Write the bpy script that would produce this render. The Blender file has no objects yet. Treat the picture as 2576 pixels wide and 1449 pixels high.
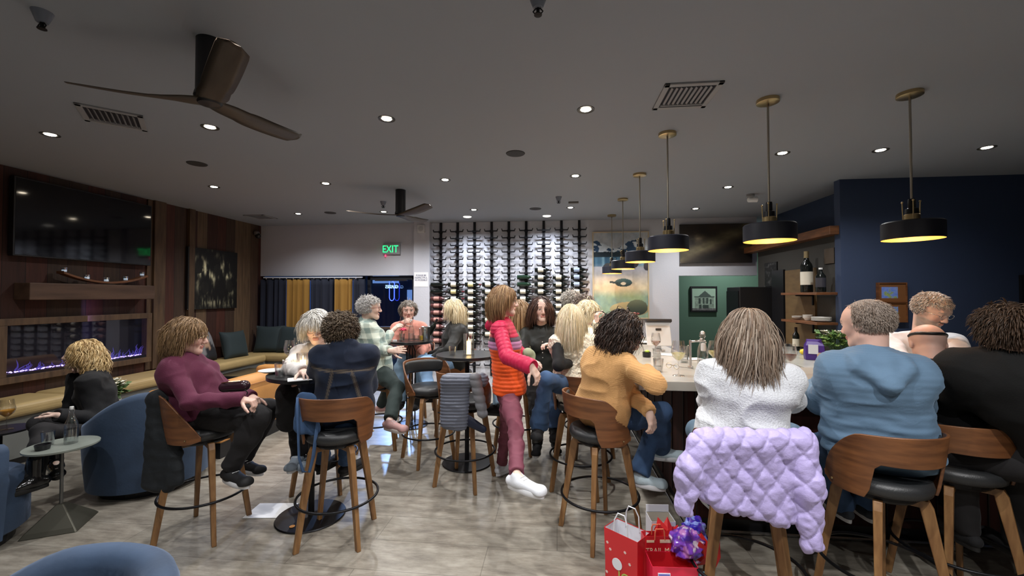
import bpy, math, random
import numpy as np
from mathutils import Vector, Matrix, Euler
SC=bpy.context.scene
# ------------------------------------------------------------ camera, world, exposure
F_PX=1050.0; EYE=1.62; YAW=math.radians(6.1); PIT=math.atan(20.5/F_PX)
cam_d=bpy.data.cameras.new('camera'); cam=bpy.data.objects.new('camera',cam_d); SC.collection.objects.link(cam)
cam.location=(0,0,EYE); cam.rotation_euler=(math.pi/2+PIT,0,YAW)
cam_d.sensor_width=36; cam_d.lens=F_PX/2576*36; cam_d.clip_start=.05; SC.camera=cam
w=bpy.data.worlds.new('dusk'); SC.world=w; w.use_nodes=True
w.node_tree.nodes['Background'].inputs[0].default_value=(.10,.22,.62,1)
w.node_tree.nodes['Background'].inputs[1].default_value=.22
SC.view_settings.view_transform='Standard'; SC.view_settings.look='None'
SC.view_settings.gamma=1; SC.view_settings.use_curve_mapping=False
SC.view_settings.exposure=0.45
SC.cycles.use_denoising=True
SC.cycles.sample_clamp_indirect=4; SC.cycles.transparent_max_bounces=16
SC.cycles.max_bounces=7; SC.cycles.diffuse_bounces=4
CEIL=2.955; XL=-5.6; YB=7.4
LAMP=(1.0,.99,.99); DOWN_W=78.0
DOWNLIGHTS=[(x,y,{-4.16:.55,-2.72:.85,-1.27:.95,.21:1.05}[x]) for y in (3.0,4.66,6.33) for x in (-4.16,-2.72,-1.27,.21)]
# ------------------------------------------------------------ pixel helpers (rays of the photograph into the room)
_cy,_sy,_cp,_sp=math.cos(YAW),math.sin(YAW),math.cos(PIT),math.sin(PIT)
def ray(px,py):
    x=(px-1288)/F_PX; v=-(py-724.5)/F_PX
    d=(x,_cp-v*_sp,_sp+v*_cp)
    return Vector((d[0]*_cy-d[1]*_sy,d[0]*_sy+d[1]*_cy,d[2]))
def at(px,py,d):
    """point seen at px,py whose level distance in front of the viewpoint is d metres"""
    r=ray(px,py); f=-r.x*_sy+r.y*_cy
    return Vector((0,0,EYE))+r*(d/f)
def atz(px,py,z): r=ray(px,py); return Vector((0,0,EYE))+r*((z-EYE)/r.z)
def aty(px,py,y): r=ray(px,py); return Vector((0,0,EYE))+r*(y/r.y)
def atx(px,py,x): r=ray(px,py); return Vector((0,0,EYE))+r*(x/r.x)
# ------------------------------------------------------------ objects
def link(o): SC.collection.objects.link(o); return o
def tag(o,label=None,cat=None,group=None,kind=None):
    if label: o['label']=label
    if cat: o['category']=cat
    if group: o['group']=group
    if kind: o['kind']=kind
    return o
def thing(name,label,cat,loc=(0,0,0),rz=0,group=None,rx=0,ry=0):
    o=link(bpy.data.objects.new(name,None)); o.empty_display_size=.05
    o.location=loc; o.rotation_euler=(rx,ry,rz); return tag(o,label,cat,group)
def dup(root,loc,rz=None,label=None,group=None,euler=None):
    """copy of a thing with copies of its parts and sub-parts"""
    def cp(o,par):
        c=o.copy(); link(c); c.parent=par
        for ch in list(o.children): cp(ch,c)
        return c
    r=cp(root,None); r.location=loc
    if rz is not None: r.rotation_euler=(0,0,rz)
    if euler is not None: r.rotation_euler=euler
    if label: r['label']=label
    if group: r['group']=group
    return r
class MB:
    """collects shapes into one mesh"""
    def __init__(s): s.v=[]; s.f=[]; s.c=[]; s.M=None
    def add(s,vs,fs,col=None):
        b=len(s.v)
        if s.M is not None: vs=[s.M@Vector(p) for p in vs]
        s.v+= [tuple(p) for p in vs]; s.f+=[tuple(i+b for i in f) for f in fs]
        s.c+=[col or (1,1,1)]*len(vs); return s
    def box(s,c,d,col=None,R=None):
        x,y,z=d[0]/2,d[1]/2,d[2]/2
        vs=[Vector((a*x,b*y,e*z)) for a in(-1,1) for b in(-1,1) for e in(-1,1)]
        if R: vs=[R@p for p in vs]
        vs=[p+Vector(c) for p in vs]
        return s.add(vs,[(0,1,3,2),(4,6,7,5),(0,4,5,1),(2,3,7,6),(0,2,6,4),(1,5,7,3)],col)
    def bb(s,x0,x1,y0,y1,z0,z1,col=None): return s.box(((x0+x1)/2,(y0+y1)/2,(z0+z1)/2),(abs(x1-x0),abs(y1-y0),abs(z1-z0)),col)
    def lathe(s,prof,c=(0,0,0),n=24,col=None,axis='z',closed=False):
        vs=[];fs=[];m=len(prof)
        for r,z in prof:
            for i in range(n):
                a=2*math.pi*i/n; p=(r*math.cos(a),r*math.sin(a),z)
                if axis=='x': p=(p[2],p[0],p[1])
                if axis=='y': p=(p[0],p[2],p[1])
                vs.append((p[0]+c[0],p[1]+c[1],p[2]+c[2]))
        flip=(axis=='y')
        for j in range(m-1):
            for i in range(n):
                q=(j*n+i,j*n+(i+1)%n,(j+1)*n+(i+1)%n,(j+1)*n+i); fs.append(q[::-1] if flip else q)
        if not closed:
            if prof[0][0]>1e-6: fs.append(tuple(range(n))[::-1] if not flip else tuple(range(n)))
            if prof[-1][0]>1e-6: fs.append(tuple((m-1)*n+i for i in range(n)) if not flip else tuple((m-1)*n+i for i in range(n))[::-1])
        return s.add(vs,fs,col)
    def tube(s,pts,r,n=8,col=None,closed=False,flat=1.0):
        pts=[Vector(p) for p in pts]; m=len(pts)
        rs=r if isinstance(r,(list,tuple)) else [r]*m
        vs=[];fs=[];up=None
        for i,p in enumerate(pts):
            if closed: t=pts[(i+1)%m]-pts[i-1]
            else: t=pts[min(i+1,m-1)]-pts[max(i-1,0)]
            t.normalize()
            if up is None:
                up=Vector((0,0,1)) if abs(t.z)<.9 else Vector((1,0,0))
            a=t.cross(up); 
            if a.length<1e-4: a=t.orthogonal()
            a.normalize(); b=a.cross(t); up=b
            for k in range(n):
                th=2*math.pi*k/n; vs.append(p+a*math.cos(th)*rs[i]+b*math.sin(th)*rs[i]*flat)
        for i in range(m if closed else m-1):
            for k in range(n):
                j=(i+1)%m; fs.append((i*n+k,i*n+(k+1)%n,j*n+(k+1)%n,j*n+k))
        if not closed: fs+= [tuple(range(n))[::-1],tuple((m-1)*n+k for k in range(n))]
        return s.add(vs,fs,col)
    def prism(s,poly,h,plane='xy',o=(0,0,0),col=None):
        """polygon in a plane extruded by h along the plane's normal"""
        n=len(poly); o=Vector(o)
        def m(a,b,c): return o+Vector({'xy':(a,b,c),'xz':(a,c,b),'yz':(c,a,b)}[plane])
        vs=[m(a,b,0) for a,b in poly]+[m(a,b,h) for a,b in poly]
        fs=[tuple(range(n))[::-1],tuple(range(n,2*n))]+[(i,(i+1)%n,n+(i+1)%n,n+i) for i in range(n)]
        return s.add(vs,fs,col)
    def grid(s,P,closed=False,colf=None):
        """P[i][j] rows of points; sheet of quads"""
        n=len(P);m=len(P[0]);vs=[p for r in P for p in r];fs=[]
        for i in range(n-1):
            for j in range(m if closed else m-1):
                fs.append((i*m+j,i*m+(j+1)%m,(i+1)*m+(j+1)%m,(i+1)*m+j))
        b=len(s.c); s.add(vs,fs)
        if colf is not None:
            for k in range(len(vs)): s.c[b+k]=colf[k]
        return s
    def sphere(s,c,r,n=12,sc=(1,1,1),col=None):
        m=max(5,n//2+1); prof=[(r*math.sin(math.pi*i/(m-1)),-r*math.cos(math.pi*i/(m-1))) for i in range(m)]
        vs=[];fs=[]
        b=MB(); b.lathe(prof,n=n)
        return s.add([(p[0]*sc[0]+c[0],p[1]*sc[1]+c[1],p[2]*sc[2]+c[2]) for p in b.v],b.f,col)
    def build(s,name,mt,parent=None,smooth=False,bevel=0,label=None,loc=None,segs=2):
        me=bpy.data.meshes.new(name); me.from_pydata(s.v,[],s.f); me.update()
        if any(c!=(1,1,1) for c in s.c[:1]+s.c[-1:]+s.c[::97]):
            at_=me.color_attributes.new('Col','FLOAT_COLOR','POINT')
            a=np.ones((len(s.v),4),dtype=np.float32); a[:,:3]=np.array(s.c,dtype=np.float32); at_.data.foreach_set('color',a.ravel())
        me.materials.append(mt); o=link(bpy.data.objects.new(name,me))
        if parent is not None: o.parent=parent
        if smooth:
            me.polygons.foreach_set('use_smooth',[True]*len(me.polygons))
            if smooth!='all':
                try: me.set_sharp_from_angle(angle=math.radians(smooth if smooth is not True else 40))
                except Exception: pass
        if bevel:
            b=o.modifiers.new('edge','BEVEL'); b.width=bevel; b.segments=segs; b.limit_method='ANGLE'; b.angle_limit=math.radians(40)
        if label: o['label']=label
        if loc is not None: o.location=loc
        return o
# ------------------------------------------------------------ materials
_M={}
def srgb(r,g,b):
    def f(c): c/=255.; return c/12.92 if c<=.04045 else ((c+.055)/1.055)**2.4
    return (f(r),f(g),f(b))
def mat(name,col=(.5,.5,.5),rough=.6,metal=0,attr=False,emit=None,es=1,var=0,scale=8,stretch=(1,1,1),bump=0,bscale=60,bstretch=(1,1,1),sheen=0,coat=0,spec=.5,trans=0,detail=4,col2=None,coords='Object',alpha=1):
    if name in _M: return _M[name]
    m=bpy.data.materials.new(name); m.use_nodes=True; N=m.node_tree.nodes; L=m.node_tree.links; b=N['Principled BSDF']
    def I(k,v):
        if k in b.inputs: b.inputs[k].default_value=v
    I('Base Color',(*col,1)); I('Roughness',rough); I('Metallic',metal); I('Specular IOR Level',spec)
    if sheen: I('Sheen Weight',sheen); I('Sheen Roughness',.4); I('Sheen Tint',(*[min(1,c*2+.15) for c in col],1))
    if coat: I('Coat Weight',coat); I('Coat Roughness',.1)
    if trans: I('Transmission Weight',trans); I('IOR',1.45)
    if alpha<1: I('Alpha',alpha)
    if emit: I('Emission Color',(*emit,1)); I('Emission Strength',es)
    src=None
    if attr:
        a=N.new('ShaderNodeAttribute'); a.attribute_name='Col'; src=a.outputs['Color']
    tc=N.new('ShaderNodeTexCoord')
    if var or col2:
        mp=N.new('ShaderNodeMapping'); mp.inputs['Scale'].default_value=stretch; L.new(tc.outputs[coords],mp.inputs[0])
        nz=N.new('ShaderNodeTexNoise'); nz.inputs['Scale'].default_value=scale; nz.inputs['Detail'].default_value=detail; L.new(mp.outputs[0],nz.inputs['Vector'])
        rp=N.new('ShaderNodeMapRange'); rp.inputs['From Min'].default_value=.3; rp.inputs['From Max'].default_value=.7
        L.new(nz.outputs[0],rp.inputs['Value'])
        mx=N.new('ShaderNodeMix'); mx.data_type='RGBA'
        if col2:
            mx.inputs['A'].default_value=(*col,1); mx.inputs['B'].default_value=(*col2,1); L.new(rp.outputs[0],mx.inputs['Factor'])
        else:
            rp.inputs['To Min'].default_value=1-var; rp.inputs['To Max'].default_value=1+var
            mx.blend_type='MULTIPLY'; mx.inputs['Factor'].default_value=1
            if src is not None: L.new(src,mx.inputs['A'])
            else: mx.inputs['A'].default_value=(*col,1)
            L.new(rp.outputs[0],mx.inputs['B'])
        src=mx.outputs['Result']
    if src is not None: L.new(src,b.inputs['Base Color'])
    if bump:
        mp=N.new('ShaderNodeMapping'); mp.inputs['Scale'].default_value=bstretch; L.new(tc.outputs[coords],mp.inputs[0])
        nz=N.new('ShaderNodeTexNoise'); nz.inputs['Scale'].default_value=bscale; nz.inputs['Detail'].default_value=3; L.new(mp.outputs[0],nz.inputs['Vector'])
        bp=N.new('ShaderNodeBump'); bp.inputs['Strength'].default_value=bump; bp.inputs['Distance'].default_value=.01
        L.new(nz.outputs[0],bp.inputs['Height']); L.new(bp.outputs[0],b.inputs['Normal'])
    _M[name]=m; return m
def clear_glass(name='clear_glass',tint=(1,1,1),body=.10,edge=.85):
    if name in _M: return _M[name]
    m=bpy.data.materials.new(name); m.use_nodes=True; N=m.node_tree.nodes; L=m.node_tree.links; N.clear()
    o=N.new('ShaderNodeOutputMaterial'); t=N.new('ShaderNodeBsdfTransparent'); t.inputs[0].default_value=(*[c*.97 for c in tint],1)
    g=N.new('ShaderNodeBsdfGlossy'); g.inputs['Roughness'].default_value=.02
    lw=N.new('ShaderNodeLayerWeight'); lw.inputs[0].default_value=.35
    mr=N.new('ShaderNodeMapRange'); mr.inputs['To Min'].default_value=body; mr.inputs['To Max'].default_value=edge
    mx=N.new('ShaderNodeMixShader'); L.new(lw.outputs['Facing'],mr.inputs[0]); L.new(mr.outputs[0],mx.inputs[0])
    L.new(t.outputs[0],mx.inputs[1]); L.new(g.outputs[0],mx.inputs[2]); L.new(mx.outputs[0],o.inputs[0]); _M[name]=m; return m
GLASS=clear_glass()
# shared materials
MT=dict(
 black_metal=mat('black_metal',(.012,.012,.014),.4,.6), brass=mat('brass',(.55,.42,.22),.3,1), steel=mat('steel',(.6,.6,.6),.22,1),
 walnut=mat('walnut',srgb(128,82,48),.42,col2=srgb(88,54,32),scale=5,stretch=(1,1,7),bump=.06),
 leg_wood=mat('leg_wood',srgb(150,112,70),.45,col2=srgb(112,76,44),scale=6,stretch=(6,6,1),bump=.04),
 leather=mat('black_leather',(.022,.023,.024),.42,bump=.12,bscale=180),
 marble=mat('marble_top',srgb(160,155,144),.22,col2=srgb(192,188,178),scale=1.6,stretch=(1,1.8,1),detail=9,coat=.2),
 darkwood=mat('dark_bar_wood',srgb(62,30,24),.7,spec=.25,col2=srgb(42,20,16),scale=4,stretch=(8,8,.7)),
 white_ceramic=mat('white_ceramic',(.75,.74,.70),.25), paper=mat('paper',(.8,.8,.8),.8),
 black_plastic=mat('black_plastic',(.01,.01,.012),.35),
)
# ============================================================ SETTING
V_=Vector
def struct(name,mb,mt,parent=None,**k):
    o=mb.build(name,mt,parent,**k)
    if parent is None: o['kind']='structure'
    return o
def node_floor():
    m=mat('floor_planks',(.3,.27,.22),.34,bump=.05,bscale=14,bstretch=(1,5,1)); N=m.node_tree.nodes; L=m.node_tree.links; b=N['Principled BSDF']
    tc=N.new('ShaderNodeTexCoord'); mp=N.new('ShaderNodeMapping'); mp.inputs['Scale'].default_value=(1.6,5.5,1); L.new(tc.outputs['Object'],mp.inputs[0])
    n1=N.new('ShaderNodeTexNoise'); n1.inputs['Scale'].default_value=2.6; n1.inputs['Detail'].default_value=8; n1.inputs['Roughness'].default_value=.68; L.new(mp.outputs[0],n1.inputs['Vector'])
    cr=N.new('ShaderNodeValToRGB'); e=cr.color_ramp.elements; e[0].position=.34; e[0].color=(*srgb(116,109,99),1); e[1].position=.66; e[1].color=(*srgb(166,160,148),1)
    x=cr.color_ramp.elements.new(.5); x.color=(*srgb(144,137,125),1)
    L.new(n1.outputs[0],cr.inputs[0])
    br=N.new('ShaderNodeTexBrick'); br.inputs['Scale'].default_value=1; br.inputs['Mortar Size'].default_value=.0025; br.inputs['Brick Width'].default_value=1.2; br.inputs['Row Height'].default_value=.3; br.offset=.37
    br.inputs['Color1'].default_value=(1,1,1,1); br.inputs['Color2'].default_value=(.86,.86,.86,1); br.inputs['Mortar'].default_value=(.55,.55,.55,1); L.new(tc.outputs['Object'],br.inputs['Vector'])
    mx=N.new('ShaderNodeMix'); mx.data_type='RGBA'; mx.blend_type='MULTIPLY'; mx.inputs['Factor'].default_value=1
    L.new(cr.outputs[0],mx.inputs['A']); L.new(br.outputs['Color'],mx.inputs['B']); L.new(mx.outputs['Result'],b.inputs['Base Color']); return m
def node_cladding():
    """reclaimed boards: vertical planks of differing brown"""
    m=mat('reclaimed_boards',(.1,.06,.04),.7,bump=.25,bscale=9,bstretch=(6,6,.8)); N=m.node_tree.nodes; L=m.node_tree.links; b=N['Principled BSDF']
    tc=N.new('ShaderNodeTexCoord'); sp=N.new('ShaderNodeSeparateXYZ'); L.new(tc.outputs['Object'],sp.inputs[0])
    ml=N.new('ShaderNodeMath'); ml.operation='MULTIPLY'; ml.inputs[1].default_value=5.2; L.new(sp.outputs['Y'],ml.inputs[0])
    fl=N.new('ShaderNodeMath'); fl.operation='FLOOR'; L.new(ml.outputs[0],fl.inputs[0])
    fr=N.new('ShaderNodeMath'); fr.operation='FRACT'; L.new(ml.outputs[0],fr.inputs[0])
    wn=N.new('ShaderNodeTexWhiteNoise'); wn.noise_dimensions='1D'; L.new(fl.outputs[0],wn.inputs['W'])
    cr=N.new('ShaderNodeValToRGB'); e=cr.color_ramp.elements; cr.color_ramp.interpolation='CONSTANT'
    e[0].position=0; e[0].color=(*srgb(72,38,28),1); e[1].position=.3; e[1].color=(*srgb(62,45,34),1)
    for p,c in ((.5,srgb(98,78,58)),(.62,srgb(58,32,24)),(.85,srgb(80,60,45))): x=cr.color_ramp.elements.new(p); x.color=(*c,1)
    L.new(wn.outputs['Value'],cr.inputs[0])
    mp=N.new('ShaderNodeMapping'); mp.inputs['Scale'].default_value=(9,9,.7); L.new(tc.outputs['Object'],mp.inputs[0])
    n=N.new('ShaderNodeTexNoise'); n.inputs['Scale'].default_value=4; n.inputs['Detail'].default_value=6; L.new(mp.outputs[0],n.inputs['Vector'])
    mr=N.new('ShaderNodeMapRange'); mr.inputs['To Min'].default_value=.35; mr.inputs['To Max'].default_value=1.7; L.new(n.outputs[0],mr.inputs[0])
    gp=N.new('ShaderNodeMath'); gp.operation='GREATER_THAN'; gp.inputs[1].default_value=.025; L.new(fr.outputs[0],gp.inputs[0])
    m1=N.new('ShaderNodeMath'); m1.operation='MULTIPLY'; L.new(mr.outputs[0],m1.inputs[0]); L.new(gp.outputs[0],m1.inputs[1])
    mx=N.new('ShaderNodeMix'); mx.data_type='RGBA'; mx.blend_type='MULTIPLY'; mx.inputs['Factor'].default_value=1
    L.new(cr.outputs[0],mx.inputs['A']); L.new(m1.outputs[0],mx.inputs['B']); L.new(mx.outputs['Result'],b.inputs['Base Color']); return m
M_FLOOR=node_floor(); M_CLAD=node_cladding()
M_CEIL=mat('ceiling_paint',srgb(150,155,163),.9,bump=.05,bscale=300); M_WHITE=mat('white_wall_paint',srgb(196,197,204),.85,bump=.15,bscale=45)
M_PLASTER=mat('textured_plaster',srgb(204,206,214),.85,bump=.6,bscale=28); M_NAVY=mat('navy_wall_paint',srgb(48,62,90),.7,bump=.05,bscale=90)
M_GREEN=mat('green_wall_paint',srgb(74,104,88),.8); M_DARKWALL=mat('charcoal_wall_paint',srgb(56,54,50),.8,bump=.08,bscale=60)
struct('floor',MB().bb(-8,8,-3,13,-.1,0),M_FLOOR)
struct('ceiling',MB().bb(-5.8,6.2,-2.2,10,CEIL,CEIL+.1),M_CEIL)
struct('wall_left',MB().bb(XL-.15,XL,-2,YB+.1,0,CEIL),M_CLAD)
b=MB(); b.bb(XL,-2.56,YB,YB+.15,2.0,CEIL); b.bb(-2.27,.62-.06,YB,YB+.15,0,CEIL)
struct('wall_back',b,M_PLASTER)
struct('wall_back_header',MB().bb(XL,-2.56,YB-.02,YB,2.0,CEIL),M_WHITE)
struct('wall_back_right',MB().bb(.56,2.08,YB-.0,YB+.15,0,CEIL).bb(2.08,3.35,YB,YB+.15,1.97,CEIL),M_WHITE)
struct('wall_pier',MB().bb(-2.56,-2.27,YB-.12,YB+.15,0,CEIL),M_WHITE)
struct('wall_corridor',MB().bb(1.2,5.2,8.9,9.0,0,CEIL).bb(1.2,1.3,YB+.15,8.9,0,CEIL),M_GREEN)
struct('wall_corridor_side',MB().bb(4.3,4.4,YB+.15,8.9,0,CEIL),M_GREEN)
# service wall beside the bar, navy return wall
struct('wall_service',MB().bb(3.25,3.4,5.12,7.15,0,2.36),M_DARKWALL)
struct('wall_service_upper',MB().bb(3.6,3.7,5.23,YB+.3,2.37,CEIL).bb(3.28,3.7,5.23,YB+.15,2.36,2.368),M_NAVY)
struct('wall_right_navy',MB().bb(3.22,6.1,5.12,5.22,0,CEIL),M_NAVY)
struct('wall_right',MB().bb(6.0,6.15,-2,5.12,0,CEIL),M_NAVY)
struct('wall_front',MB().bb(-5.7,6.1,-2.2,-2.0,0,CEIL),mat('front_wall_paint',srgb(84,82,80),.8))
struct('trim_service_beam',MB().bb(3.12,3.27,5.14,7.38,2.33,2.43),MT['walnut'],bevel=.005)
# ------------------------------------------------------------ windows, door, outside
M_FR=mat('window_frame',(.012,.014,.02),.4)
def window(name,x0,x1,z0,z1,mulls,bar=None):
    fr=MB(); y0,y1=YB+.03,YB+.1
    for a,b_ in ((x0,x0+.06),(x1-.06,x1)): fr.bb(a,b_,y0,y1,z0,z1)
    for a,b_ in ((z0,z0+.07),(z1-.07,z1)): fr.bb(x0,x1,y0,y1,a,b_)
    for m_ in mulls: fr.bb(m_-.025,m_+.025,y0,y1,z0,z1)
    o=struct(name,fr,M_FR,bevel=.004)
    MB().bb(x0+.05,x1-.05,YB+.06,YB+.068,z0+.05,z1-.05).build('pane',clear_glass('window_glass',(.9,.94,1),.06),o); return o
struct('wall_under_window',MB().bb(XL,-3.52,YB,YB+.15,0,.62),M_DARKWALL)
window('window_1',XL+.02,-3.55,.62,1.99,(-4.9,-4.2))
d=window('door_1',-3.5,-2.58,0,1.99,())
MB().bb(-3.4,-2.68,YB-.02,YB+.02,1.02,1.06).bb(-3.38,-3.35,YB-.02,YB+.05,1.0,1.08).bb(-2.72,-2.69,YB-.02,YB+.05,1.0,1.08).build('push_bar',MT['steel'],d)
MB().bb(-3.33,-2.72,YB-.03,YB+.01,1.90,1.93).build('door_closer',MT['steel'],d)
MB().bb(-3.4,-2.68,YB+.02,YB+.06,.9,.94).build('lower_rail',M_FR,d)
struct('wall_exterior_ground',MB().bb(-12,2,YB+.2,22,-.06,-.01),mat('asphalt',(.22,.24,.28),.5))
o=MB().bb(-9,-1,18,20,0,4.2).build('building',mat('far_stucco',(.10,.11,.14),.9)); tag(o,'dim building seen through the glass door at dusk','building')
g_=MB(); 
for x0,x1,z0,z1 in ((-6.6,-5.9,.4,1.9),(-4.6,-4.1,2.0,2.6),(-4.5,-4.35,0,3.2),(-8.2,-7.0,2.2,2.7),(-5.6,-4.8,2.55,2.75)): g_.bb(x0,x1,17.93,17.99,z0,z1)
g_.build('window',mat('dusk_window',(.02,.04,.1),.2,emit=(.25,.45,.95),es=.55),o)
ld=bpy.data.lights.new('street_lamp','SPOT'); ld.energy=800; ld.color=(.38,.58,1); ld.spot_size=math.radians(38); ld.spot_blend=.4; ld.shadow_soft_size=.08; lo=link(bpy.data.objects.new('street_lamp',ld)); lo.location=(-4.0,10.6,2.7); lo.rotation_euler=(V_(( -2.35,6.2,0))-V_((-4.0,10.6,2.7))).to_track_quat('-Z','Y').to_euler()  # unseen outdoor spot, added to throw blue light through the door onto the floor
# curtains: navy and gold panels on one track
def curtain(name,x0,x1,col,label):
    n=int((x1-x0)/.018)+2; P=[]
    for z in np.linspace(.5,1.93,14):
        row=[]
        for i in range(n):
            x=x0+(x1-x0)*i/(n-1); k=.5+.5*(1.93-z)/1.43
            row.append((x,YB-.13+.038*math.sin(x*52+math.sin(x*17)*1.3)*(.6+.4*k),z))
        P.append(row)
    b=MB().grid(P); o=b.build(name,mat('cloth_'+col[0],col[1],.85,sheen=.3,bump=.1,bscale=200),smooth='all')
    sm=o.modifiers.new('thick','SOLIDIFY'); sm.thickness=.004; return tag(o,label,'curtain')
NV=('navy',(.010,.014,.030)); GD=('gold',srgb(150,112,48))
for x0,x1,c,l in ((-5.5,-4.98,NV,'wide navy curtain in the corner beside the wood clad wall'),(-4.97,-4.55,GD,'gold curtain between two navy curtains'),(-4.53,-4.08,NV,'navy curtain hanging between the two gold curtains'),(-4.06,-3.72,GD,'narrow gold curtain nearest the glass door'),(-3.70,-3.48,NV,'narrow dark navy curtain at the edge of the glass door')):
    curtain('curtain',x0,x1,c,l)
tk=thing('curtain_track','white curtain track with rings above the navy and gold curtains','curtain track',(-4.5,YB-.13,1.965))
MB().bb(-.95,.98,-.015,.015,-.008,.008).build('rail',mat('track_white',(.8,.85,.95),.4),tk)
for i in range(14): MB().lathe([(.012,-.03),(.014,-.02),(.012,-.01)],(-.9+i*.135,0,0),10).build('ring',MT['steel'],tk)
# ------------------------------------------------------------ text helper
def text(s,size,mt,parent,loc,rot,name='lettering',ext=.001,align='CENTER',sx=1):
    c=bpy.data.curves.new(name,'FONT'); c.body=s; c.size=size; c.extrude=ext; c.align_x=align; c.align_y='CENTER'
    o=link(bpy.data.objects.new(name,c)); c.materials.append(mt); o.location=loc; o.rotation_euler=rot; o.scale=(sx,1,1)
    if parent is not None: o.parent=parent
    dg=bpy.context.evaluated_depsgraph_get(); dg.update(); me=bpy.data.meshes.new_from_object(o.evaluated_get(dg)); q=link(bpy.data.objects.new(name,me)); q.location=loc; q.rotation_euler=rot; q.scale=(sx,1,1); q.parent=parent
    bpy.data.objects.remove(o); return q
RX=(math.pi/2,0,0)
# exit sign
e=thing('exit_sign','green lit exit sign on the white wall above the glass door','sign',(-3.0,YB-.02,2.475))
MB().bb(-.16,.16,-.05,0,-.09,.1).build('housing',mat('sign_white',(.35,.36,.38),.5),e,bevel=.004)
text('EXIT',.185,mat('exit_green',(0,.3,.08),.5,emit=(.02,1,.22),es=1.6),e,(-.02,-.052,0),RX,sx=.8)
MB().sphere((-.12,-.03,-.115),.014,sc=(1,1,1.6)).build('indicator_lamp',mat('led_red',(.4,0,.02),.4,emit=(1,.05,.15),es=1.5),e)
# neon sign (seen from behind)
n_=thing('neon_sign','blue neon sign of mirrored letters hanging inside the glass door','sign',(-2.99,YB-.06,1.75))
NB=mat('neon_blue',(0,0,.2),.4,emit=(.03,.06,1),es=5); NW=mat('neon_pale',(.1,.2,.5),.4,emit=(.3,.55,1),es=2.2)
MB().tube([(-.045,0,.14),(-.045,0,.02),(-.045,0,-.16),(-.03,0,-.2),(0,0,-.215),(.03,0,-.2),(.045,0,-.16),(.045,0,.02),(.05,0,.1),(.02,0,.14),(-.0,0,.13)],.006,6).build('bottle_outline',NB,n_)
text('GLASSES',.085,NW,n_,(0,-.01,.04),(math.pi/2,0,0),ext=.004,sx=-.75)
# pier fixtures
o=thing('wall_speaker','small white square wall speaker at the top of the white pier','speaker',(-2.42,YB-.12,2.83))
MB().bb(-.07,.07,-.03,0,-.07,.07).build('housing',mat('fixture_white',(.62,.61,.6),.5),o,bevel=.006)
MB().lathe([(.045,0),(.045,.006),(.038,.008)],(0,0,0),24,axis='y').build('grille',mat('fixture_grey',(.45,.45,.45),.6),o,loc=(0,-.036,0))
o=thing('paper_notice','white paper notice with two rows of faint print on the pier','notice',(-2.42,YB-.121,1.92))
MB().bb(-.13,.13,-.002,0,-.13,.13).build('sheet',MT['paper'],o)
INK=mat('ink_grey',(.18,.18,.28),.8)
text('PLEASE BE\nRESPECTFUL\nAS POSSIBLE',.042,INK,o,(0,-.004,.03),RX)
# ------------------------------------------------------------ ceiling fittings
M_TRIM=mat('downlight_trim',(.05,.048,.045),.35,.5); M_BULB=mat('bulb_glow',(1,.9,.8),.4,emit=(1,.86,.66),es=28)
def downlight(x,y,k=1,label='recessed ceiling downlight in a dark round trim',first=[None]):
    r=thing('downlight',label,'ceiling light',(x,y,CEIL),0,'recessed downlights in the ceiling')
    if first[0] is None:
        a=MB().lathe([(.043,-.001),(.062,-.004),(.063,0)],n=28,closed=True); a.f=[f[::-1] for f in a.f]; ta=a.build('trim',M_TRIM,r,smooth=True)
        bb=MB().lathe([(.0001,-.003),(.034,-.003),(.036,0)],n=20,closed=True).build('bulb',M_BULB,r); first[0]=(ta,bb)
    else:
        for q in first[0]: c=q.copy(); link(c); c.parent=r
    ld=bpy.data.lights.new('downlight_lamp','SPOT'); ld.energy=DOWN_W*k*(1.4 if y>6 else 1); ld.color=LAMP; ld.spot_size=math.radians(146); ld.spot_blend=1.0; ld.shadow_soft_size=.03
    lo=link(bpy.data.objects.new('downlight_lamp',ld)); lo.location=(0,0,-.03); lo.parent=r; return r
ROWN={3.0:'nearest row',4.66:'middle row',6.33:'back row'}; COLN={-4.16:'nearest the wood wall',-2.72:'second from the wood wall',-1.27:'third from the wood wall',.21:'fourth from the wood wall'}
for x,y,k in DOWNLIGHTS: downlight(x,y,k,'ceiling downlight in the %s, %s'%(ROWN[y],COLN[x]))
for x,y,k,l in ((2.09,5.34,.6,'ceiling downlight over the inner counter before the camera dome'),(2.1,4.12,.6,'ceiling downlight just right of the second pendant stem'),(2.95,4.13,.7,'ceiling downlight between the two big near pendants'),(3.85,4.16,.15,'ceiling downlight furthest right, before the navy wall'),(2.11,6.61,.7,'ceiling downlight nearest the dark painting')): downlight(x,y,k,l)
downlight(3.3,8.2,1.1,'downlight in the green corridor')
for x,y,k,l in ((-2.72,1.33,.6,'over the bottom left armchair'),(-1.27,1.33,.8,'over the near end of the middle aisle'),(.21,1.33,1.1,'over the floor before the gift bags'),(-.55,-.35,.7,'furthest behind the seated crowd'),(1.45,.55,1.9,'behind the lavender jacket stool'),(.7,-.2,1.3,'at the very near end, right of the aisle'),(2.4,.7,.5,'behind the man in the black coat')): downlight(x,y,k,'recessed ceiling downlight '+l)
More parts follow.
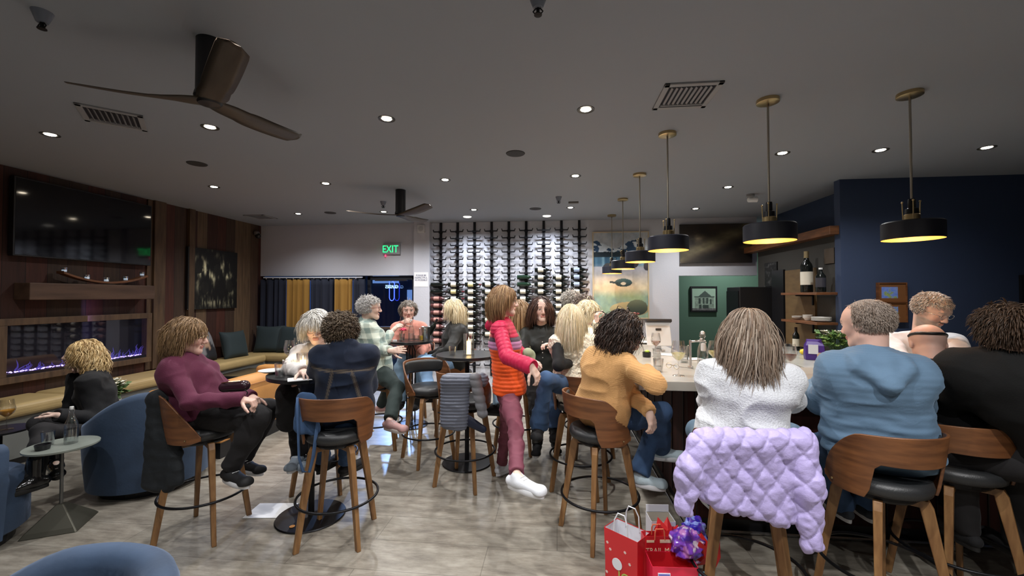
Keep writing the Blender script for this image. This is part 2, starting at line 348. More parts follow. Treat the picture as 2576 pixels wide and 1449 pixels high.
for x,y,l in ((-1.49,6.87,'white glowing disk light over the back wall, left one'),(-.16,6.94,'white glowing disk light over the wine rack, right one')):
    r=thing('disk_light',l,'ceiling light',(x,y,CEIL)); MB().lathe([(.0001,-.012),(.055,-.012),(.068,-.006),(.07,0)],n=24,closed=True).build('diffuser',mat('disk_glow',(.9,.9,.85),.4,emit=(1,.93,.82),es=1.3),r,smooth=True)
    ld=bpy.data.lights.new('wall_wash','SPOT'); ld.energy=60; ld.color=(.84,.89,1); ld.spot_size=math.radians(150); ld.spot_blend=.8; ld.shadow_soft_size=.10; lo=link(bpy.data.objects.new('wall_wash',ld)); lo.location=(0,0,-.04); lo.parent=r
for x,y,l in ((-.38,3.86,'dark round ceiling speaker in the middle of the ceiling'),(-3.6,3.82,'dark round ceiling speaker near the big fan'),(-3.6,6.31,'dark round ceiling speaker near the back left downlight'),(-.32,6.35,'dark round ceiling speaker above the wine rack')):
    tag(MB().lathe([(.0001,-.006),(.085,-.006),(.09,0)],n=32,closed=True).build('ceiling_speaker',mat('speaker_mesh',(.03,.03,.032),.7),loc=(x,y,CEIL)),l,'speaker')
def vent(x,y,rz,l,s=.36):
    v=thing('ceiling_vent',l,'air vent',(x,y,CEIL),rz); mw=mat('vent_grey',srgb(150,150,152),.5); h=s/2
    MB().bb(-h,h,-h,-h+.035,-.012,0).bb(-h,h,h-.035,h,-.012,0).bb(-h,-h+.035,-h,h,-.012,0).bb(h-.035,h,-h,h,-.012,0).build('frame',mw,v,bevel=.003)
    MB().bb(-h+.03,h-.03,-h+.03,h-.03,-.003,-.001).build('backing',mat('vent_dark',(.012,.012,.02),.8),v)
    for i in range(9):
        q=MB(); t=-h+.06+i*(s-.12)/8; R=Matrix.Rotation(.7,3,'Y'); q.box((t,-.01,-.008),(.014,s-.13,.003),R=R); q.build('slat',mw,v)
    q=MB(); q.bb(-h+.04,h-.04,h-.07,h-.06,-.014,-.003); q.build('slat',mw,v)
vent(.86,2.86,0,'square air vent in the ceiling, right of the nearest downlights'); vent(-3.29,2.76,.75,'square air vent in the ceiling under the big fan blade'); vent(-4.94,6.5,0,'square air vent in the ceiling by the far left corner')
def sprinkler(x,y,l,s=1):
    v=thing('sprinkler',l,'sprinkler',(x,y,CEIL)); MB().lathe([(.04*s,0),(.037*s,-.01*s),(.022*s,-.05*s),(.0001,-.052*s)],n=20,closed=True).build('cup',mat('cup_grey',srgb(120,126,140),.4),v,smooth=True)
    MB().lathe([(.008*s,-.05*s),(.008*s,-.075*s),(.018*s,-.078*s),(.018*s,-.082*s),(.0001,-.083*s)],n=12,closed=True).tube([(.008*s,0,-.05*s),(.022*s,0,-.065*s),(.01*s,0,-.08*s)],.003*s,6).tube([(-.008*s,0,-.05*s),(-.022*s,0,-.065*s),(-.01*s,0,-.08*s)],.003*s,6).build('head',MT['black_metal'],v)
sprinkler(-2.4,1.69,'sprinkler head in the top left of the ceiling',1.0); sprinkler(-2.43,5.64,'sprinkler head just left of the far fan',1.1); sprinkler(.03,5.62,'sprinkler head above the wine rack',1.1); sprinkler(-.08,1.84,'sprinkler head cut by the upper edge of the view')
c_=thing('security_camera','white dome security camera under the ceiling beside the near pendant','security camera',(2.53,5.75,CEIL))
MB().lathe([(.05,0),(.05,-.03),(.03,-.05)],n=20).build('mount',mat('cam_grey',(.25,.25,.26),.5),c_,smooth=True); MB().lathe([(.03,-.06),(.035,-.05),(.035,.05),(.0001,.06)],(0.03,0,-.07),16,axis='x').build('body',mat('cam_white',(.85,.85,.86),.35),c_,smooth=True)
c_=thing('security_camera','small dark camera high in the left corner by the white header','security camera',(XL+.05,7.2,2.76))
MB().lathe([(.05,0),(.05,.05),(.03,.07)],n=16).build('mount',mat('cam_brown',(.16,.13,.12),.4),c_,smooth=True); MB().sphere((0.03,0,-.02),.05).build('dome',mat('cam_dome',(.02,.02,.02),.1),c_,smooth=True)
tag(MB().bb(-.07,.07,-.03,.03,-.02,0).build('smoke_detector',mat('det_grey',(.12,.11,.1),.6),loc=(.24,5.95,CEIL)),'small dark rectangular box on the ceiling over the wine rack','detector')
# ------------------------------------------------------------ fans
def fan(x,y,rad,ang,label,drop=.30):
    f=thing('ceiling_fan',label,'ceiling fan',(x,y,CEIL)); md=mat('fan_dark',(.012,.012,.016),.45); mb_=mat('fan_blade',srgb(78,68,58),.5,col2=srgb(60,50,42),scale=4,stretch=(1,6,1))
    MB().lathe([(.062,0),(.062,-drop+.03),(.066,-drop+.02),(.07,-drop),(.05,-drop-.035),(.0001,-drop-.045)],n=32,closed=True).build('motor_housing',md,f,smooth=True)
    for k,a in enumerate(ang):
        P=[];n=22
        for i in range(n):
            t=i/(n-1); r=.02+rad*t; wd=.075*(1-min(1,t*3.2))+.062*min(1,t*3.2) if t<.3 else .062+.006*math.sin(t*3)
            if t>.93: wd*=math.sqrt(max(.02,1-((t-.93)/.075)**2))
            if t<.12: wd*=.8+t*1.6
            tw=math.radians(-16)*min(1,t*2.5); zz=-drop-.02+.035*t-.01*math.sin(t*3.1)
            row=[]
            for s_,th in ((-1,0),(-.5,.006),(0,.009),(.5,.006),(1,0),(.5,-.006),(0,-.009),(-.5,-.006)):
                u=s_*wd; v=th*(1-.5*t)
                row.append((r,u*math.cos(tw)-v*math.sin(tw),zz+u*math.sin(tw)+v*math.cos(tw)))
            P.append(row)
        q=MB().grid(P,closed=True); q.f.append(tuple(range(8))); q.f.append(tuple((n-1)*8+i for i in range(8))[::-1])
        b_=q.build('blade',mb_,f,smooth='all'); b_.rotation_euler=(0,0,a)
fan(-1.80,1.98,.60,[math.radians(a) for a in (198,82,-40)],'big brown three blade ceiling fan hanging above the lounge')
fan(-1.95,5.05,.62,[math.radians(a) for a in (198,78,-38)],'smaller looking dark three blade ceiling fan further back')
# ------------------------------------------------------------ pendants over the bar
PEND=[(.905,6.98,'fifth and last pendant lamp along the bar, furthest back'),(.905,5.83,'fourth pendant lamp along the bar'),(.905,4.66,'third pendant lamp along the bar, before the landscape painting'),(.905,3.51,'second row pendant lamp over the bar corner, lit yellow'),(1.43,2.98,'big black pendant lamp before the dark painting'),(2.31,2.98,'big black pendant lamp before the navy wall')]
_p=[None]
for i,(x,y,l) in enumerate(PEND):
    if _p[0] is None:
        p=thing('pendant_lamp',l,'pendant lamp',(x,y,CEIL),0,'black drum pendants over the bar')
        MB().lathe([(.07,0),(.07,-.022),(.06,-.026),(.008,-.028),(.0001,-.028)],n=28,closed=True).build('canopy',MT['brass'],p,smooth=True)
        MB().lathe([(.007,-.025),(.007,-.72)],n=10).build('stem',mat('stem_nickel',(.42,.38,.32),.3,1),p,smooth=True)
        MB().lathe([(.018,-.70),(.02,-.71),(.02,-.76),(.034,-.765),(.036,-.80)],n=20).build('socket_cap',MT['black_metal'],p,smooth=True)
        g=MB().lathe([(.037,-.80),(.042,-.805),(.042,-.845),(.037,-.85)],n=20); 
        g.build('collar',MT['brass'],p,smooth=True)
        for a in (0,2.1,4.2): MB().tube([(.046*math.cos(a),.046*math.sin(a),-.845),(.05*math.cos(a),.05*math.sin(a),-.72)],.0035,6).sphere((.05*math.cos(a),.05*math.sin(a),-.715),.007,8).build('thumb_screw',MT['brass'],p)
        sh=MB().lathe([(.04,-.848),(.15,-.85),(.158,-.858),(.158,-.965)],n=48,closed=True).build('shade',mat('shade_black',(.008,.009,.016),.45),p,smooth=True)
        i_=MB().lathe([(.1555,-.964),(.1555,-.862),(.04,-.853)],n=48,closed=True); i_.build('shade_lining',mat('lining_gold',(.80,.42,.10),.5,.2),sh,smooth=True)
        MB().lathe([(.158,-.965),(.1555,-.965)],n=48,closed=True).build('rim',MT['black_metal'],sh)
        MB().lathe([(.012,-.85),(.016,-.87),(.034,-.90),(.034,-.925),(.0001,-.945)],n=16,closed=True).build('bulb',mat('pendant_bulb',(1,.8,.5),.4,emit=(1,.62,.26),es=9),p,smooth=True)
        _p[0]=p
    else: p=dup(_p[0],(x,y,CEIL),label=l)
    ld=bpy.data.lights.new('pendant_light','POINT'); ld.energy=(5.5 if y>3.2 else 3.2); ld.color=(1,.42,.12) if y<3.2 else (1,.72,.42); ld.shadow_soft_size=.05; lo=link(bpy.data.objects.new('pendant_light',ld)); lo.location=(0,0,-.925); lo.parent=p
# ------------------------------------------------------------ pictures painted on a fine grid
def picture(name,w,h,fn,label,cat,loc,rz=0,frame=None,fw=.02,depth=.03,nx=90,ny=90,rough=.6,face='canvas'):
    """upright picture facing local -Y; fn(u,v,U) -> rgb in sRGB 0-255 arrays"""
    t=thing(name,label,cat,loc,rz); U,V=np.meshgrid(np.linspace(0,1,nx),np.linspace(0,1,ny)); C=fn(U,V)
    C=np.clip(np.stack(C,-1)/255.,0,1); C=np.where(C<=.04045,C/12.92,((C+.055)/1.055)**2.4)
    P=[[( (u-.5)*w,-.002,(v-.5)*h) for u in np.linspace(0,1,nx)] for v in np.linspace(0,1,ny)]
    b=MB().grid(P,colf=[tuple(c) for c in C.reshape(-1,3)]); b.c[0]=(.5,.5,.501); b.build(face,mat('paint_%.1f'%rough,(1,1,1),rough,attr=True),t)
    MB().bb(-w/2,w/2,0,depth,-h/2,h/2).build('backing',MT['black_plastic'],t)
    if frame:
        f=MB(); 
        for x0,x1,z0,z1 in ((-w/2-fw,-w/2,-h/2-fw,h/2+fw),(w/2,w/2+fw,-h/2-fw,h/2+fw),(-w/2,w/2,-h/2-fw,-h/2),(-w/2,w/2,h/2,h/2+fw)): f.bb(x0,x1,-.012,depth,z0,z1)
        f.build('frame',frame,t)
    return t
_rng=np.random.default_rng(5)
_lat=_rng.random((64,64,8)).astype(np.float32)
def vn2(x,y):
    xi=np.floor(x).astype(int); yi=np.floor(y).astype(int); fx=x-xi; fy=y-yi; fx=fx*fx*(3-2*fx); fy=fy*fy*(3-2*fy)
    g=lambda a,b:_lat[a%64,b%64,0]
    return (g(xi,yi)*(1-fx)+g(xi+1,yi)*fx)*(1-fy)+(g(xi,yi+1)*(1-fx)+g(xi+1,yi+1)*fx)*fy
def fbm2(x,y,o=4): return sum(vn2(x*2**k+k*7,y*2**k+k*13)*.5**(k+1) for k in range(o))*1.07
def mixc(a,b,t): return [a[i]*(1-t)+b[i]*t for i in range(3)]
def K(c,s): return [np.full(s.shape,float(v)) for v in c]
def landscape(u,v):
    s=u; n=fbm2(u*5,v*7); n2=fbm2(u*14+9,v*20)
    c=mixc(K((206,206,206),s),K((150,165,180),s),np.clip(n*1.3-.2,0,1))
    # mountains between .80 and .93
    ridge=.86+.05*np.sin(u*9+1)+.06*(fbm2(u*7,u*0+3)-.5)
    m=(v<ridge)&(v>.745); snow=(fbm2(u*13+v*9,v*30)>.5); c=[np.where(m,np.where(snow,a,b),q) for a,b,q in zip((205,215,222),(40,72,104),c)]
    tr=(v<.765+.02*vn2(u*40,u*0))&(v>.715); c=[np.where(tr,a,q) for a,q in zip((24,44,54),c)]
    w_=(v<=.715)&(v>.60); st=vn2(u*22,v*2); c=[np.where(w_,a+(b-a)*st,q) for a,b,q in zip((26,66,96),(150,190,205),c)]
    fade=np.clip((.64-v)/.10,0,1)*(v<.64); sky=mixc(K((176,172,176),s),K((206,192,160),s),np.clip((.55-v)/.2,0,1)+0*u); c=mixc(c,sky,fade)
    sea=np.clip((.34-v)/.1,0,1); cc=mixc(K((112,150,150),s),K((146,172,120),s),np.clip(n*1.6-.4,0,1)); c=mixc(c,cc,sea*.85)
    c=[q*(.88+.24*n2) for q in c]
    def st_(cx,cy,rx,ry,col,hi):
        nonlocal c
        d=((u-cx)/rx)**2+((v-cy)/ry)**2; k=d<1; lt=np.clip((v-cy)/ry*.5+.5,0,1); c=[np.where(k,a+(b-a)*lt,q) for a,b,q in zip(col,hi,c)]
    st_(.70,.63,.13,.055,(40,34,36),(80,66,64)); st_(.30,.60,.12,.045,(50,50,56),(90,90,90)); st_(.98,.60,.06,.05,(40,40,50),(90,80,80))
    st_(.55,.41,.16,.048,(26,48,54),(60,90,92)); k=(np.abs(v-.415-(u-.35)*(-.10))<.012)&(u>.30)&(u<.45); c=[np.where(k,a,q) for a,q in zip((30,52,58),c)]
    k=((u-.55)**2/.0022+(v-.40)**2/.0003<1); c=[np.where(k,a,q) for a,q in zip((210,205,190),c)]
    st_(.66,.10,.36,.085,(130,124,92),(190,176,130)); st_(.80,.12,.19,.09,(28,40,36),(110,120,96))
    return c
picture('landscape_painting',.92,1.47,landscape,'tall painting of a mountain lake with dark stones in a thin pale frame','painting',(1.10,YB-.035,1.985),0,mat('pale_frame',srgb(196,180,150),.5),.018,.033,110,170)
def darkland(u,v):
    n=fbm2(u*6,v*6); d=np.clip((v-.1-u*.75)*3,0,1); c=mixc(K((38,30,24),u),K((92,84,62),u),np.clip(np.exp(-((v-(.15+u*.8))/.16)**2)*1.1,0,1))
    c=mixc(c,K((116,104,82),u),np.clip(np.exp(-(((u-.22)/.09)**2+((v-.62)/.13)**2))*1.3*n*1.4,0,1)); c=mixc(c,K((120,104,66),u),np.clip(np.exp(-(((u-.93)/.1)**2+((v-.4)/.07)**2)),0,1))
    c=mixc(c,K((20,18,16),u),np.clip(np.exp(-((v-(u*.9-.25))/.10)**2)*.9,0,1)); return [q*(.5+n) for q in c]
picture('dark_painting',1.16,.66,darkland,'long dark brown painting over the green corridor opening','painting',(2.67,YB-.05,2.51),0,None,0,.045)
def house(u,v):
    n=fbm2(u*16,v*16); c=mixc(K((150,172,156),u),K((120,146,128),u),v)
    k=(v<.62)&(u>.12)&(u<.93); c=[np.where(k,q2*(.7+.5*n),q) for q2,q in zip((118,136,122),c)]
    for a,b_,y0,y1 in ((.28,.36,.3,.55),(.45,.52,.3,.56),(.6,.68,.3,.56),(.76,.83,.28,.5),(.46,.7,.08,.24),(.3,.4,.05,.25)): k=(u>a)&(u<b_)&(v>y0)&(v<y1); c=[np.where(k,q2,q) for q2,q in zip((40,54,48),c)]
    rf=(v>.58)&(v<.62+.25*np.maximum(0,1-np.abs(u-.55)/.28))&(u>.1)&(u<.95); c=[np.where(rf,q2,q) for q2,q in zip((52,66,60),c)]
    gr=v<.1; c=[np.where(gr,90*(.5+n),q) for q in c]; return c
picture('house_picture',.46,.46,house,'small framed picture of an old house on the green corridor wall','picture',(2.98,8.87,1.56),0,MT['black_plastic'],.03,.03)
def cows(u,v):
    n=fbm2(u*22,v*7); n2=fbm2(u*40+3,v*10); L_=np.zeros_like(u)+6
    for cx,cy,r in ((.2,.72,.13),(.32,.44,.17),(.52,.74,.2),(.84,.42,.15),(.75,.66,.12)):
        d=np.sqrt(((u-cx)/r)**2+((v-cy)/(r*1.25))**2); ring=np.exp(-((d-.85)/.3)**2); L_=L_+150*ring*np.clip((n-.42)*3.2,0,1)
    L_=L_+150*np.exp(-((v-.1)/.10)**2)*np.clip((n2-.42)*3,0,1)*(u>.08)*(u<.92)
    for cx,cy in ((.2,.68),(.32,.36),(.56,.66),(.84,.38)):
        L_=np.where(((u-cx)/.07)**2+((v-cy)/.10)**2<1,10+30*n,L_)
    return [L_*.92,L_*.9,L_*.74]
picture('cattle_picture',.98,.96,cows,'black picture of shaggy pale haired cattle on the wood wall','picture',(XL+.045,6.25,1.895),math.pi/2,None,0,.04)
def tree(u,v):
    n=fbm2(u*9,v*9); k=(v<.45+.35*n*(1-u)); return [np.where(k,22,118)*1.,np.where(k,24,124)*1.,np.where(k,24,116)*1.]
picture('tree_picture',.52,.42,tree,'black and white picture of trees at the right edge on the navy wall','picture',(5.30,5.10,1.62),0,MT['black_plastic'],.02,.02)
for z,l in ((1.66,'wood framed blue and yellow picture, upper of two by the man in blue'),(1.44,'wood framed picture, lower of two by the man in blue')):
    def fb(u,v):
        n=fbm2(u*8+z*9,v*8); k=(np.abs(u-.4)<.3)&(np.abs(v-.5)<.32); return [np.where(k,60+120*n,118),np.where(k,100+90*n,76),np.where(k,210-110*(n>.55),40)]
    picture('wood_block_picture',.27,.20,fb,l,'picture',(3.73,5.09,z),0,MT['walnut'],.012,.03,40,30)
picture('sketch_picture',.36,.36,lambda u,v:[np.clip(fbm2(u*9,v*12)*150-50,20,90)]*3,'small dark sketch above the cabinet on the service wall','picture',(3.235,6.72,1.95),-math.pi/2,None,0,.02,50,50)
# ------------------------------------------------------------ wine racks and bottles
RX0,RDX=-2.09,.311; RZ0,RDZ=2.78,.1255
M_RACK=mat('rack_black',(.014,.015,.020),.45,.4)
peg=MB(); peg.bb(-.105,.10,-.075,-.06,-.01,.01); peg.bb(-.03,.03,-.06,0,-.02,.02)
for sx in (-1,1): 
    x=.105*sx; peg.prism([(x-.008,-.01),(x+.008,-.01),(x+.008+.016*sx,.035),(x-.006+.016*sx,.035)],.016,'xz',(0,-.098,0)); peg.bb(x-.008,x+.008,-.1,-.06,-.01,.004)
pegm=None
for c in range(9):
    r=thing('wine_rack','black upright wine rack rail with pegs, %s from the pier'%('first second third fourth fifth sixth seventh eighth ninth'.split()[c]),'wine rack',(RX0+RDX*c,YB,0),0,'upright wine racks on the white wall')
    MB().bb(-.022,.022,-.02,0,.2,CEIL).build('rail',M_RACK,r)
    for i in range(20):
        if pegm is None: o=peg.build('peg',M_RACK,r); pegm=o
        else: o=pegm.copy(); link(o); o.parent=r
        o.location=(0,0,RZ0-RDZ*i)
def wine_bottle_parts(par,glass,lab,cap,s=1):
    prof=[(.0001,0),(.037,0),(.0385,.006),(.0385,.185),(.034,.205),(.018,.232),(.0145,.25),(.0145,.295),(.0001,.296)]
    MB().lathe([(a*s,z*s) for a,z in prof],n=18,closed=True).build('glass',glass,par,smooth=True)
    MB().lathe([(.0392*s,.055*s),(.0392*s,.15*s)],n=18,closed=True).build('bottle_label',lab,par,smooth=True)
    MB().lathe([(.016*s,.25*s),(.0158*s,.299*s),(.0001,.30*s)],n=12,closed=True).build('capsule',cap,par,smooth=True)
BG=mat('bottle_dark',(.006,.008,.007),.08); BG2=mat('bottle_green',(.012,.03,.018),.1); BP=mat('bottle_rose_foil',(.09,.03,.03),.2)
LW=mat('label_cream',srgb(214,208,190),.6); LP=mat('label_pink',srgb(206,150,138),.6,col2=srgb(120,90,84),scale=40,stretch=(1,1,.1)); LY=mat('label_yellow',srgb(220,208,150),.6); LB=mat('label_blue',srgb(150,165,190),.6)
CB=mat('cap_black',(.02,.01,.012),.3); CR=mat('cap_red',(.10,.01,.015),.3); CWh=mat('cap_white',(.8,.8,.78),.3)
kinds={'w':(BG,LW,CB),'r':(BG,LW,CR),'p':(BP,LP,CWh),'g':(BG2,BG2,CWh),'y':(BG,LY,CR),'b':(BG,LB,CB),'d':(BG,BG,CB)}
ROWS={0:{8:'d',9:'d',**{k:'p' for k in range(10,17)}},1:{8:'w',9:'y',10:'r',11:'r',12:'w'},2:{**{k:'w' for k in range(8,17)},8:'y'},3:{k:'w' for k in range(8,16)},4:{9:'w',10:'w',12:'w'},
 5:{7:'g',8:'g',9:'w',10:'w',11:'w',12:'w'},6:{6:'w',7:'w',8:'w',9:'w',11:'w'},7:{7:'w',8:'w',9:'w',10:'w',11:'w',12:'r'},8:{6:'b',7:'b',8:'b',9:'w',10:'r'}}
CN='first second third fourth fifth sixth seventh eighth ninth'.split(); KN={'w':'cream label','r':'cream label and red capsule','p':'pink label','g':'bare dark green glass','y':'pale yellow label','b':'pale blue label','d':'no label showing'}
proto={}
for c,rows in ROWS.items():
    top=min(rows)
    for i,k in rows.items():
        loc=(RX0+RDX*c-.155,YB-.083,RZ0-RDZ*i+.05); eu=(0,math.pi/2,0)
        l='wine bottle, %s, %s down in rack column %s from pier'%(KN[k],CN[i-top],CN[c])
        if k not in proto:
            b=thing('wine_bottle',l,'wine bottle',loc,group='bottles lying in the wall racks'); b.rotation_euler=eu; wine_bottle_parts(b,*kinds[k]); proto[k]=b
        else: dup(proto[k],loc,euler=eu,label=l)
# ------------------------------------------------------------ left wall: television, mantel, fireplace, battens
WM=mat('board_trim',srgb(98,76,54),.65,col2=srgb(68,50,36),scale=5,stretch=(5,5,.7),bump=.1)
tv=thing('television','large black flat television high on the wood wall','television',(XL,4.41,2.445)); MB().bb(.03,.09,-.73,.73,-.41,.41).build('bezel',MT['black_plastic'],tv,bevel=.004)
MB().bb(.0905,.092,-.715,.715,-.395,.395).build('screen',mat('tv_screen',(.003,.003,.005),.06),tv); MB().bb(0,.03,-.2,.2,-.2,.2).build('wall_bracket',MT['black_metal'],tv)
for y,wd,l in ((5.31,.17,'broad'),(5.83,.10,'narrow')):
    struct('trim_batten',MB().bb(XL,XL+.05,y-wd/2,y+wd/2,.61,CEIL),WM,bevel=.004)
struct('trim_chimney_box',MB().bb(XL,XL+.02,5.15,5.22,.61,CEIL),WM)
o=MB().bb(XL+.005,XL+.20,3.75,5.10,1.58,1.76).build('mantel_shelf',mat('mantel_wood',srgb(96,72,56),.6,col2=srgb(70,50,38),scale=3,stretch=(4,.6,4),bump=.1),bevel=.008); tag(o,'thick brown wooden mantel shelf between television and fireplace','shelf')
cb=MB(); n=16; P=[]
for i in range(n):
    t=i/(n-1); y=-.48+.96*t; z=.02+.10*(2*t-1)**2; P.append([(-.045,y,z-.012),(.045,y,z-.012),(.045,y,z+.012),(-.045,y,z+.012)])
cb.grid(P,closed=True); cb.f+=[(0,1,2,3),((n-1)*4+3,(n-1)*4+2,(n-1)*4+1,(n-1)*4)]
o=cb.build('candle_holder',MT['walnut'],bevel=.003,loc=(XL+.12,4.55,1.765)); tag(o,'curved dark wooden candle holder lying on the mantel shelf','candle holder')
v0=None
for i,t in enumerate((.02,.27,.5,.75,.98)):
    y=-.46+.92*t; loc=(XL+.12,4.55+y,1.765+.034+.10*(2*t-1)**2); l='%s glass votive on the curved holder, counted from the near end'%('first second third fourth fifth'.split()[i])
    if v0 is None:
        v0=thing('votive_candle',l,'votive candle',loc,group='glass votives on the mantel'); MB().lathe([(.0001,0),(.026,0),(.03,.05),(.028,.05),(.0245,.004),(.0001,.004)],n=16,closed=True).build('glass_cup',clear_glass('frosted_cup',(.9,.95,1),.35),v0,smooth=True)
        MB().lathe([(.0001,.004),(.022,.004),(.022,.026),(.0001,.026)],n=12,closed=True).build('wax',mat('wax_glow',(.9,.9,.85),.5,emit=(.8,.9,1),es=.5),v0)
    else: dup(v0,loc,label=l)
fp=thing('fireplace','long electric fireplace with violet flames in a wood frame','fireplace',(XL,4.37,1.06))
f=MB()
for y0,y1,z0,z1 in ((-.79,.79,.26,.33),(-.79,.79,-.33,-.26),(.72,.79,-.26,.26),(-.79,-.72,-.26,.26)): f.bb(0,.10,y0,y1,z0,z1)
f.build('surround',WM,fp,bevel=.004)
MB().bb(.004,.02,-.72,.72,-.26,.26).bb(.004,.09,-.72,.72,-.26,-.23).build('firebox',mat('firebox',(.004,.004,.008),.6),fp)
MB().bb(.088,.092,-.72,.72,-.26,.26).build('glass_front',clear_glass('fire_glass',(.9,.9,.95),.01,.12),fp)
rr=random.Random(3); fl=MB(); gl=MB()
for i in range(150):
    y=-.70+1.4*i/149+rr.uniform(-.004,.004); gl.sphere((.05+rr.uniform(-.02,.02),y,-.225+rr.uniform(0,.01)),rr.uniform(.005,.010),6,(1,1,.7))
gl.build('ember_bed',mat('ember_glow',(.3,.2,.6),.3,emit=(.55,.42,1),es=2.2),fp)['kind']='stuff'
for i in range(60):
    y=-.68+1.36*rr.random(); h=rr.uniform(.05,.17)*(.6+.4*math.sin(y*7)**2); x=.05; pts=[(x,y,-.23)];
    for k in range(1,6): pts.append((x+rr.uniform(-.006,.006),pts[-1][1]+rr.uniform(-.014,.03),-.23+h*k/5))
    fl.tube(pts,[.006,.009,.008,.006,.004,.001],5,flat=.5)
fl.build('flames',mat('violet_flame',(.02,.01,.08),.5,emit=(.16,.12,.75),es=.38,alpha=.45),fp)['kind']='stuff'
ld=bpy.data.lights.new('fire_light','AREA'); ld.shape='RECTANGLE'; ld.size=1.3; ld.size_y=.1; ld.energy=1.5; ld.color=(.4,.3,1); lo=link(bpy.data.objects.new('fire_light',ld)); lo.parent=fp; lo.location=(.1,0,-.15); lo.rotation_euler=(0,-math.pi/2,math.pi/2)
# ------------------------------------------------------------ banquette, cushions
M_TAN=mat('tan_leather',srgb(176,152,104),.5,bump=.1,bscale=150,var=.06); M_GP=mat('bench_panel',srgb(112,114,110),.6)
bn=thing('banquette','long L shaped bench with tan seat along the wood wall and window','bench',(0,0,0))
sd=.55; zt=.60
MB().bb(XL,XL+sd-.06,1.2,YB-.02,.08,zt-.13).bb(XL,-3.62,YB-sd+.06,YB-.02,.08,zt-.13).build('base',M_GP,bn)
MB().bb(XL,XL+sd-.12,1.2,YB-.02,0,.08).bb(XL,-3.65,YB-sd+.12,YB-.02,0,.08).build('plinth',MT['black_plastic'],bn)
MB().bb(XL+.01,XL+sd,1.2,3.9,zt-.13,zt).build('seat_cushion',M_TAN,bn,bevel=.05,segs=4); MB().bb(XL+.01,XL+sd,3.91,YB-sd-.005,zt-.13,zt).build('seat_cushion',M_TAN,bn,bevel=.05,segs=4)
MB().bb(XL+.01,-3.6,YB-sd,YB-.02,zt-.13,zt).build('seat_cushion',M_TAN,bn,bevel=.05,segs=4)
def cushion(x,y,rz,tilt,s,label,pat=None,z=zt):
    n=13;vs=[];cs=[]
    for side in (1,-1):
        for i in range(n):
            for j in range(n):
                a=2*i/(n-1)-1; b_=2*j/(n-1)-1; pu=(1-a**4)*(1-b_**4); k=1-.09*(1-abs(a)**2*abs(b_)**2)*max(abs(a),abs(b_))**3
                vs.append((a*s/2*k,side*(.012+.07*math.sqrt(max(0,pu)))*s/.45,b_*s/2*k+s/2)); cs.append(pat(a,b_) if pat else (1,1,1))
    fs=[]
    for sd_ in (0,1):
        o_=sd_*n*n
        for i in range(n-1):
            for j in range(n-1):
                q=(o_+i*n+j,o_+(i+1)*n+j,o_+(i+1)*n+j+1,o_+i*n+j+1); fs.append(q[::-1] if sd_==0 else q)
    ring=[i*n for i in range(n)]+[(n-1)*n+j for j in range(1,n)]+[i*n+n-1 for i in range(n-2,-1,-1)]+[j for j in range(n-2,0,-1)]
    m=len(ring)
    for k in range(m): a=ring[k];b_=ring[(k+1)%m]; fs.append((a,b_,b_+n*n,a+n*n))
    q=MB(); q.v=vs;q.f=fs;q.c=cs
    q.c[0]=(.011,.012,.013) if pat else q.c[0]
    o=q.build('cushion',mat('cushion_pattern',(1,1,1),.85,attr=True,bump=.1,bscale=120) if pat else mat('cushion_teal',(.018,.032,.036),.8,sheen=.4,bump=.1,bscale=120),smooth='all'); o.location=(x,y,z-.01); o.rotation_euler=(tilt,0,rz)
    return tag(o,label,'cushion')
def geo(a,b_):
    g=(.20,.20,.21); t=(.42,.26,.17); d=(.010,.011,.016)
    if a+b_>.55: return g
    if a-b_>.75: return d
    if a*.8+b_>-.15 and a<.3: return t
    if b_<-.5 and a<0: return (.015,.03,.032)
    return d if a>-.3 else g
cushion(XL+.17,5.55,math.pi/2,-.28,.50,'dark teal cushion on the bench under the cattle picture'); cushion(XL+.20,5.95,math.pi/2+.15,-.30,.48,'patterned grey, tan and navy cushion under the cattle picture',geo)
cushion(XL+.30,6.45,math.pi/2-.1,-.25,.46,'dark cushion slumped beside the patterned one on the bench'); cushion(-5.22,YB-.32,.15,-.22,.50,'dark teal cushion in the far bench corner')
cushion(-4.80,YB-.34,-.1,-.25,.50,'plain dark cushion on the back bench beside the patterned one'); cushion(-4.38,YB-.33,.05,-.25,.48,'patterned grey, tan and black cushion on the back bench',geo); cushion(-4.0,YB-.33,0,-.25,.48,'dark teal cushion on the back bench near the gold curtain')
# ============================================================ FURNITURE
# ------------------------------------------------------------ bar stools (face local +X)
SEAT=.735
def shell_band(r,thick,grow=0.0,a0=-118,a1=118,n=44,pad=False):
    P=[]
    for i in range(n):
        d=a0+(a1-a0)*i/(n-1); t=abs(d); a=math.radians(180+d)
        # top and lower edge of the bent plywood
        top=.975-.012*(t/60)**2 if t<60 else .963-(.963-.70)*((t-60)/58)**1.35
        k=min(1,max(0,(t-44)/12)); k=k*k*(3-2*k); low=.83*(1-k)+.655*k
        if t>100: low=.655+.02*(t-100)/18
        if pad: top-=.02; low+=.015
        lean=lambda z: r+.035*max(0,(z-.66)/.3)
        row=[]
        for z,s_ in ((low,1),(top,1),(top,-1),(low,-1)):
            rr_=lean(z)+grow+s_*thick/2; row.append((rr_*math.cos(a)*1.0,rr_*math.sin(a),z))
        # extra ring rows for curvature of the pad
        P.append(row)
    return P
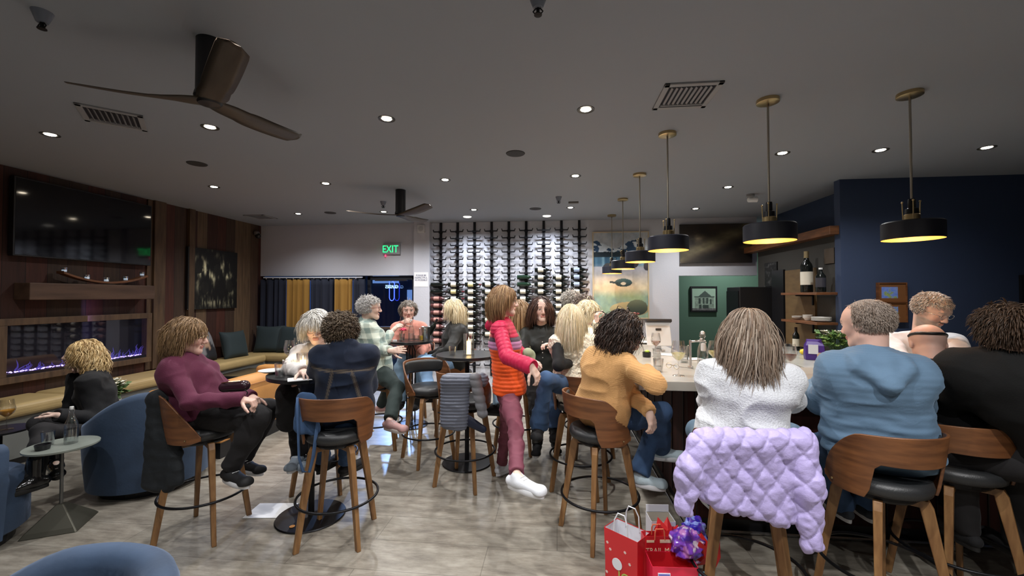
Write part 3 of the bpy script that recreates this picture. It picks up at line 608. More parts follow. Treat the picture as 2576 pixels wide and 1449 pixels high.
def make_stool(label,loc,rz):
    s=thing('bar_stool',label,'bar stool',loc,rz,'walnut bar stools with black seats')
    MB().lathe([(.0001,.66),(.17,.66),(.198,.672),(.205,.70),(.198,.725),(.17,SEAT),(.0001,SEAT+.004)],n=40,closed=True).build('seat',MT['leather'],s,smooth='all')
    b=MB().grid(shell_band(.213,.013),closed=True); n=44; b.f+=[(0,1,2,3),((n-1)*4+3,(n-1)*4+2,(n-1)*4+1,(n-1)*4)]
    b.build('backrest',MT['walnut'],s,smooth=30,bevel=.003)
    # padded lining inside the band
    P=[];m=26
    for i in range(m):
        d=-62+124*i/(m-1); t=abs(d); a=math.radians(180+d); e=min(1,(62-t)/10+.05); row=[]
        for q in range(10):
            ph=2*math.pi*q/10; rr_=.213+.028-.007-.014*(1-math.cos(ph)*1.0)*.8*e; z=.897+.062*math.sin(ph)*(.75+.25*e)
            row.append((rr_*math.cos(a),rr_*math.sin(a),z))
        P.append(row)
    b=MB().grid(P,closed=True); b.f+=[tuple(range(10)),tuple((m-1)*10+k for k in range(10))[::-1]]; b.build('back_pad',MT['leather'],s,smooth='all')
    MB().lathe([(.0001,.625),(.14,.625),(.155,.64),(.155,.66),(.0001,.66)],n=24,closed=True).build('swivel_plate',MT['black_metal'],s)
    for k in range(4):
        a=math.radians(45+90*k); R=Matrix.Rotation(a,4,'Z'); q=MB(); q.M=R; P=[]
        for z,r,wx,wy in ((0,.272,.017,.013),(.3,.226,.02,.015),(.6,.172,.026,.018),(.64,.15,.03,.019)): P.append([(r-wx,-wy,z),(r+wx,-wy,z),(r+wx,wy,z),(r-wx,wy,z)])
        q.grid(P,closed=True); q.f+=[(3,2,1,0),(12,13,14,15)]; q.bb(.02,.17,-.018,.018,.60,.632); q.build('leg',MT['leg_wood'],s,bevel=.004)
    MB().tube([(.259*math.cos(t),.259*math.sin(t),.275) for t in [2*math.pi*i/48 for i in range(48)]],.0085,8,closed=True).build('footrest',MT['black_metal'],s,smooth='all')
    q=MB()
    for d,z in ((-96,.69),(96,.69),(-70,.80),(70,.80)): a=math.radians(180+d); q.sphere((.226*math.cos(a)*1.01,.226*math.sin(a)*1.01,z),.006,8)
    q.build('bolt_heads',MT['brass'],s); return s
STOOLS=dict(
 A=(-2.43,2.68,8,'walnut bar stool under the woman in the burgundy hoodie, black vest on its back'),
 B=(-1.98,3.42,-80,'walnut bar stool behind the post of the near round table, under the white haired woman'),
 C=(-1.48,2.72,100,'walnut bar stool under the person in the dark denim jacket, blue bag hanging from it'),
 D=(-1.93,4.36,20,'bar stool under the woman in the pale plaid jacket'),
 N=(-1.22,4.95,185,'bar stool under the blonde woman in the black shirt'),
 E=(-1.27,4.07,-48,'empty walnut bar stool with its black back pad showing'),
 F=(-.80,3.62,75,'walnut bar stool with a grey puffer jacket over its back'),
 G=(-.42,4.45,170,'bar stool behind the woman in the red and orange jacket'),
 H=(.20,3.62,70,'walnut bar stool under the woman in the white fluffy vest'),
 O=(.34,4.44,10,'bar stool under the short haired blonde woman at the far bar'),
 I=(.29,2.93,30,'walnut bar stool under the woman in the camel sweater'),
 K=(.94,2.23,70,'walnut bar stool with the lavender quilted jacket over its back'),
 L=(1.63,2.33,98,'walnut bar stool under the man in the blue hoodie'),
 M=(2.50,2.13,95,'bar stool under the man in the black coat at the right edge'))
S0=None; STO={}
for k,(x,y,a,l) in STOOLS.items():
    if S0 is None: S0=make_stool(l,(x,y,0),math.radians(a)); STO[k]=S0
    else: STO[k]=dup(S0,(x,y,0),math.radians(a),label=l)
# ------------------------------------------------------------ tables
M_TOP=mat('table_top_black',(.016,.017,.018),.28)
def post_table(name,x,y,r,h,label,two=False):
    t=thing(name,label,'table',(x,y,0)); MB().lathe([(.0001,h-.035),(r-.03,h-.035),(r,h-.025),(r,h),(.0001,h)],n=64,closed=True).build('tabletop',M_TOP,t,smooth=True)
    q=MB(); 
    q.lathe([(.022,.02),(.022,h-.06)],n=16); q.lathe([(.06,h-.075),(.10,h-.035)],n=16); q.build('post',MT['black_metal'],t,smooth=True)
    MB().lathe([(.0001,0),(.235,0),(.24,.006),(.235,.013),(.03,.02),(.0001,.02)],n=48,closed=True).build('base',MT['black_metal'],t,smooth=True); return t
TB1=(-1.80,2.93); TB2=(-.87,4.02); TB3=(-1.83,5.12)
post_table('high_table',*TB1,.30,1.055,'tall round black table between the burgundy hoodie and denim jacket')
MB().lathe([(.0001,.0205),(.018,.0205),(.018,.022),(.0001,.022)],n=16,closed=True).build('table_sticker',mat('sticker_amber',srgb(196,132,52),.5),bpy.data.objects['high_table'],loc=(-.035,-.17,-.004))
post_table('high_table',*TB2,.30,1.055,'tall round black table with the lit candle, left of the red jacket')
t=thing('high_table','small round black high table with wire legs in front of the pink top','table',(*TB3,0))
MB().lathe([(.0001,1.03),(.26,1.03),(.27,1.035),(.27,1.06),(.0001,1.06)],n=48,closed=True).build('tabletop',M_TOP,t,smooth=True)
q=MB(); q.tube([(-.055,0,.03),(-.055,0,.92),(-.03,0,.99),(0,0,1.02),(.03,0,.99),(.055,0,.92),(.055,0,.03)],.008,8); q.build('wire_post',MT['black_metal'],t,smooth='all')
q=MB(); q.tube([(0,-.055,.03),(0,-.055,.92),(0,-.03,.99),(0,0,1.02),(0,.03,.99),(0,.055,.92),(0,.055,.03)],.008,8); q.build('wire_post',MT['black_metal'],t,smooth='all')
MB().lathe([(.0001,0),(.21,0),(.215,.01),(.0001,.03)],n=40,closed=True).build('base',MT['black_metal'],t,smooth=True)
# side table by the armchair
t=thing('side_table','small round grey side table with a pyramid base beside the armchair','side table',(-3.48,2.62,0),.5)
MB().lathe([(.0001,.555),(.19,.555),(.195,.56),(.195,.57),(.0001,.57)],n=48,closed=True).build('tabletop',mat('slate_top',srgb(132,138,130),.25,var=.1),t,smooth=True)
MB().lathe([(.010,.12),(.010,.555)],n=10).build('stem',mat('stem_grey',(.16,.16,.15),.4,.7),t,smooth=True)
MB().add([(.15,.15,0),(-.15,.15,0),(-.15,-.15,0),(.15,-.15,0),(.13,.13,.03),(-.13,.13,.03),(-.13,-.13,.03),(.13,-.13,.03),(.02,.02,.16),(-.02,.02,.16),(-.02,-.02,.16),(.02,-.02,.16)],[(3,2,1,0),(8,9,10,11)]+[(i,(i+1)%4,4+(i+1)%4,4+i) for i in range(4)]+[(4+i,4+(i+1)%4,8+(i+1)%4,8+i) for i in range(4)]).build('pyramid_base',mat('base_bronze',srgb(88,86,76),.45,.6),t,bevel=.006)
t=thing('coffee_table','low black box frame table in front of the back bench','coffee table',(-4.55,6.0,0))
q=MB(); q.bb(-.45,.45,-.35,.35,.43,.45); q.build('tabletop',mat('smoked_top',(.02,.02,.022),.15),t)
for a in(-1,1):
    for b_ in(-1,1): MB().bb(a*.44-.012,a*.44+.012,b_*.34-.012,b_*.34+.012,0,.43).build('leg',MT['black_metal'],t)
q=MB()
for a in(-1,1): q.bb(a*.44-.012,a*.44+.012,-.34,.34,.40,.43).bb(-.44,.44,a*.34-.012,a*.34+.012,.40,.43)
q.build('frame_rails',MT['black_metal'],t)
# ------------------------------------------------------------ barrel armchairs (face local +X)
M_VEL=mat('blue_velvet',srgb(48,66,90),.75,sheen=.9,var=.25,scale=5,bump=.08,bscale=50)
def armchair(label,x,y,a,mt=M_VEL,hb=.80,ha=.60,R=.41):
    c=thing('armchair',label,'armchair',(x,y,0),math.radians(a)); P=[];n=40
    for i in range(n):
        d=-128+256*i/(n-1); t=abs(d); k=max(0,min(1,(t-35)/85)); k=k*k*(3-2*k); top=hb*(1-k)+ha*k; an=math.radians(180+d); row=[]
        th=.05
        for q in range(14):
            if q<5: z=.07+(top-.07-th)*q/4; r=R+ .03*math.sin(q/4*1.6)
            elif q<9: ph=math.pi*(q-4)/5; r=R+.03-th+th*math.cos(ph); z=top-th+th*math.sin(ph)
            else: z=top-th-(top-th-.3)*(q-9)/4; r=R+.03-2*th
            row.append((r*math.cos(an)*1.0,r*math.sin(an),z))
        P.append(row)
    b=MB().grid(P,closed=True); b.f+=[tuple(range(14)),tuple((n-1)*14+k for k in range(14))[::-1]]; b.build('shell',mt,c,smooth=60)
    q=MB(); prof=[]; 
    P=[]
    for z,g in ((.07,-.02),(.09,0),(.38,0),(.42,-.015),(.445,-.05)):
        P.append([((R-.055+g)*math.cos(t)*(1.0 if math.cos(t)<0 else 1.12),(R-.055+g)*math.sin(t),z) for t in [2*math.pi*i/36 for i in range(36)]])
    q.grid(P,closed=True); q.f.append(tuple(4*36+i for i in range(36))); q.f.append(tuple(range(36))[::-1]); q.f=[f for f in q.f]; q.build('seat',mt,c,smooth=50)
    MB().lathe([(.0001,0),(.33,0),(.34,.07),(.0001,.07)],n=32,closed=True).build('plinth',MT['black_plastic'],c); 
    return c
armchair('blue velvet barrel armchair the blonde woman in black sits in',-3.52,3.32,165,hb=.85)
armchair('dark blue velvet armchair cut off by the left edge',-3.90,2.26,60,hb=.76,ha=.68)
armchair('blue velvet armchair whose rounded back shows at the bottom left corner',-1.43,.94,-100,hb=.795,ha=.62,R=.34)
# ------------------------------------------------------------ orange leather sofa with its back to the room
M_OR=mat('orange_leather',srgb(196,138,74),.5,var=.12,scale=3,bump=.1,bscale=120)
s=thing('sofa','orange tan leather sofa with its back to the tall tables','sofa',(-3.3,4.72,0))
MB().bb(-.85,0,-.90,.85,.16,.42).build('base',M_OR,s,bevel=.02,segs=3)
P=[];n=30
for i in range(n):
    y=-.90+1.75*i/(n-1); P.append([(-.02,y,.30),(0.0,y,.55),(-.01,y,.68),(-.06,y,.74),(-.14,y,.745),(-.20,y,.70),(-.24,y,.55),(-.26,y,.42)])
b=MB().grid(P,closed=True); b.f+=[tuple(range(8))[::-1],tuple((n-1)*8+k for k in range(8))]; b.build('backrest',M_OR,s,smooth=60,bevel=0)
MB().tube([(.003,-.90,.66),(.003,.85,.66)],.006,6).build('piping',mat('piping_orange',srgb(150,98,46),.5),s)
for y0,y1,nm in ((-.90,-.70,'armrest'),(.65,.85,'armrest')): MB().bb(-.85,-.12,y0,y1,.3,.66).build(nm,M_OR,s,bevel=.05,segs=4)
for y0 in (-.68,-.02): MB().bb(-.84,-.22,y0,y0+.65,.40,.50).build('seat_cushion',M_OR,s,bevel=.04,segs=3)
MB().bb(-.82,-.03,-.87,.82,.0,.16).build('plinth',MT['black_plastic'],s)
# ------------------------------------------------------------ bar and inner counter
bar=thing('bar','marble topped L shaped bar with dark wood front','bar',(0,0,0))
ZB=1.07
MB().prism([(.53,2.80),(5.0,2.80),(5.0,3.46),(1.20,3.46),(1.20,7.1),(.53,7.1)],.062,'xy',(0,0,ZB-.062)).build('countertop',MT['marble'],bar,bevel=.005)
MB().prism([(.90,3.02),(4.98,3.02),(4.98,3.40),(1.16,3.40),(1.16,7.1),(.90,7.1)],ZB-.062-.10,'xy',(0,0,.10)).build('front_panels',MT['darkwood'],bar)
q=MB()
for i in range(14): q.bb(.95+i*.3,.957+i*.3,3.012,3.021,.12,1.0)
for i in range(13): q.bb(.892,.901,3.1+i*.3,3.107+i*.3,.12,1.0)
q.build('panel_battens',mat('bar_groove',(.01,.006,.005),.5),bar)['kind']='stuff'
MB().prism([(.93,3.05),(4.95,3.05),(4.95,3.38),(1.14,3.38),(1.14,7.1),(.93,7.1)],.10,'xy',(0,0,0)).build('toe_kick',MT['black_plastic'],bar)
MB().tube([(.885,7.0,.02),(.885,3.01,.02),(4.9,3.01,.02)],.012,6).build('base_trim',MT['steel'],bar)
ic=thing('service_counter','pale stone counter behind the bar along the service wall','counter',(0,0,0))
MB().prism([(2.42,4.25),(3.9,4.25),(3.9,5.1),(3.22,5.1),(3.22,6.2),(2.55,6.2)],.05,'xy',(0,0,.87)).build('countertop',mat('grey_stone',srgb(168,168,160),.25,var=.08),ic,bevel=.004)
MB().prism([(2.50,4.32),(3.9,4.32),(3.9,5.09),(3.21,5.09),(3.21,6.15),(2.62,6.15)],.82,'xy',(0,0,.05)).build('cabinet_body',MT['black_plastic'],ic)
fr=thing('drinks_fridge','tall black cabinet beside the corridor opening','fridge',(2.98,6.90,0)); MB().bb(-.22,.25,-.24,.24,.05,1.76).build('body',MT['black_plastic'],fr,bevel=.01); MB().bb(-.235,-.22,-.22,.22,.12,1.7).build('door',mat('fridge_door',(.008,.008,.010),.2),fr); MB().bb(-.25,-.235,-.20,-.18,.7,1.2).build('handle',MT['steel'],fr); MB().bb(-.2,.23,-.22,.22,0,.05).build('plinth',MT['black_metal'],fr)
o=MB().bb(3.225,3.25,5.62,6.30,.95,1.98).build('plywood_panel',mat('plywood',srgb(112,90,58),.6,col2=srgb(92,72,46),scale=4,stretch=(1,1,3))); tag(o,'brown plywood panel on the service wall behind the shelves','panel')
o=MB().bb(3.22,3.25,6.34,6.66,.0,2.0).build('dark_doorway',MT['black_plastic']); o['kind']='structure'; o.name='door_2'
for z,l,y1 in ((1.665,'upper wooden shelf with the big bottle on the service wall',5.95),(1.315,'lower wooden shelf with plates on the service wall',5.95)):
    s_=thing('wall_shelf',l,'shelf',(3.25,5.18,z)); MB().bb(-.26,-.03,0,y1-5.18,-.03,0).build('board',MT['walnut'],s_,bevel=.003); q=MB(); q.bb(-.24,-.03,.45,.47,-.045,-.03).bb(-.045,-.03,.45,.47,-.16,-.03); q.build('bracket',MT['black_metal'],s_)
o=MB().bb(0,.012,-.09,.09,-.09,.09).build('wall_tile',mat('tile_brown',srgb(74,62,50),.5),loc=(3.235,5.35,2.1)); tag(o,'small brown square plaque on the service wall under the beam','plaque')
# ------------------------------------------------------------ glassware and bottles
WH_W=mat('white_wine',(.75,.68,.25),.05,trans=.0,alpha=.55); RED_W=mat('rose_wine',(.35,.12,.06),.05,alpha=.7); WATER=clear_glass('water',(.93,.97,.98),.16); AMB=mat('amber_drink',(.75,.36,.04),.05,alpha=.8); JUICE=mat('orange_juice',(.95,.62,.05),.3)
def wine_glass(x,y,z,label,wine=None,s=1.0,tall=False,group=None):
    g=thing('wine_glass',label,'wine glass',(x,y,z),group=group)
    p=[(.036,0),(.034,.003),(.005,.006),(.0035,.02),(.0035,.085),(.012,.094),(.036,.118),(.044,.145),(.038,.19),(.033,.215)] if not tall else [(.030,0),(.028,.003),(.004,.006),(.0035,.02),(.0035,.075),(.010,.082),(.020,.10),(.024,.14),(.022,.20),(.019,.225)]
    MB().lathe([(a*s,b*s) for a,b in p],n=24,closed=True).build('bowl',GLASS,g,smooth='all')
    if wine: MB().lathe([(.0001,.096*s),(.011*s,.0965*s),(.034*s,.1185*s),(.0405*s,.140*s),(.0001,.140*s)] if not tall else [(.0001,.084*s),(.018*s,.10*s),(.0225*s,.14*s),(.0215*s,.17*s),(.0001,.17*s)],n=20,closed=True).build('wine',wine,g,smooth=True)
    return g
def tumbler(x,y,z,label,fill=WATER,h=.095,lvl=.5,group=None,name='water_glass',cat='drinking glass'):
    g=thing(name,label,cat,(x,y,z),group=group); MB().lathe([(.0001,.006),(.026,.006),(.036,h-.001),(.0375,h),(.030,.0),(.0001,0)],n=20,closed=True).build('glass_wall',GLASS,g,smooth=True)
    if fill: MB().lathe([(.0001,.007),(.0255,.007),(.0255+.010*lvl,.006+(h-.01)*lvl),(.0001,.006+(h-.01)*lvl)],n=18,closed=True).build('drink',fill,g,smooth=True)
    return g
def swing_bottle(x,y,z,label,h=.27,lvl=.5):
    g=thing('water_bottle',label,'bottle',(x,y,z)); k=h/.27
    MB().lathe([(.0001,0),(.036,0),(.038,.006),(.038,.12*k),(.034,.15*k),(.020,.19*k),(.014,.215*k),(.0135,.24*k),(.017,.243*k),(.017,.25*k),(.012,.252*k)],n=24,closed=True).build('glass_wall',GLASS,g,smooth=True)
    MB().lathe([(.0001,.005),(.0355,.005),(.036,.12*k*lvl*1.6),(.0001,.12*k*lvl*1.6)],n=20,closed=True).build('water',WATER,g,smooth=True)
    MB().lathe([(.011,.248*k),(.013,.255*k),(.011,.27*k),(.0001,.272*k)],n=14,closed=True).build('stopper',mat('stopper_white',(.8,.8,.78),.4),g,smooth=True)
    MB().tube([(.014,0,.225*k),(.022,0,.235*k),(.017,0,.262*k),(0,0,.266*k),(-.017,0,.262*k),(-.022,0,.235*k),(-.014,0,.225*k)],.0018,6).build('wire_bail',MT['steel'],g)
    return g
def plate(x,y,z,label,r=.11,mt=None,n=1):
    b=MB()
    for i in range(n): b.lathe([(.0001,.004),(r*.6,.004),(r,.018),(r,.021),(r*.58,.009),(.0001,.009)],(0,0,i*.009),32,closed=True)
    o=b.build('plate',mt or MT['white_ceramic'],smooth=True,loc=(x,y,z)); return tag(o,label,'plate')
# near table, TB1
zx=1.056; tx,ty=TB1
def P1(px,py,z=zx): v=atz(px,py,z); return v.x,v.y,z
plate(*P1(682,938),'white plate on the left side of the near round table',.085); tumbler(*P1(705,948),'water tumbler at the near edge of the round table',lvl=.45)
tumbler(*P1(724,938),'water tumbler just behind the nearest one on the round table',lvl=.5); wine_glass(*P1(728,925),'empty wine glass at the left of the cluster on the round table'); wine_glass(*P1(745,920),'second empty wine glass beside the swing top bottle',tall=True)
swing_bottle(*P1(783,922),'clear swing top bottle on the round table before the white haired woman',.30,.3)
wine_glass(*P1(765,918),'empty champagne flute behind the lantern on the near table',tall=True)
def lantern(x,y,z,label,h=.15,r=.05,pw=3.5,k=1):
    g=thing('candle_lantern',label,'candle lantern',(x,y,z)); MB().lathe([(r,.004),(r,h),(r-.002,h),(r-.002,.004)],n=24,closed=True).build('glass_cylinder',GLASS,g,smooth=True)
    MB().lathe([(.0001,0),(r+.003,0),(r+.003,.004),(.0001,.004)],n=24,closed=True).build('base',MT['steel'],g)
    MB().lathe([(.0001,.004),(.022,.004),(.022,h*.62),(.0001,h*.62)],n=16,closed=True).build('candle',mat('candle_wax',(.95,.85,.6),.5,emit=(1,.72,.3),es=2.4*k),g,smooth=True)
    MB().lathe([(.0001,h*.62),(.005,h*.66),(.003,h*.74),(.0001,h*.8)],n=8,closed=True).build('flame',mat('flame_glow',(1,.8,.4),.5,emit=(1,.7,.3),es=25),g,smooth=True)
    ld=bpy.data.lights.new('candle_light','POINT'); ld.energy=pw; ld.color=(1,.72,.36); ld.shadow_soft_size=.02; lo=link(bpy.data.objects.new('candle_light',ld)); lo.location=(0,0,h+.03); lo.parent=g; return g
lantern(*P1(762,935),'glass lantern with a bright candle on the near round table',.14,.045,.45)
tumbler(*P1(745,930),'small tumbler behind the lantern on the near table',lvl=.4); plate(*P1(790,942),'white plate in front of the denim jacket on the near table',.075)
def slab(name,label,cat,c,d,rz,mt,bevel=.0): o=MB().box((0,0,0),d).build(name,mt,bevel=bevel,loc=c); o.rotation_euler=(0,0,rz); return tag(o,label,cat)
x,y,z=P1(755,955); slab('napkin','white napkin hanging at the near edge of the round table','napkin',(x,y,z+.004),(.15,.11,.006),.6,MT['paper'])
x,y,z=atz(683,1285,0); slab('paper_sheet','white sheet of paper lying on the floor by the table base','paper',(x,y,.003),(.30,.216,.003),.12,mat('paper_bright',(.86,.86,.86),.8))
# middle table, TB2
lantern(TB2[0]+.02,TB2[1]-.02,zx,'tall glass lantern with a bright candle on the table left of the red jacket',.20,.052,2.0,1.3)
tumbler(TB2[0]-.13,TB2[1]-.07,zx,'round clear tumbler beside the tall lantern',lvl=.35,h=.08)
# far table, TB3
tx,ty=TB3; z=1.061
swing_bottle(tx+.02,ty-.05,z,'clear swing top bottle on the far wire leg table',.27,.5); tumbler(tx-.08,ty-.10,z,'water tumbler before the red rose on the far table'); tumbler(tx+.09,ty-.05,z,'tumbler between bottle and ice bucket on the far table',lvl=.3,h=.07)
tumbler(tx+.14,ty-.0,z+.0,'flute of orange juice beside the ice bucket',JUICE,.15,.4)
g=thing('ice_bucket','chrome ice bucket with ring handles on the far table','ice bucket',(tx+.19,ty+.03,z)); MB().lathe([(.0001,0),(.055,0),(.07,.17),(.073,.172),(.066,.168),(.052,.01),(.0001,.01)],n=28,closed=True).build('bucket',MT['steel'],g,smooth=True); MB().tube([(.02*math.cos(t)+.01,-.078,.13+.02*math.sin(t)) for t in [i*math.pi/6 for i in range(12)]],.004,6,closed=True).build('ring_handle',MT['steel'],g)
b_=thing('wine_bottle','dark bottle tilted in the chrome ice bucket','wine bottle',(tx+.19,ty+.03,z+.02),group=None); wine_bottle_parts(b_,BG,BG,CB,.95); b_.rotation_euler=(0,.5,.2)
g=thing('rose','single red rose in a small glass vase on the far table','flower',(tx-.13,ty-.02,z)); MB().lathe([(.0001,0),(.016,0),(.018,.07),(.014,.09)],n=14,closed=True).build('vase',GLASS,g,smooth=True)
q=MB(); rr=random.Random(4)
for k in range(26):
    a=k*2.4; r=.010+.0011*k; t=.5+.02*k; q.sphere((r*math.cos(a)+.035,r*math.sin(a),.155-.0009*k),.014,8,(1,1,.55+.3*rr.random()))
q.build('petals',mat('rose_red',(.55,.01,.06),.5),g,smooth='all'); MB().tube([(0,0,.02),(.01,0,.09),(.035,0,.15)],.0025,6).build('stem',mat('stem_green',(.05,.13,.03),.5),g)
slab('card','small white card on the far table beside the rose','card',(tx-.16,ty-.13,z+.01),(.05,.02,.02),.2,MT['paper'])
# side table things
sx,sy=-3.48,2.62
swing_bottle(sx+.03,sy+.03,.571,'swing top water bottle on the small grey side table',.26,.55); tumbler(sx-.09,sy-.02,.571,'water tumbler on the small grey side table',lvl=.3)
b=MB().lathe([(.0001,0),(.036,0),(.042,.035),(.038,.035),(.033,.006),(.0001,.006)],n=20,closed=True).build('dark_cup',MT['black_plastic'],smooth=True,loc=(sx-.02,sy-.10,.571)); tag(b,'low black cup on the small side table','cup')
# bar things
zb=ZB+.001
def PB(px,py): v=atz(px,py,zb); return v.x,v.y,zb
wine_glass(*PB(1650,897),'wine glass with pale rose wine beside the face of the camel sweater woman',RED_W,1.0); wine_glass(*PB(1707,945),'tall stemmed glass of white wine at the bar corner, between the spectacles',WH_W,1.12)
wine_glass(*PB(1797,930),'glass of white wine beside the white sweater woman',WH_W,1.0); wine_glass(*PB(1988,942),'glass of red wine between the white sweater and the blue hoodie',mat('red_wine',(.09,.01,.012),.05),1.0)
tumbler(*PB(1653,905),'patterned water tumbler nearer the small black bowl',lvl=.6); tumbler(*PB(1656,935),'water tumbler by the elbow of the camel sweater',lvl=.4); tumbler(*PB(1722,912),'tall clear glass behind the stemmed white wine',lvl=.35,h=.14)
swing_bottle(*PB(1768,932),'clear swing top bottle on the bar by the white wine glass',.29,.45)
b=MB().lathe([(.0001,0),(.035,0),(.038,.045),(.034,.045),(.031,.008),(.0001,.008)],n=20,closed=True).build('small_bowl',MT['black_plastic'],smooth=True,loc=PB(1627,898)); tag(b,'small black bowl on the bar near the camel sweater','bowl')
x,y,z=PB(1627,898); b=MB().sphere((0,0,0),.022,10,(1,1,.6)).build('lime_wedge',mat('lime',(.45,.62,.08),.5),smooth=True,loc=(x+.004,y,z+.05)); tag(b,'green lime wedge in the small black bowl','lime')
g=thing('spectacles','thin rimmed reading spectacles lying folded open on the marble','spectacles',PB(1692,928)); 
for sx_ in(-.033,.033): MB().tube([(sx_+.024*math.cos(t),0,.022+.018*math.sin(t)) for t in [i*math.pi/8 for i in range(16)]],.0016,6,closed=True).build('rim',MT['brass'],g)
q=MB(); q.tube([(-.058,0,.024),(-.06,.06,.018),(-.052,.12,.004)],.0014,6); q.build('temple_arm',MT['black_metal'],g); q=MB(); q.tube([(.058,0,.024),(.085,.05,.018),(.10,.11,.004)],.0014,6); q.build('temple_arm',MT['black_metal'],g); MB().tube([(-.009,0,.025),(.009,0,.025)],.0014,6).build('bridge',MT['brass'],g); g.rotation_euler=(0,0,-.9)
x,y,z=PB(1745,905); slab('napkin','crumpled white napkin on the bar under the tap','napkin',(x,y,z+.006),(.14,.10,.010),.3,MT['paper'],.003); x,y,z=PB(1690,893); slab('menu_sheet','white menu sheet lying on the bar beyond the wine glasses','menu',(x,y,z+.002),(.21,.15,.003),-.3,MT['paper'])
g=thing('bar_tap','chrome water tap with a horizontal spout on the bar','tap',PB(1737,925)); MB().lathe([(.02,0),(.02,.01),(.009,.015),(.009,.21),(.0001,.212)],n=16,closed=True).build('column',MT['steel'],g,smooth=True); MB().tube([(0,0,.20),(.05,0,.205),(.11,0,.205),(.115,0,.19)],.008,10).sphere((.08,0,.215),.014,8).build('spout',MT['steel'],g,smooth='all'); MB().lathe([(.016,.13),(.018,.14),(.018,.185),(.010,.19)],(.095,0,0),14).build('bottle_cap',mat('cap_plastic',(.75,.72,.7),.3),g,smooth=True)
g=thing('payment_terminal','white and black tablet terminal on a stand at the far bar','payment terminal',(1.02,4.35,zb)); 
MB().box((0,0,.165),(.24,.014,.24),R=Matrix.Rotation(-.35,3,'X')).build('tablet_back',mat('tablet_silver',(.62,.62,.60),.35),g,bevel=.005); MB().box((0,-.009,.30),(.25,.05,.03),R=Matrix.Rotation(-.35,3,'X')).build('tablet_rim',MT['black_plastic'],g,bevel=.006); MB().bb(-.05,.05,-.06,.06,0,.02).bb(-.025,.025,-.01,.02,.02,.10).build('stand',mat('stand_silver',(.5,.5,.5),.3,.5),g,bevel=.004); MB().box((0,.0,.215),(.055,.018,.018),R=Matrix.Rotation(-.35,3,'X')).build('camera_slot',MT['black_plastic'],g,bevel=.003)
x,y,z=PB(1660,880); slab('menu_holder','small black upright menu holder on the bar','menu holder',(x,y+.1,z+.055),(.05,.02,.11),0,MT['black_plastic'])
plate(1.0,5.0,zb,'white plate far down the bar',.10)
# service counter things
cz=.921
def PC(px,py): v=atz(px,py,cz); return v.x,v.y,cz
b=MB().sphere((0,0,0),.034,14,(1.35,1,1)).build('lemon',mat('lemon_skin',(.85,.62,.05),.45,bump=.2,bscale=60),smooth='all',loc=(PC(2022,892)[0],PC(2022,892)[1],cz+.034)); tag(b,'yellow lemon on the service counter','lemon')
g=thing('snack_bag','purple paper bag with white label on the service counter','bag',PC(2048,905),-.3); P=[]
for z,w_,d_ in ((0,.085,.05),(.06,.09,.055),(.16,.085,.045),(.20,.07,.02),(.225,.072,.008)): P.append([(-w_,-d_,z),(w_,-d_,z),(w_,d_,z),(-w_,d_,z)])
q=MB().grid(P,closed=True); q.f+=[(3,2,1,0),(16,17,18,19)]; q.build('bag_body',mat('purple_paper',(.06,.02,.20),.35),g,bevel=.006); MB().box((-.02,-.058,.12),(.09,.004,.10)).build('bag_label',mat('label_white',(.7,.72,.75),.4),g); MB().box((.05,-.056,.05),(.07,.004,.07)).build('window_patch',mat('snack_tan',(.62,.42,.25),.5),g)
b_=thing('wine_bottle','dark bottle with pale label behind the purple bag','wine bottle',(PC(2032,888)[0]-.0,PC(2032,888)[1]+.25,cz)); wine_bottle_parts(b_,BG,LW,CB)
b_=thing('sauce_bottle','small dark bottle right of the purple bag','bottle',(PC(2075,893)[0]+.05,PC(2075,893)[1]+.2,cz)); MB().lathe([(.0001,0),(.03,0),(.03,.12),(.012,.16),(.012,.19),(.0001,.19)],n=16,closed=True).build('glass',BG,b_,smooth=True); MB().lathe([(.0305,.03),(.0305,.10)],n=16,closed=True).build('bottle_label',LW,b_)
plate(*PC(2066,918),'small white dish with lemon pieces at the counter corner',.06)
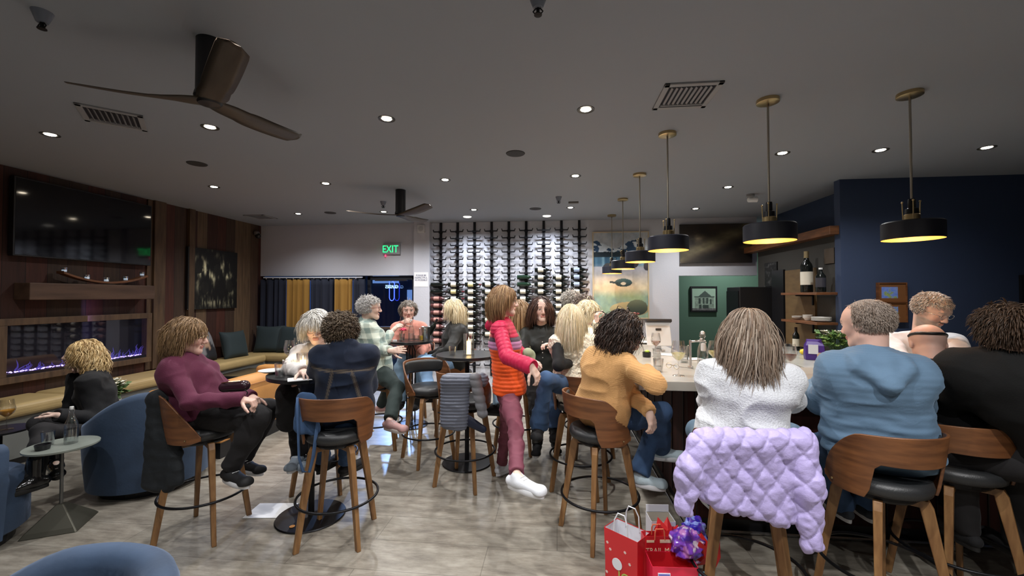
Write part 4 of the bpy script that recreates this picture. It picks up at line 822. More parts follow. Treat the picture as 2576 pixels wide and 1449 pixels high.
def leafy(name,label,cat,loc,n,R,H,cols,seed,petal=None,blooms=0,br=.03):
    g=thing(name,label,cat,loc); rr=random.Random(seed); q=MB(); st=MB(); fl=MB()
    for i in range(n):
        a=rr.random()*6.283; u=rr.random()**.6; L_=H*(.5+.5*rr.random()); d=Vector((math.cos(a)*R*u,math.sin(a)*R*u,L_)); p0=Vector((0,0,.02)); p1=d*.6+Vector((0,0,.06)); 
        st.tube([p0,p1,d],.002,4); t=(d-p1).normalized(); sd=t.cross(Vector((0,0,1))); sd=sd.normalized() if sd.length>.01 else Vector((1,0,0))
        for k in range(4):
            c=p1+(d-p1)*(k/3); o_=sd*(1 if k%2 else -1); l=rr.uniform(.04,.075); w_=l*.34; tip=c+(o_*.6+t*.7+Vector((0,0,rr.uniform(-.4,.3)))).normalized()*l; m=(c+tip)/2; nn=(tip-c).cross(Vector((rr.uniform(-1,1),rr.uniform(-1,1),1))).normalized()*w_; up=Vector((0,0,.008))
            q.add([c,m+nn,tip,m-nn,m+up],[(0,1,4),(1,2,4),(2,3,4),(3,0,4)],cols[rr.randrange(len(cols))])
    for i in range(blooms):
        a=rr.random()*6.283; u=rr.random()**.5*.75; c=Vector((math.cos(a)*R*u,math.sin(a)*R*u,H*(.75+.3*rr.random())))
        for k in range(9):
            b2=k*2.4; dv=Vector((math.cos(b2),math.sin(b2),.5+.5*rr.random())).normalized(); tip=c+dv*br; n_=dv.cross(Vector((0,0,1))).normalized()*br*.42; m=c+dv*br*.6
            fl.add([c,m+n_,tip,m-n_,m+Vector((0,0,.006))],[(0,1,4),(1,2,4),(2,3,4),(3,0,4)])
    q.c[0]=(.06,.12,.031); q.build('leaves',mat('leaf_attr',(1,1,1),.55,attr=True),g); st.build('stems',mat('stem_green',(.05,.13,.03),.5),g)
    if blooms: fl.build('blossoms',petal,g)
    MB().lathe([(.0001,0),(.05,0),(.06,.09),(.055,.09),(.045,.01),(.0001,.01)],n=20,closed=True).build('vase',mat('vase_white',(.5,.5,.48),.4),g,smooth=True); return g
WP=mat('petal_white',(.80,.78,.66),.6)
leafy('flower_arrangement','green and white flower arrangement behind the head of the man in blue','flowers',(*[PC(2105,905)[i] for i in (0,1)],cz),70,.19,.30,[(.10,.20,.05),(.05,.11,.03),(.22,.32,.08)],2,WP,14,.045)
leafy('flower_arrangement','small white flowers on the low table behind the curly blonde woman','flowers',(-4.41,3.75,.50),22,.10,.26,[(.09,.16,.05)],5,WP,12,.05)
leafy('flower_arrangement','pink protea flowers in front of the landscape painting','flowers',(.93,5.5,zb),26,.12,.30,[(.08,.14,.05),(.12,.16,.06)],8,mat('petal_pink',(.45,.14,.14),.6),8,.05)
b_=thing('champagne_bottle','oversized dark champagne bottle with gold neck on the upper shelf','bottle',(3.11,5.58,1.666)); wine_bottle_parts(b_,BG,mat('label_ivory',srgb(220,214,196),.6),mat('foil_gold',(.42,.33,.18),.35,.7),1.72)
b_=thing('spirit_bottle','smaller dark bottle with white cap on the upper shelf','bottle',(3.11,5.30,1.666)); MB().lathe([(.0001,0),(.05,0),(.052,.01),(.052,.19),(.02,.24),(.018,.27),(.0001,.27)],n=20,closed=True).build('glass',BG,b_,smooth=True); MB().lathe([(.02,.27),(.02,.29),(.0001,.291)],n=14,closed=True).build('cap',CWh,b_); MB().lathe([(.0526,.06),(.0526,.17)],n=20,closed=True).build('bottle_label',mat('label_dark',(.03,.03,.04),.5),b_)
zs=1.316
plate(3.11,5.30,zs,'stack of white plates on the lower shelf',.10,None,5); 
for x_,y_,r_,h_,l in ((3.11,5.57,.055,.07,'stack of small bowls in the middle of the lower shelf'),(3.11,5.80,.06,.045,'low white dishes at the far end of the lower shelf')):
    b=MB()
    for i in range(3): b.lathe([(.0001,.003),(r_*.5,.003),(r_,h_*.6),(r_,h_*.62),(.0001,.006)],(0,0,i*h_*.2),20,closed=True)
    b.build('dish_stack',MT['white_ceramic'],smooth=True,loc=(x_,y_,zs)); tag(bpy.context.scene.objects[-1] if False else SC.collection.objects[-1],l,'dishes')
# left edge drink and tray
g=wine_glass(-4.30,2.86,.571,'glass of amber drink at the left edge of the view',AMB,1.1)
g=thing('drinks_tray','black round tray table carrying the amber drink','side table',(-4.35,2.86,0)); MB().lathe([(.0001,.555),(.17,.555),(.175,.57),(.0001,.57)],n=28,closed=True).build('tabletop',M_TOP,g,smooth=True); MB().lathe([(.01,.02),(.01,.555)],n=10).build('stem',MT['black_metal'],g); MB().lathe([(.0001,0),(.12,0),(.12,.02),(.0001,.02)],n=24,closed=True).build('base',MT['black_metal'],g)
t=thing('low_table','low dark table beside the blonde woman carrying the white flowers','side table',(-4.41,3.75,0)); MB().lathe([(.0001,.47),(.2,.47),(.2,.50),(.0001,.50)],n=28,closed=True).build('tabletop',M_TOP,t,smooth=True); MB().lathe([(.15,0),(.15,.02),(.02,.03),(.02,.47)],n=20).build('pedestal',MT['black_metal'],t,smooth=True)
# ============================================================ FIGURES: smooth-blended volumes turned into one skin
V=Vector
def _n(v): v=V(v); return v.normalized()
_l3=_rng.random((32,32,32)).astype(np.float32)
def vn3(P):
    i=np.floor(P).astype(np.int32); f=P-i; f=f*f*(3-2*f); i&=31; j=(i+1)&31; r=0
    for a in(0,1):
        for b in(0,1):
            for c in(0,1):
                w_=(f[:,0] if a else 1-f[:,0])*(f[:,1] if b else 1-f[:,1])*(f[:,2] if c else 1-f[:,2])
                r=r+w_*_l3[(j if a else i)[:,0],(j if b else i)[:,1],(j if c else i)[:,2]]
    return r
class Vol:
    def __init__(s): s.p=[]
    def cap(s,a,b,ra,rb=None,k=.03,n=None,sc=1.0,sub=False,tag=0):
        """tapered capsule; cross-section stretched by sc along n"""
        s.p.append((np.array(V(a),dtype=np.float32),np.array(V(b),dtype=np.float32),ra,ra if rb is None else rb,k,None if n is None else np.array(_n(n),dtype=np.float32),sc,sub,tag)); return s
    def ball(s,c,r,k=.03,n=None,sc=1.0,sub=False,tag=0): return s.cap(c,V(c)+V((0,0,1e-4)),r,r,k,n,sc,sub,tag)
    @staticmethod
    def ev(pr,X,Y,Z):
        a,b,ra,rb,k,n,sc,sub,tag=pr
        px,py,pz=X-a[0],Y-a[1],Z-a[2]; ba=b-a
        if n is not None:
            m=(a+b)/2; dn=(px*n[0]+py*n[1]+pz*n[2]); q=dn*(1/sc-1); px=px+q*n[0]; py=py+q*n[1]; pz=pz+q*n[2]
            ba=ba+n*(float(ba@n)*(1/sc-1))
        L2=float(ba@ba)+1e-9; t=np.clip((px*ba[0]+py*ba[1]+pz*ba[2])/L2,0,1)
        d=np.sqrt((px-t*ba[0])**2+(py-t*ba[1])**2+(pz-t*ba[2])**2)-(ra+(rb-ra)*t)
        return d,t
    def mesh(s,h):
        lo=np.min([np.minimum(p[0],p[1])-max(p[2],p[3])*max(1,p[6])-.03 for p in s.p if not p[7]],axis=0); hi=np.max([np.maximum(p[0],p[1])+max(p[2],p[3])*max(1,p[6])+.03 for p in s.p if not p[7]],axis=0)
        N=np.ceil((hi-lo)/h).astype(int)+2; F=np.full(N,.2,dtype=np.float32)
        ax=[(lo[i]+h*np.arange(N[i])).astype(np.float32) for i in range(3)]
        for pr in s.p:
            m=max(pr[2],pr[3])*max(1,pr[6])+pr[4]+3*h
            i0=np.clip(np.floor((np.minimum(pr[0],pr[1])-m-lo)/h).astype(int),0,N-1); i1=np.clip(np.ceil((np.maximum(pr[0],pr[1])+m-lo)/h).astype(int)+1,1,N)
            sl=tuple(slice(i0[i],i1[i]) for i in range(3))
            d,_=Vol.ev(pr,ax[0][sl[0],None,None],ax[1][None,sl[1],None],ax[2][None,None,sl[2]]); f=F[sl]; k=pr[4]
            if pr[7]:
                d=-d; hh=np.maximum(k-np.abs(f-d),0)/k; F[sl]=np.maximum(f,d)+hh*hh*k*.25
            else:
                hh=np.maximum(k-np.abs(f-d),0)/k; F[sl]=np.minimum(f,d)-hh*hh*k*.25
        return nets(F,lo,h)
def nets(F,lo,h):
    S=F<0; c=np.zeros(tuple(n-1 for n in F.shape),dtype=np.int8)
    for a in(0,1):
        for b in(0,1):
            for e in(0,1): c+=S[a:S.shape[0]-1+a,b:S.shape[1]-1+b,e:S.shape[2]-1+e]
    I=np.argwhere((c>0)&(c<8)); idx=np.full(c.shape,-1,dtype=np.int32); idx[tuple(I.T)]=np.arange(len(I))
    acc=np.zeros((len(I),3)); cnt=np.zeros(len(I)); g={}
    for a in(0,1):
        for b in(0,1):
            for e in(0,1): g[a,b,e]=F[I[:,0]+a,I[:,1]+b,I[:,2]+e]
    for ax in range(3):
        o=[i for i in range(3) if i!=ax]
        for u in(0,1):
            for v in(0,1):
                A=[0,0,0];A[o[0]]=u;A[o[1]]=v;B=list(A);B[ax]=1; fa=g[tuple(A)];fb=g[tuple(B)]; m=(fa<0)!=(fb<0); t=np.where(m,fa/np.where(m,fa-fb,1),0)
                P=np.array(A,dtype=float)[None,:].repeat(len(I),0); P[:,ax]=t; acc+=P*m[:,None]; cnt+=m
    Vt=lo+h*(I+acc/cnt[:,None]); fs=[]
    for ax in range(3):
        o=[i for i in range(3) if i!=ax]; sl0=[slice(None)]*3; sl1=[slice(None)]*3; sl0[ax]=slice(0,-1); sl1[ax]=slice(1,None)
        for q in o: sl0[q]=slice(1,-1); sl1[q]=slice(1,-1)
        a=S[tuple(sl0)];b=S[tuple(sl1)]
        for cond,fl in ((a&~b,False),(~a&b,True)):
            E=np.argwhere(cond)
            if not len(E): continue
            for q in o: E[:,q]+=1
            def cell(du,dv): J=E.copy(); J[:,o[0]]-=du; J[:,o[1]]-=dv; return idx[tuple(J.T)]
            Q=np.stack([cell(0,0),cell(1,0),cell(1,1),cell(0,1)],1)
            if fl!=(ax==1): Q=Q[:,::-1]
            fs.append(Q)
    return Vt,np.concatenate(fs)
def vnormals(Vt,Fc):
    n=np.cross(Vt[Fc[:,2]]-Vt[Fc[:,0]],Vt[Fc[:,3]]-Vt[Fc[:,1]]); N=np.zeros_like(Vt)
    for i in range(4): np.add.at(N,Fc[:,i],n)
    return N/(np.linalg.norm(N,axis=1,keepdims=True)+1e-12)
def relax(Vt,Fc,it=1,f=.5):
    for _ in range(it):
        A=np.zeros_like(Vt);c=np.zeros(len(Vt))
        for i in range(4):
            for j in (1,3): np.add.at(A,Fc[:,i],Vt[Fc[:,(i+j)%4]]); np.add.at(c,Fc[:,i],1)
        Vt=Vt*(1-f)+A/c[:,None]*f
    return Vt
def near(vol,Vt):
    """nearest volume of each point: index, its tag and the position along it"""
    X,Y,Z=Vt.astype(np.float32).T; best=np.full(len(Vt),9.);bi=np.zeros(len(Vt),int);bt=np.zeros(len(Vt))
    for i,p in enumerate(vol.p):
        if p[7]: continue
        d,t=Vol.ev(p,X,Y,Z); m=d<best; best[m]=d[m]; bi[m]=i; bt[m]=t[m]
    return bi,np.array([vol.p[i][8] for i in range(len(vol.p))])[bi],bt
def npmesh(name,Vt,Fc,mt,parent=None,col=None,label=None):
    me=bpy.data.meshes.new(name); nv=len(Vt);nf=len(Fc); w_=Fc.shape[1]
    me.vertices.add(nv); me.vertices.foreach_set('co',Vt.astype(np.float32).ravel()); me.loops.add(nf*w_); me.loops.foreach_set('vertex_index',Fc.astype(np.int32).ravel())
    me.polygons.add(nf); me.polygons.foreach_set('loop_start',np.arange(0,nf*w_,w_,dtype=np.int32)); me.polygons.foreach_set('use_smooth',np.ones(nf,bool)); me.update(calc_edges=True)
    if col is not None:
        a=me.color_attributes.new('Col','FLOAT_COLOR','POINT'); c=np.ones((nv,4),np.float32); c[:,:3]=col; a.data.foreach_set('color',c.ravel())
    me.materials.append(mt); o=link(bpy.data.objects.new(name,me))
    if parent is not None: o.parent=parent
    if label: o['label']=label
    return o
M_SKIN=mat('skin',(1,1,1),.5,attr=True,bump=.04,bscale=200)
for _b in (M_SKIN.node_tree.nodes['Principled BSDF'],): _b.inputs['Subsurface Weight'].default_value=.12; _b.inputs['Subsurface Radius'].default_value=(.9,.35,.2); _b.inputs['Subsurface Scale'].default_value=.01
M_HAIR=mat('hair',(1,1,1),.48,attr=True,spec=.35)
def cloth(name,col,rough=.85,sheen=.2,bump=.15,bscale=160,bstretch=(1,1,1),attr=False,var=0,scale=6,spec=.3): return mat('cloth_'+name,col,rough,attr=attr,sheen=sheen,bump=bump,bscale=bscale,bstretch=bstretch,var=var,scale=scale,spec=spec)
DENIM=cloth('denim_blue',srgb(62,86,120),.9,.15,.25,400,var=.28,scale=7); DENIM_D=cloth('denim_dark',srgb(20,28,44),.85,.15,.25,400,var=.4,scale=5); DENIM_L=cloth('denim_light',srgb(116,140,160),.9,.1,.2,400,var=.15)
def limb(par,px,py,L_,sgn=1):
    """point on the sight line through px,py at distance L_ from par (sgn +1 the farther solution)"""
    o=V((0,0,EYE)); d=_n(ray(px,py)); w_=par-o; t0=w_.dot(d); c=(o+d*t0-par); h2=L_*L_-c.length_squared
    if h2<0: return par+c.normalized()*L_
    return o+d*(t0+sgn*math.sqrt(h2))
def hand(vol,wr,d,nrm,curl=.5,s=1.0,tag=5,side=1,spread=.12,thumb=.5):
    """palm and five fingers; d points from wrist to knuckles, nrm out of the back of the hand, side +1: thumb towards d x nrm"""
    d=_n(d); nrm=V(nrm); nrm=_n(nrm-d*nrm.dot(d)); x=d.cross(nrm)*side; P=lambda a,b,c: wr+(x*a+d*b+nrm*c)*s
    vol.cap(P(0,-.01,0),P(0,.03,0),.021*s,.022*s,.02,x,1.25,tag=tag)
    for u in(-.026,-.009,.009,.026): vol.cap(P(u*.7,.02,0),P(u,.078-abs(u-.006)*.25,.003),.0125*s,.0105*s,.012,tag=tag)
    for u,l,sp in ((.027,.068,.1),(.009,.078,.03),(-.009,.072,-.04),(-.026,.056,-.13)):
        p=P(u,.080-abs(u-.006)*.25,.002); dd=_n(d+x*sp*(1.3 if curl<.8 else .4)); c=curl*.9
        for k,(f,r) in enumerate(((.45,.0092),(.30,.0085),(.25,.0076))):
            ax=dd.cross(nrm); a=c*(1.0 if k else .8); dd=Matrix.Rotation(a,3,_n(dd.cross(-nrm) if False else x*side*-1*1))@dd if False else _n(dd*math.cos(a)-nrm*math.sin(a)+0*x) if k==0 else _n(_rot(dd,nrm,a))
            q=p+dd*l*f*s; vol.cap(p,q,r*s,(r-.0006)*s,.004,tag=tag); p=q
    p=P(.026,.022,-.006); dd=_n(x*.75+d*.65-nrm*thumb*.7)
    for f,r in ((.042,.0115),(.030,.0100),(.025,.0085)):
        q=p+dd*f*s; vol.cap(p,q,r*s,(r-.001)*s,.006,tag=tag); p=q; dd=_n(dd+d*.35-nrm*.2*curl-x*.1)
def _rot(dd,nrm,a):
    b=_n(-nrm-dd*(-nrm).dot(dd)) if abs(dd.dot(nrm))<.999 else _n(-dd.orthogonal())
    return dd*math.cos(a)+b*math.sin(a)
class Fig:
    """a posed person. yaw: direction the chest faces (deg, 0=+X); lengths in metres"""
    def __init__(s,name_label,pel,neck,yaw,head,hyaw,hpitch=0,hroll=0,sw=.17,hw=.085,bw=1.0,hs=1.0,syaw=None,pyaw=None,sdrop=.045):
        s.label=name_label; s.pel=V(pel); s.nk=V(neck); s.bw=bw; s.hs=hs*.955; s.hc=V(head)
        a=math.radians(yaw if syaw is None else syaw); f=V((math.cos(a),math.sin(a),0)); s.U=_n(s.nk-s.pel); s.R=_n(f.cross(V((0,0,1)))); s.F=_n(s.U.cross(s.R)); 
        pa=math.radians(yaw if pyaw is None else pyaw); s.pF=V((math.cos(pa),math.sin(pa),0)); s.pR=s.pF.cross(V((0,0,1)))
        s.J={'shR':s.nk+s.R*sw-s.U*sdrop,'shL':s.nk-s.R*sw-s.U*sdrop,'hiR':s.pel+s.pR*hw,'hiL':s.pel-s.pR*hw}
        s.hR=(Matrix.Rotation(math.radians(hyaw-90),3,'Z')@Matrix.Rotation(math.radians(hpitch),3,'X')@Matrix.Rotation(math.radians(hroll),3,'Y'))
        s.hands={}; s.feet={}; s.yaw=yaw; print('FIG',name_label[:40],'torso %.2f neck-head %.2f pelz %.2f'%((s.nk-s.pel).length,(s.hc-s.nk).length,s.pel.z))
    def H(s,x,y,z): return s.hc+s.hR@(V((x,y,z))*s.hs)
    def arm(s,k,e,w_,hd=None,nrm=None,curl=.5,le=.285,lf=.245,se=1,sf=1,show=True,thumb=.5):
        J=s.J; J['el'+k]=limb(J['sh'+k],e[0],e[1],le,se) if len(e)==2 else V(e); J['wr'+k]=limb(J['el'+k],w_[0],w_[1],lf,sf) if len(w_)==2 else V(w_)
        fa=_n(J['wr'+k]-J['el'+k]); d=fa if hd is None else _n(hd); s.hands[k]=(d,nrm or (V((0,0,1))-fa*fa.z if abs(fa.z)<.9 else s.F*-1 ),curl,show,thumb); return s
    def leg(s,k,kn,an,lt=.43,ls=.41,st=1,ss=1,toe=None,shoe=True):
        J=s.J; J['kn'+k]=limb(J['hi'+k],kn[0],kn[1],lt,st) if len(kn)==2 else V(kn); J['an'+k]=limb(J['kn'+k],an[0],an[1],ls,ss) if len(an)==2 else V(an)
        s.feet[k]=V(toe) if toe is not None else s.pF; return s
    def torso(s,v,g=0.,bust=0,belly=0,low=0,k=.06,tag=1,shg=0,hipg=0):
        J=s.J;b=s.bw; L_=(s.nk-s.pel).length; P=lambda t,f=0: s.pel+s.U*L_*t+s.F*f
        v.cap(P(.28,.0),P(.70,.0),.098*b+g,.108*b+g,k,s.R,1.38,tag=tag); v.cap(P(.70,.005),P(.86,.0),.100*b+g,.075*b+g,k,s.R,1.45,tag=tag)
        v.cap(J['shR']-s.U*.01,J['shL']-s.U*.01,.042+g+shg,None,k,tag=tag); v.cap(J['hiR']+V((0,0,.02)),J['hiL']+V((0,0,.02)),.098*b+g+hipg,None,k,tag=tag)
        v.cap(P(.1),P(.32),.10*b+g+hipg,.097*b+g,k,s.pR,1.35,tag=tag)
        if low: v.cap(P(0)-V((0,0,low)),P(.1),.11*b+g+hipg,.10*b+g,k,s.pR,1.38,tag=tag)
        if bust:
            for q in(-1,1): v.ball(P(.64,.075*b+g*.6)+s.R*q*.065,bust,.05,tag=tag)
        if belly: v.ball(P(.30,.05),belly+g,.09,s.R,1.35,tag=tag)
        v.cap(P(.93),s.nk+s.U*.015,.055+g*.6,.045+g*.5,k,tag=tag)
        return v
    def sleeves(s,v,g=0.,k=.035,to=1.0,tag=2,cuff=0.,ru=.041,re=.034,rw=.027):
        for q in('R','L'):
            if 'el'+q not in s.J: continue
            a,e,w_=s.J['sh'+q],s.J['el'+q],s.J['wr'+q]; b=s.bw
            v.cap(a,e,ru*b+g,re*b+g,k,tag=tag+(q=='L')); 
            if to>0: v.cap(e,e+(w_-e)*to,re*b+g,(re+(rw-re)*to)+g+cuff,k*.6,tag=tag+2+(q=='L'))
            if to>0 and g>0: dd=_n(w_-e); v.ball(e+(w_-e)*to+dd*.073,.065,.005,sub=True)
        return v
    def legs(s,v,g=0.,k=.04,to=1.0,tag=6,rt=.071,rk=.051,ra=.038,flare=0.,seat=True):
        b=s.bw; J=s.J
        if seat: v.cap(J['hiR'],J['hiL'],.10*b+g,None,.05,tag=tag); v.cap((J['hiR']+J['hiL'])/2+V((0,0,.10)),(J['hiR']+J['hiL'])/2,.092*b+g,.095*b+g,.05,s.pR,1.4,tag=tag)
        for q in('R','L'):
            if 'kn'+q not in J: continue
            h,kn,an=J['hi'+q],J['kn'+q],J['an'+q]; t=tag+1+(q=='L')*2
            v.cap(h,h+(kn-h)*.5,(rt+.008)*b+g,(rt-.004)*b+g,k,tag=t); v.cap(h+(kn-h)*.5,kn,(rt-.004)*b+g,rk*b+g,k,tag=t)
            e=kn+(an-kn)*to; m=kn+(an-kn)*min(.35,to*.5); v.cap(kn,m,rk*b+g,(rk-.002)*b+g,k*.8,tag=t+1); v.cap(m,e,(rk-.002)*b+g,(ra*b+g if not flare else flare),k*.8,tag=t+1); s.cuts=getattr(s,'cuts',[]); s.cuts.append((e,_n(an-kn)))
        for e,d in (s.cuts if g>0 else []): v.ball(e+d*.118,.115,.006,sub=True)
        s.cuts=[]
        return v
    def body(s,mt_skin=(.62,.36,.26),h=.006,brow=(.12,.07,.04),lip=None,lower=True,age=0,female=True,eyes=(.10,.07,.05),shut=False,lips=1,beard=None):
        v=Vol(); s.torso(v,-.035,k=.05); s.sleeves(v,-.006,k=.02,tag=2)
        if lower: s.legs(v,-.014,k=.03,to=1,tag=6)
        for q,(d,nr,c,show,th) in s.hands.items(): hand(v,s.J['wr'+q],d,nr,c,1.0 if female else 1.08,side=(-1 if q=='L' else 1),thumb=th)
        if lower:
            for q in s.feet: v.cap(s.J['an'+q],s.J['an'+q]+_n(s.feet[q])*.10-V((0,0,.05)),.030,.022,.02,tag=10)
        H=s.H; hs=s.hs; A=lambda p:s.hR@V(p)
        v.cap(s.nk-s.U*.02,H(0,-.018,-.05),.050 if female else .06,.052*hs if female else .060*hs,.03,tag=20)
        v.ball(H(0,-.012,.030),.080*hs,.02,A((0,1,0)),1.16,tag=20); v.ball(H(0,.0,.035),.074*hs,.03,A((0,1,0)),1.2,tag=20)
        v.cap(H(0,.030,.02),H(0,.040,-.055),.060*hs,.042*hs,.03,A((1,0,0)),.98,tag=20)
        for q in(-1,1):
            v.cap(H(q*.050,.0,-.055),H(q*.016,.062,-.092),.018*hs,.016*hs,.035,tag=20); v.ball(H(q*.036,.060,-.028),.022*hs,.03,tag=20)
            v.ball(H(q*.030,.100,.003),.0135*hs,.014,A((1,0,0)),1.35,sub=True,tag=20); v.ball(H(q*.0305,.0795,.002),.0125*hs,.004,tag=21)
            v.ball(H(q*.0125,.097,-.036),.0078*hs,.008,tag=20); v.ball(H(q*.078,-.004,-.008),.024*hs,.008,A((1,0,0)),.33,tag=22)
        v.cap(H(-.030,.083,.020),H(.030,.083,.020),.0105*hs,None,.02,tag=20); v.ball(H(0,.070,-.095),.019*hs,.025,tag=20)
        v.cap(H(0,.090,.010),H(0,.108,-.030),.0075*hs,.0115*hs,.012,tag=20)
        if lips: v.cap(H(-.016,.088,-.058),H(.016,.088,-.058),.0066*hs,None,.006,tag=23); v.cap(H(-.013,.087,-.068),H(.013,.087,-.068),.0074*hs,None,.006,tag=23)
        Vt,Fc=v.mesh(h); L_=(Vt-np.array(s.hc))@np.array(s.hR)/hs; x,y,z=L_.T
        c=np.tile(np.array(mt_skin),(len(Vt),1)); n=vn3(Vt*38)[:,None]; c*=(.93+.14*n)
        ck=np.exp(-(((np.abs(x)-.04)/.022)**2+((z+.03)/.022)**2+((y-.07)/.03)**2)); c=c*(1-ck[:,None]*.35)+ck[:,None]*.35*np.array((.60,.20,.15))
        ns=np.exp(-((x/.013)**2+((z+.03)/.014)**2+((y-.108)/.014)**2)); c=c*(1-ns[:,None]*.3)+ns[:,None]*.3*np.array((.60,.22,.17))
        def paint(m,col,a=1): c[m]=c[m]*(1-a)+np.array(col)*a
        if lips: paint((np.abs(x)<.024)&(y>.082)&(np.abs(z+.063)<.0105-.00016*(np.abs(x)*1000)**1.0*.25),lip or (.42,.13,.11),.75)
        bz=.024-.10*np.maximum(0,np.abs(x)-.036); paint((np.abs(x)>.012)&(np.abs(x)<.052)&(y>.055)&(np.abs(z-bz)<.0042),brow,.75)
        ex=(np.abs(x)-.0305)/.0150; ez=(z-.002)/.0062; e=(ex**2+ez**2<1)&(y>.055)
        if not shut:
            paint(e,(.60,.57,.54)); paint(((np.abs(x)-.0305)**2+(z-.002)**2<.0062**2)&(y>.06)&e,eyes); paint((np.abs(ex)<1)&(np.abs(ez-1.05)<.4)&(y>.055)&(ex**2<.9),(.07,.04,.03),.7)
        else: paint((np.abs(ex)<1)&(np.abs(ez+.4)<.35)&(y>.055),(.10,.05,.04),.7)
        if beard is not None:
            bm=np.clip((-.040-z+.25*np.minimum(0,y-.02)*0)/.012,0,1)*np.clip((y+.03)/.02,0,1)*(z>-.13); bm=bm*np.clip(1-((x/.020)**2+((z+.063)/.010)**2<1)*1.,0,1)*(.6+.4*n[:,0]); c=c*(1-bm[:,None])+np.array(beard)*bm[:,None]
        if age: paint((np.abs(np.abs(x)-.026-.25*np.maximum(0,-.03-z))<.003)&(z<-.036)&(z>-.066)&(y>.05),np.array(mt_skin)*.62,.6*age)
        s.ob=npmesh('person',Vt,Fc,M_SKIN,None,c); tag(s.ob,s.label,'person'); return s.ob
    def wear(s,name,vol,mt,h=.009,fold=.006,fs=9,stretch=None,disp=None,colf=None,label=None,smooth=1):
        Vt,Fc=vol.mesh(h); Vt=relax(Vt,Fc,smooth); N=vnormals(Vt,Fc); n=vn3(Vt*np.array(stretch or (fs,fs,fs*1.6))+3.3); r=1-np.abs(2*n-1); n2=vn3(Vt*fs*2.7+11)
        d=fold*((r**2-.4)*1.3+(n2-.5)*.7)
        bi=tg=bt=None
        if disp or colf: bi,tg,bt=near(vol,Vt)
        if disp: d=d+disp(Vt,tg,bt,vol,bi,s)
        c=colf(Vt,tg,bt,vol,bi,s) if colf else None
        Vt=Vt+N*d[:,None]
        return npmesh(name,Vt,Fc,mt,s.ob,c,label)
    def shoes(s,mt,sole,mid=None,L_=.25,label=None,h=.007,name='shoe',up=0.0,w_=.040,sw=None,lift=.075,pitch=0.):
        for q,d in s.feet.items():
            if 'an'+q not in s.J: continue
            an=s.J['an'+q]; f=V(d); f.z=0 if not pitch else f.z; f=_n(f); dn=V((0,0,-1)); sd=_n(f.cross(V((0,0,1)))); dn=_n(sd.cross(f)) ; dn=dn if dn.z<0 else -dn
            B=lambda a,u,x_=0: an+f*a+dn*(lift-u)+sd*x_
            v=Vol(); v.cap(B(-.045,.035),B(.03,.040),.034,.036,.02,tag=1); v.cap(B(.03,.040),B(L_-.085,.022),.036,.030,.03,sd,1.2,tag=1); v.ball(B(L_-.085,.025),.030,.03,sd,1.3,tag=1); v.cap(an+dn*.045+f*0,an+V((0,0,up)) if up else an+dn*.005,.036,.040 if up else .035,.02,tag=1)
            v.cap(B(0,-.06),B(.08,-.06),.058,None,.006,sd,3,sub=True) if False else None
            Vt,Fc=v.mesh(h); t=(Vt-np.array(an+dn*lift))@np.array(-dn); Vt=Vt-np.outer(np.minimum(t-.012,0),np.array(-dn)); o=npmesh(name,Vt,Fc,mt,s.ob,None,label)
            b=MB(); ol=[]
            for i in range(22):
                a=2*math.pi*i/22; cx=math.cos(a); ll=L_/2+.004; ww=(.040 if cx>0 else .034)*(1.0+.06*math.sin(a)*0); e_=abs(cx)**.75*(1 if cx>0 else -1); ol.append((L_/2-.065+ll*e_,ww*math.sin(a)*(1.05 if -.2<cx<.8 else 1)))
            b.v=[];P=[]
            for u,g in ((-.012,-.004),(-.006,.003),(.012,.004),(.022,.0)): P.append([B(x_+0*g,u)+sd*(y_*(1+g*20)) for x_,y_ in ol])
            b.grid(P,closed=True); b.f+=[tuple(range(22))[::-1],tuple(66+i for i in range(22))]; b.build('sole',sole,o,smooth=50)
            if mid:
                m=MB()
                for k in range(4): m.tube([B(.045+.022*k,.078-.010*k,-.022),B(.052+.022*k,.080-.010*k,0),B(.045+.022*k,.078-.010*k,.022)],.003,6)
                m.build('laces',mid,o)
    def hair(s,cols,length=.12,vol=.012,n=1300,curl=0.,cf=3,line=.045,part=0.,back=0.,seg=12,rad=.0034,messy=.25,seed=1,flick=0.,name='hair',front=.35,push=None,lift=0.,grav=.35,fringe=None,low=-.06,stepvar=.35,label=None,cap=True,sweep=0.,lat=.5):
        """locks combed over the skull and hanging under gravity; local frame of the head"""
        r=np.random.default_rng(seed); vol*=.6; curl*=.85; mul=2.0 if s.hc.length<4.3 else 1.2; n=int(n*mul); rad*=(.62 if mul>1.5 else .8)
        m=n*5; u=r.normal(size=(m,3)); u/=np.linalg.norm(u,axis=1,keepdims=True); u=u[(u[:,2]>-.75)]
        el=np.array((.083,.100,.089)); ct=np.array((0,-.012,.030)); P=ct+u*el
        hl=line-.02*np.abs(P[:,0]/.07)**2*0; face=(P[:,1]>.018)&(P[:,2]<hl+ (P[:,1]-.018)*.15); side=(P[:,2]<low+ .9*np.maximum(0,P[:,1]+.01)+.02)
        ok=~face&~side; P=P[ok][:n]; u=u[ok][:n]; n=len(P)
        L_=length*(1+stepvar*(r.random(n)-.5)); 
        if fringe is not None: fr=(P[:,1]>.045); L_[fr]=fringe*(1+.3*(r.random(fr.sum())-.5))
        step=L_/seg; g=np.array(s.hR.transposed()@V((0,0,-1)))  # gravity in head frame
        side_=np.sign(P[:,0]-part+1e-6); lx=np.abs(P[:,0]-part)/.07; fr0=(P[:,1]>.035)&(front<=0)&(length>.12); d=np.stack([side_*(lat*(.15+.85*lx)+.6*fr0),-np.full(n,back)+np.where(P[:,1]>.03,front,-.10),np.full(n,-.25)],1)+r.normal(size=(n,3))*messy*.5
        d[:,0]+=sweep
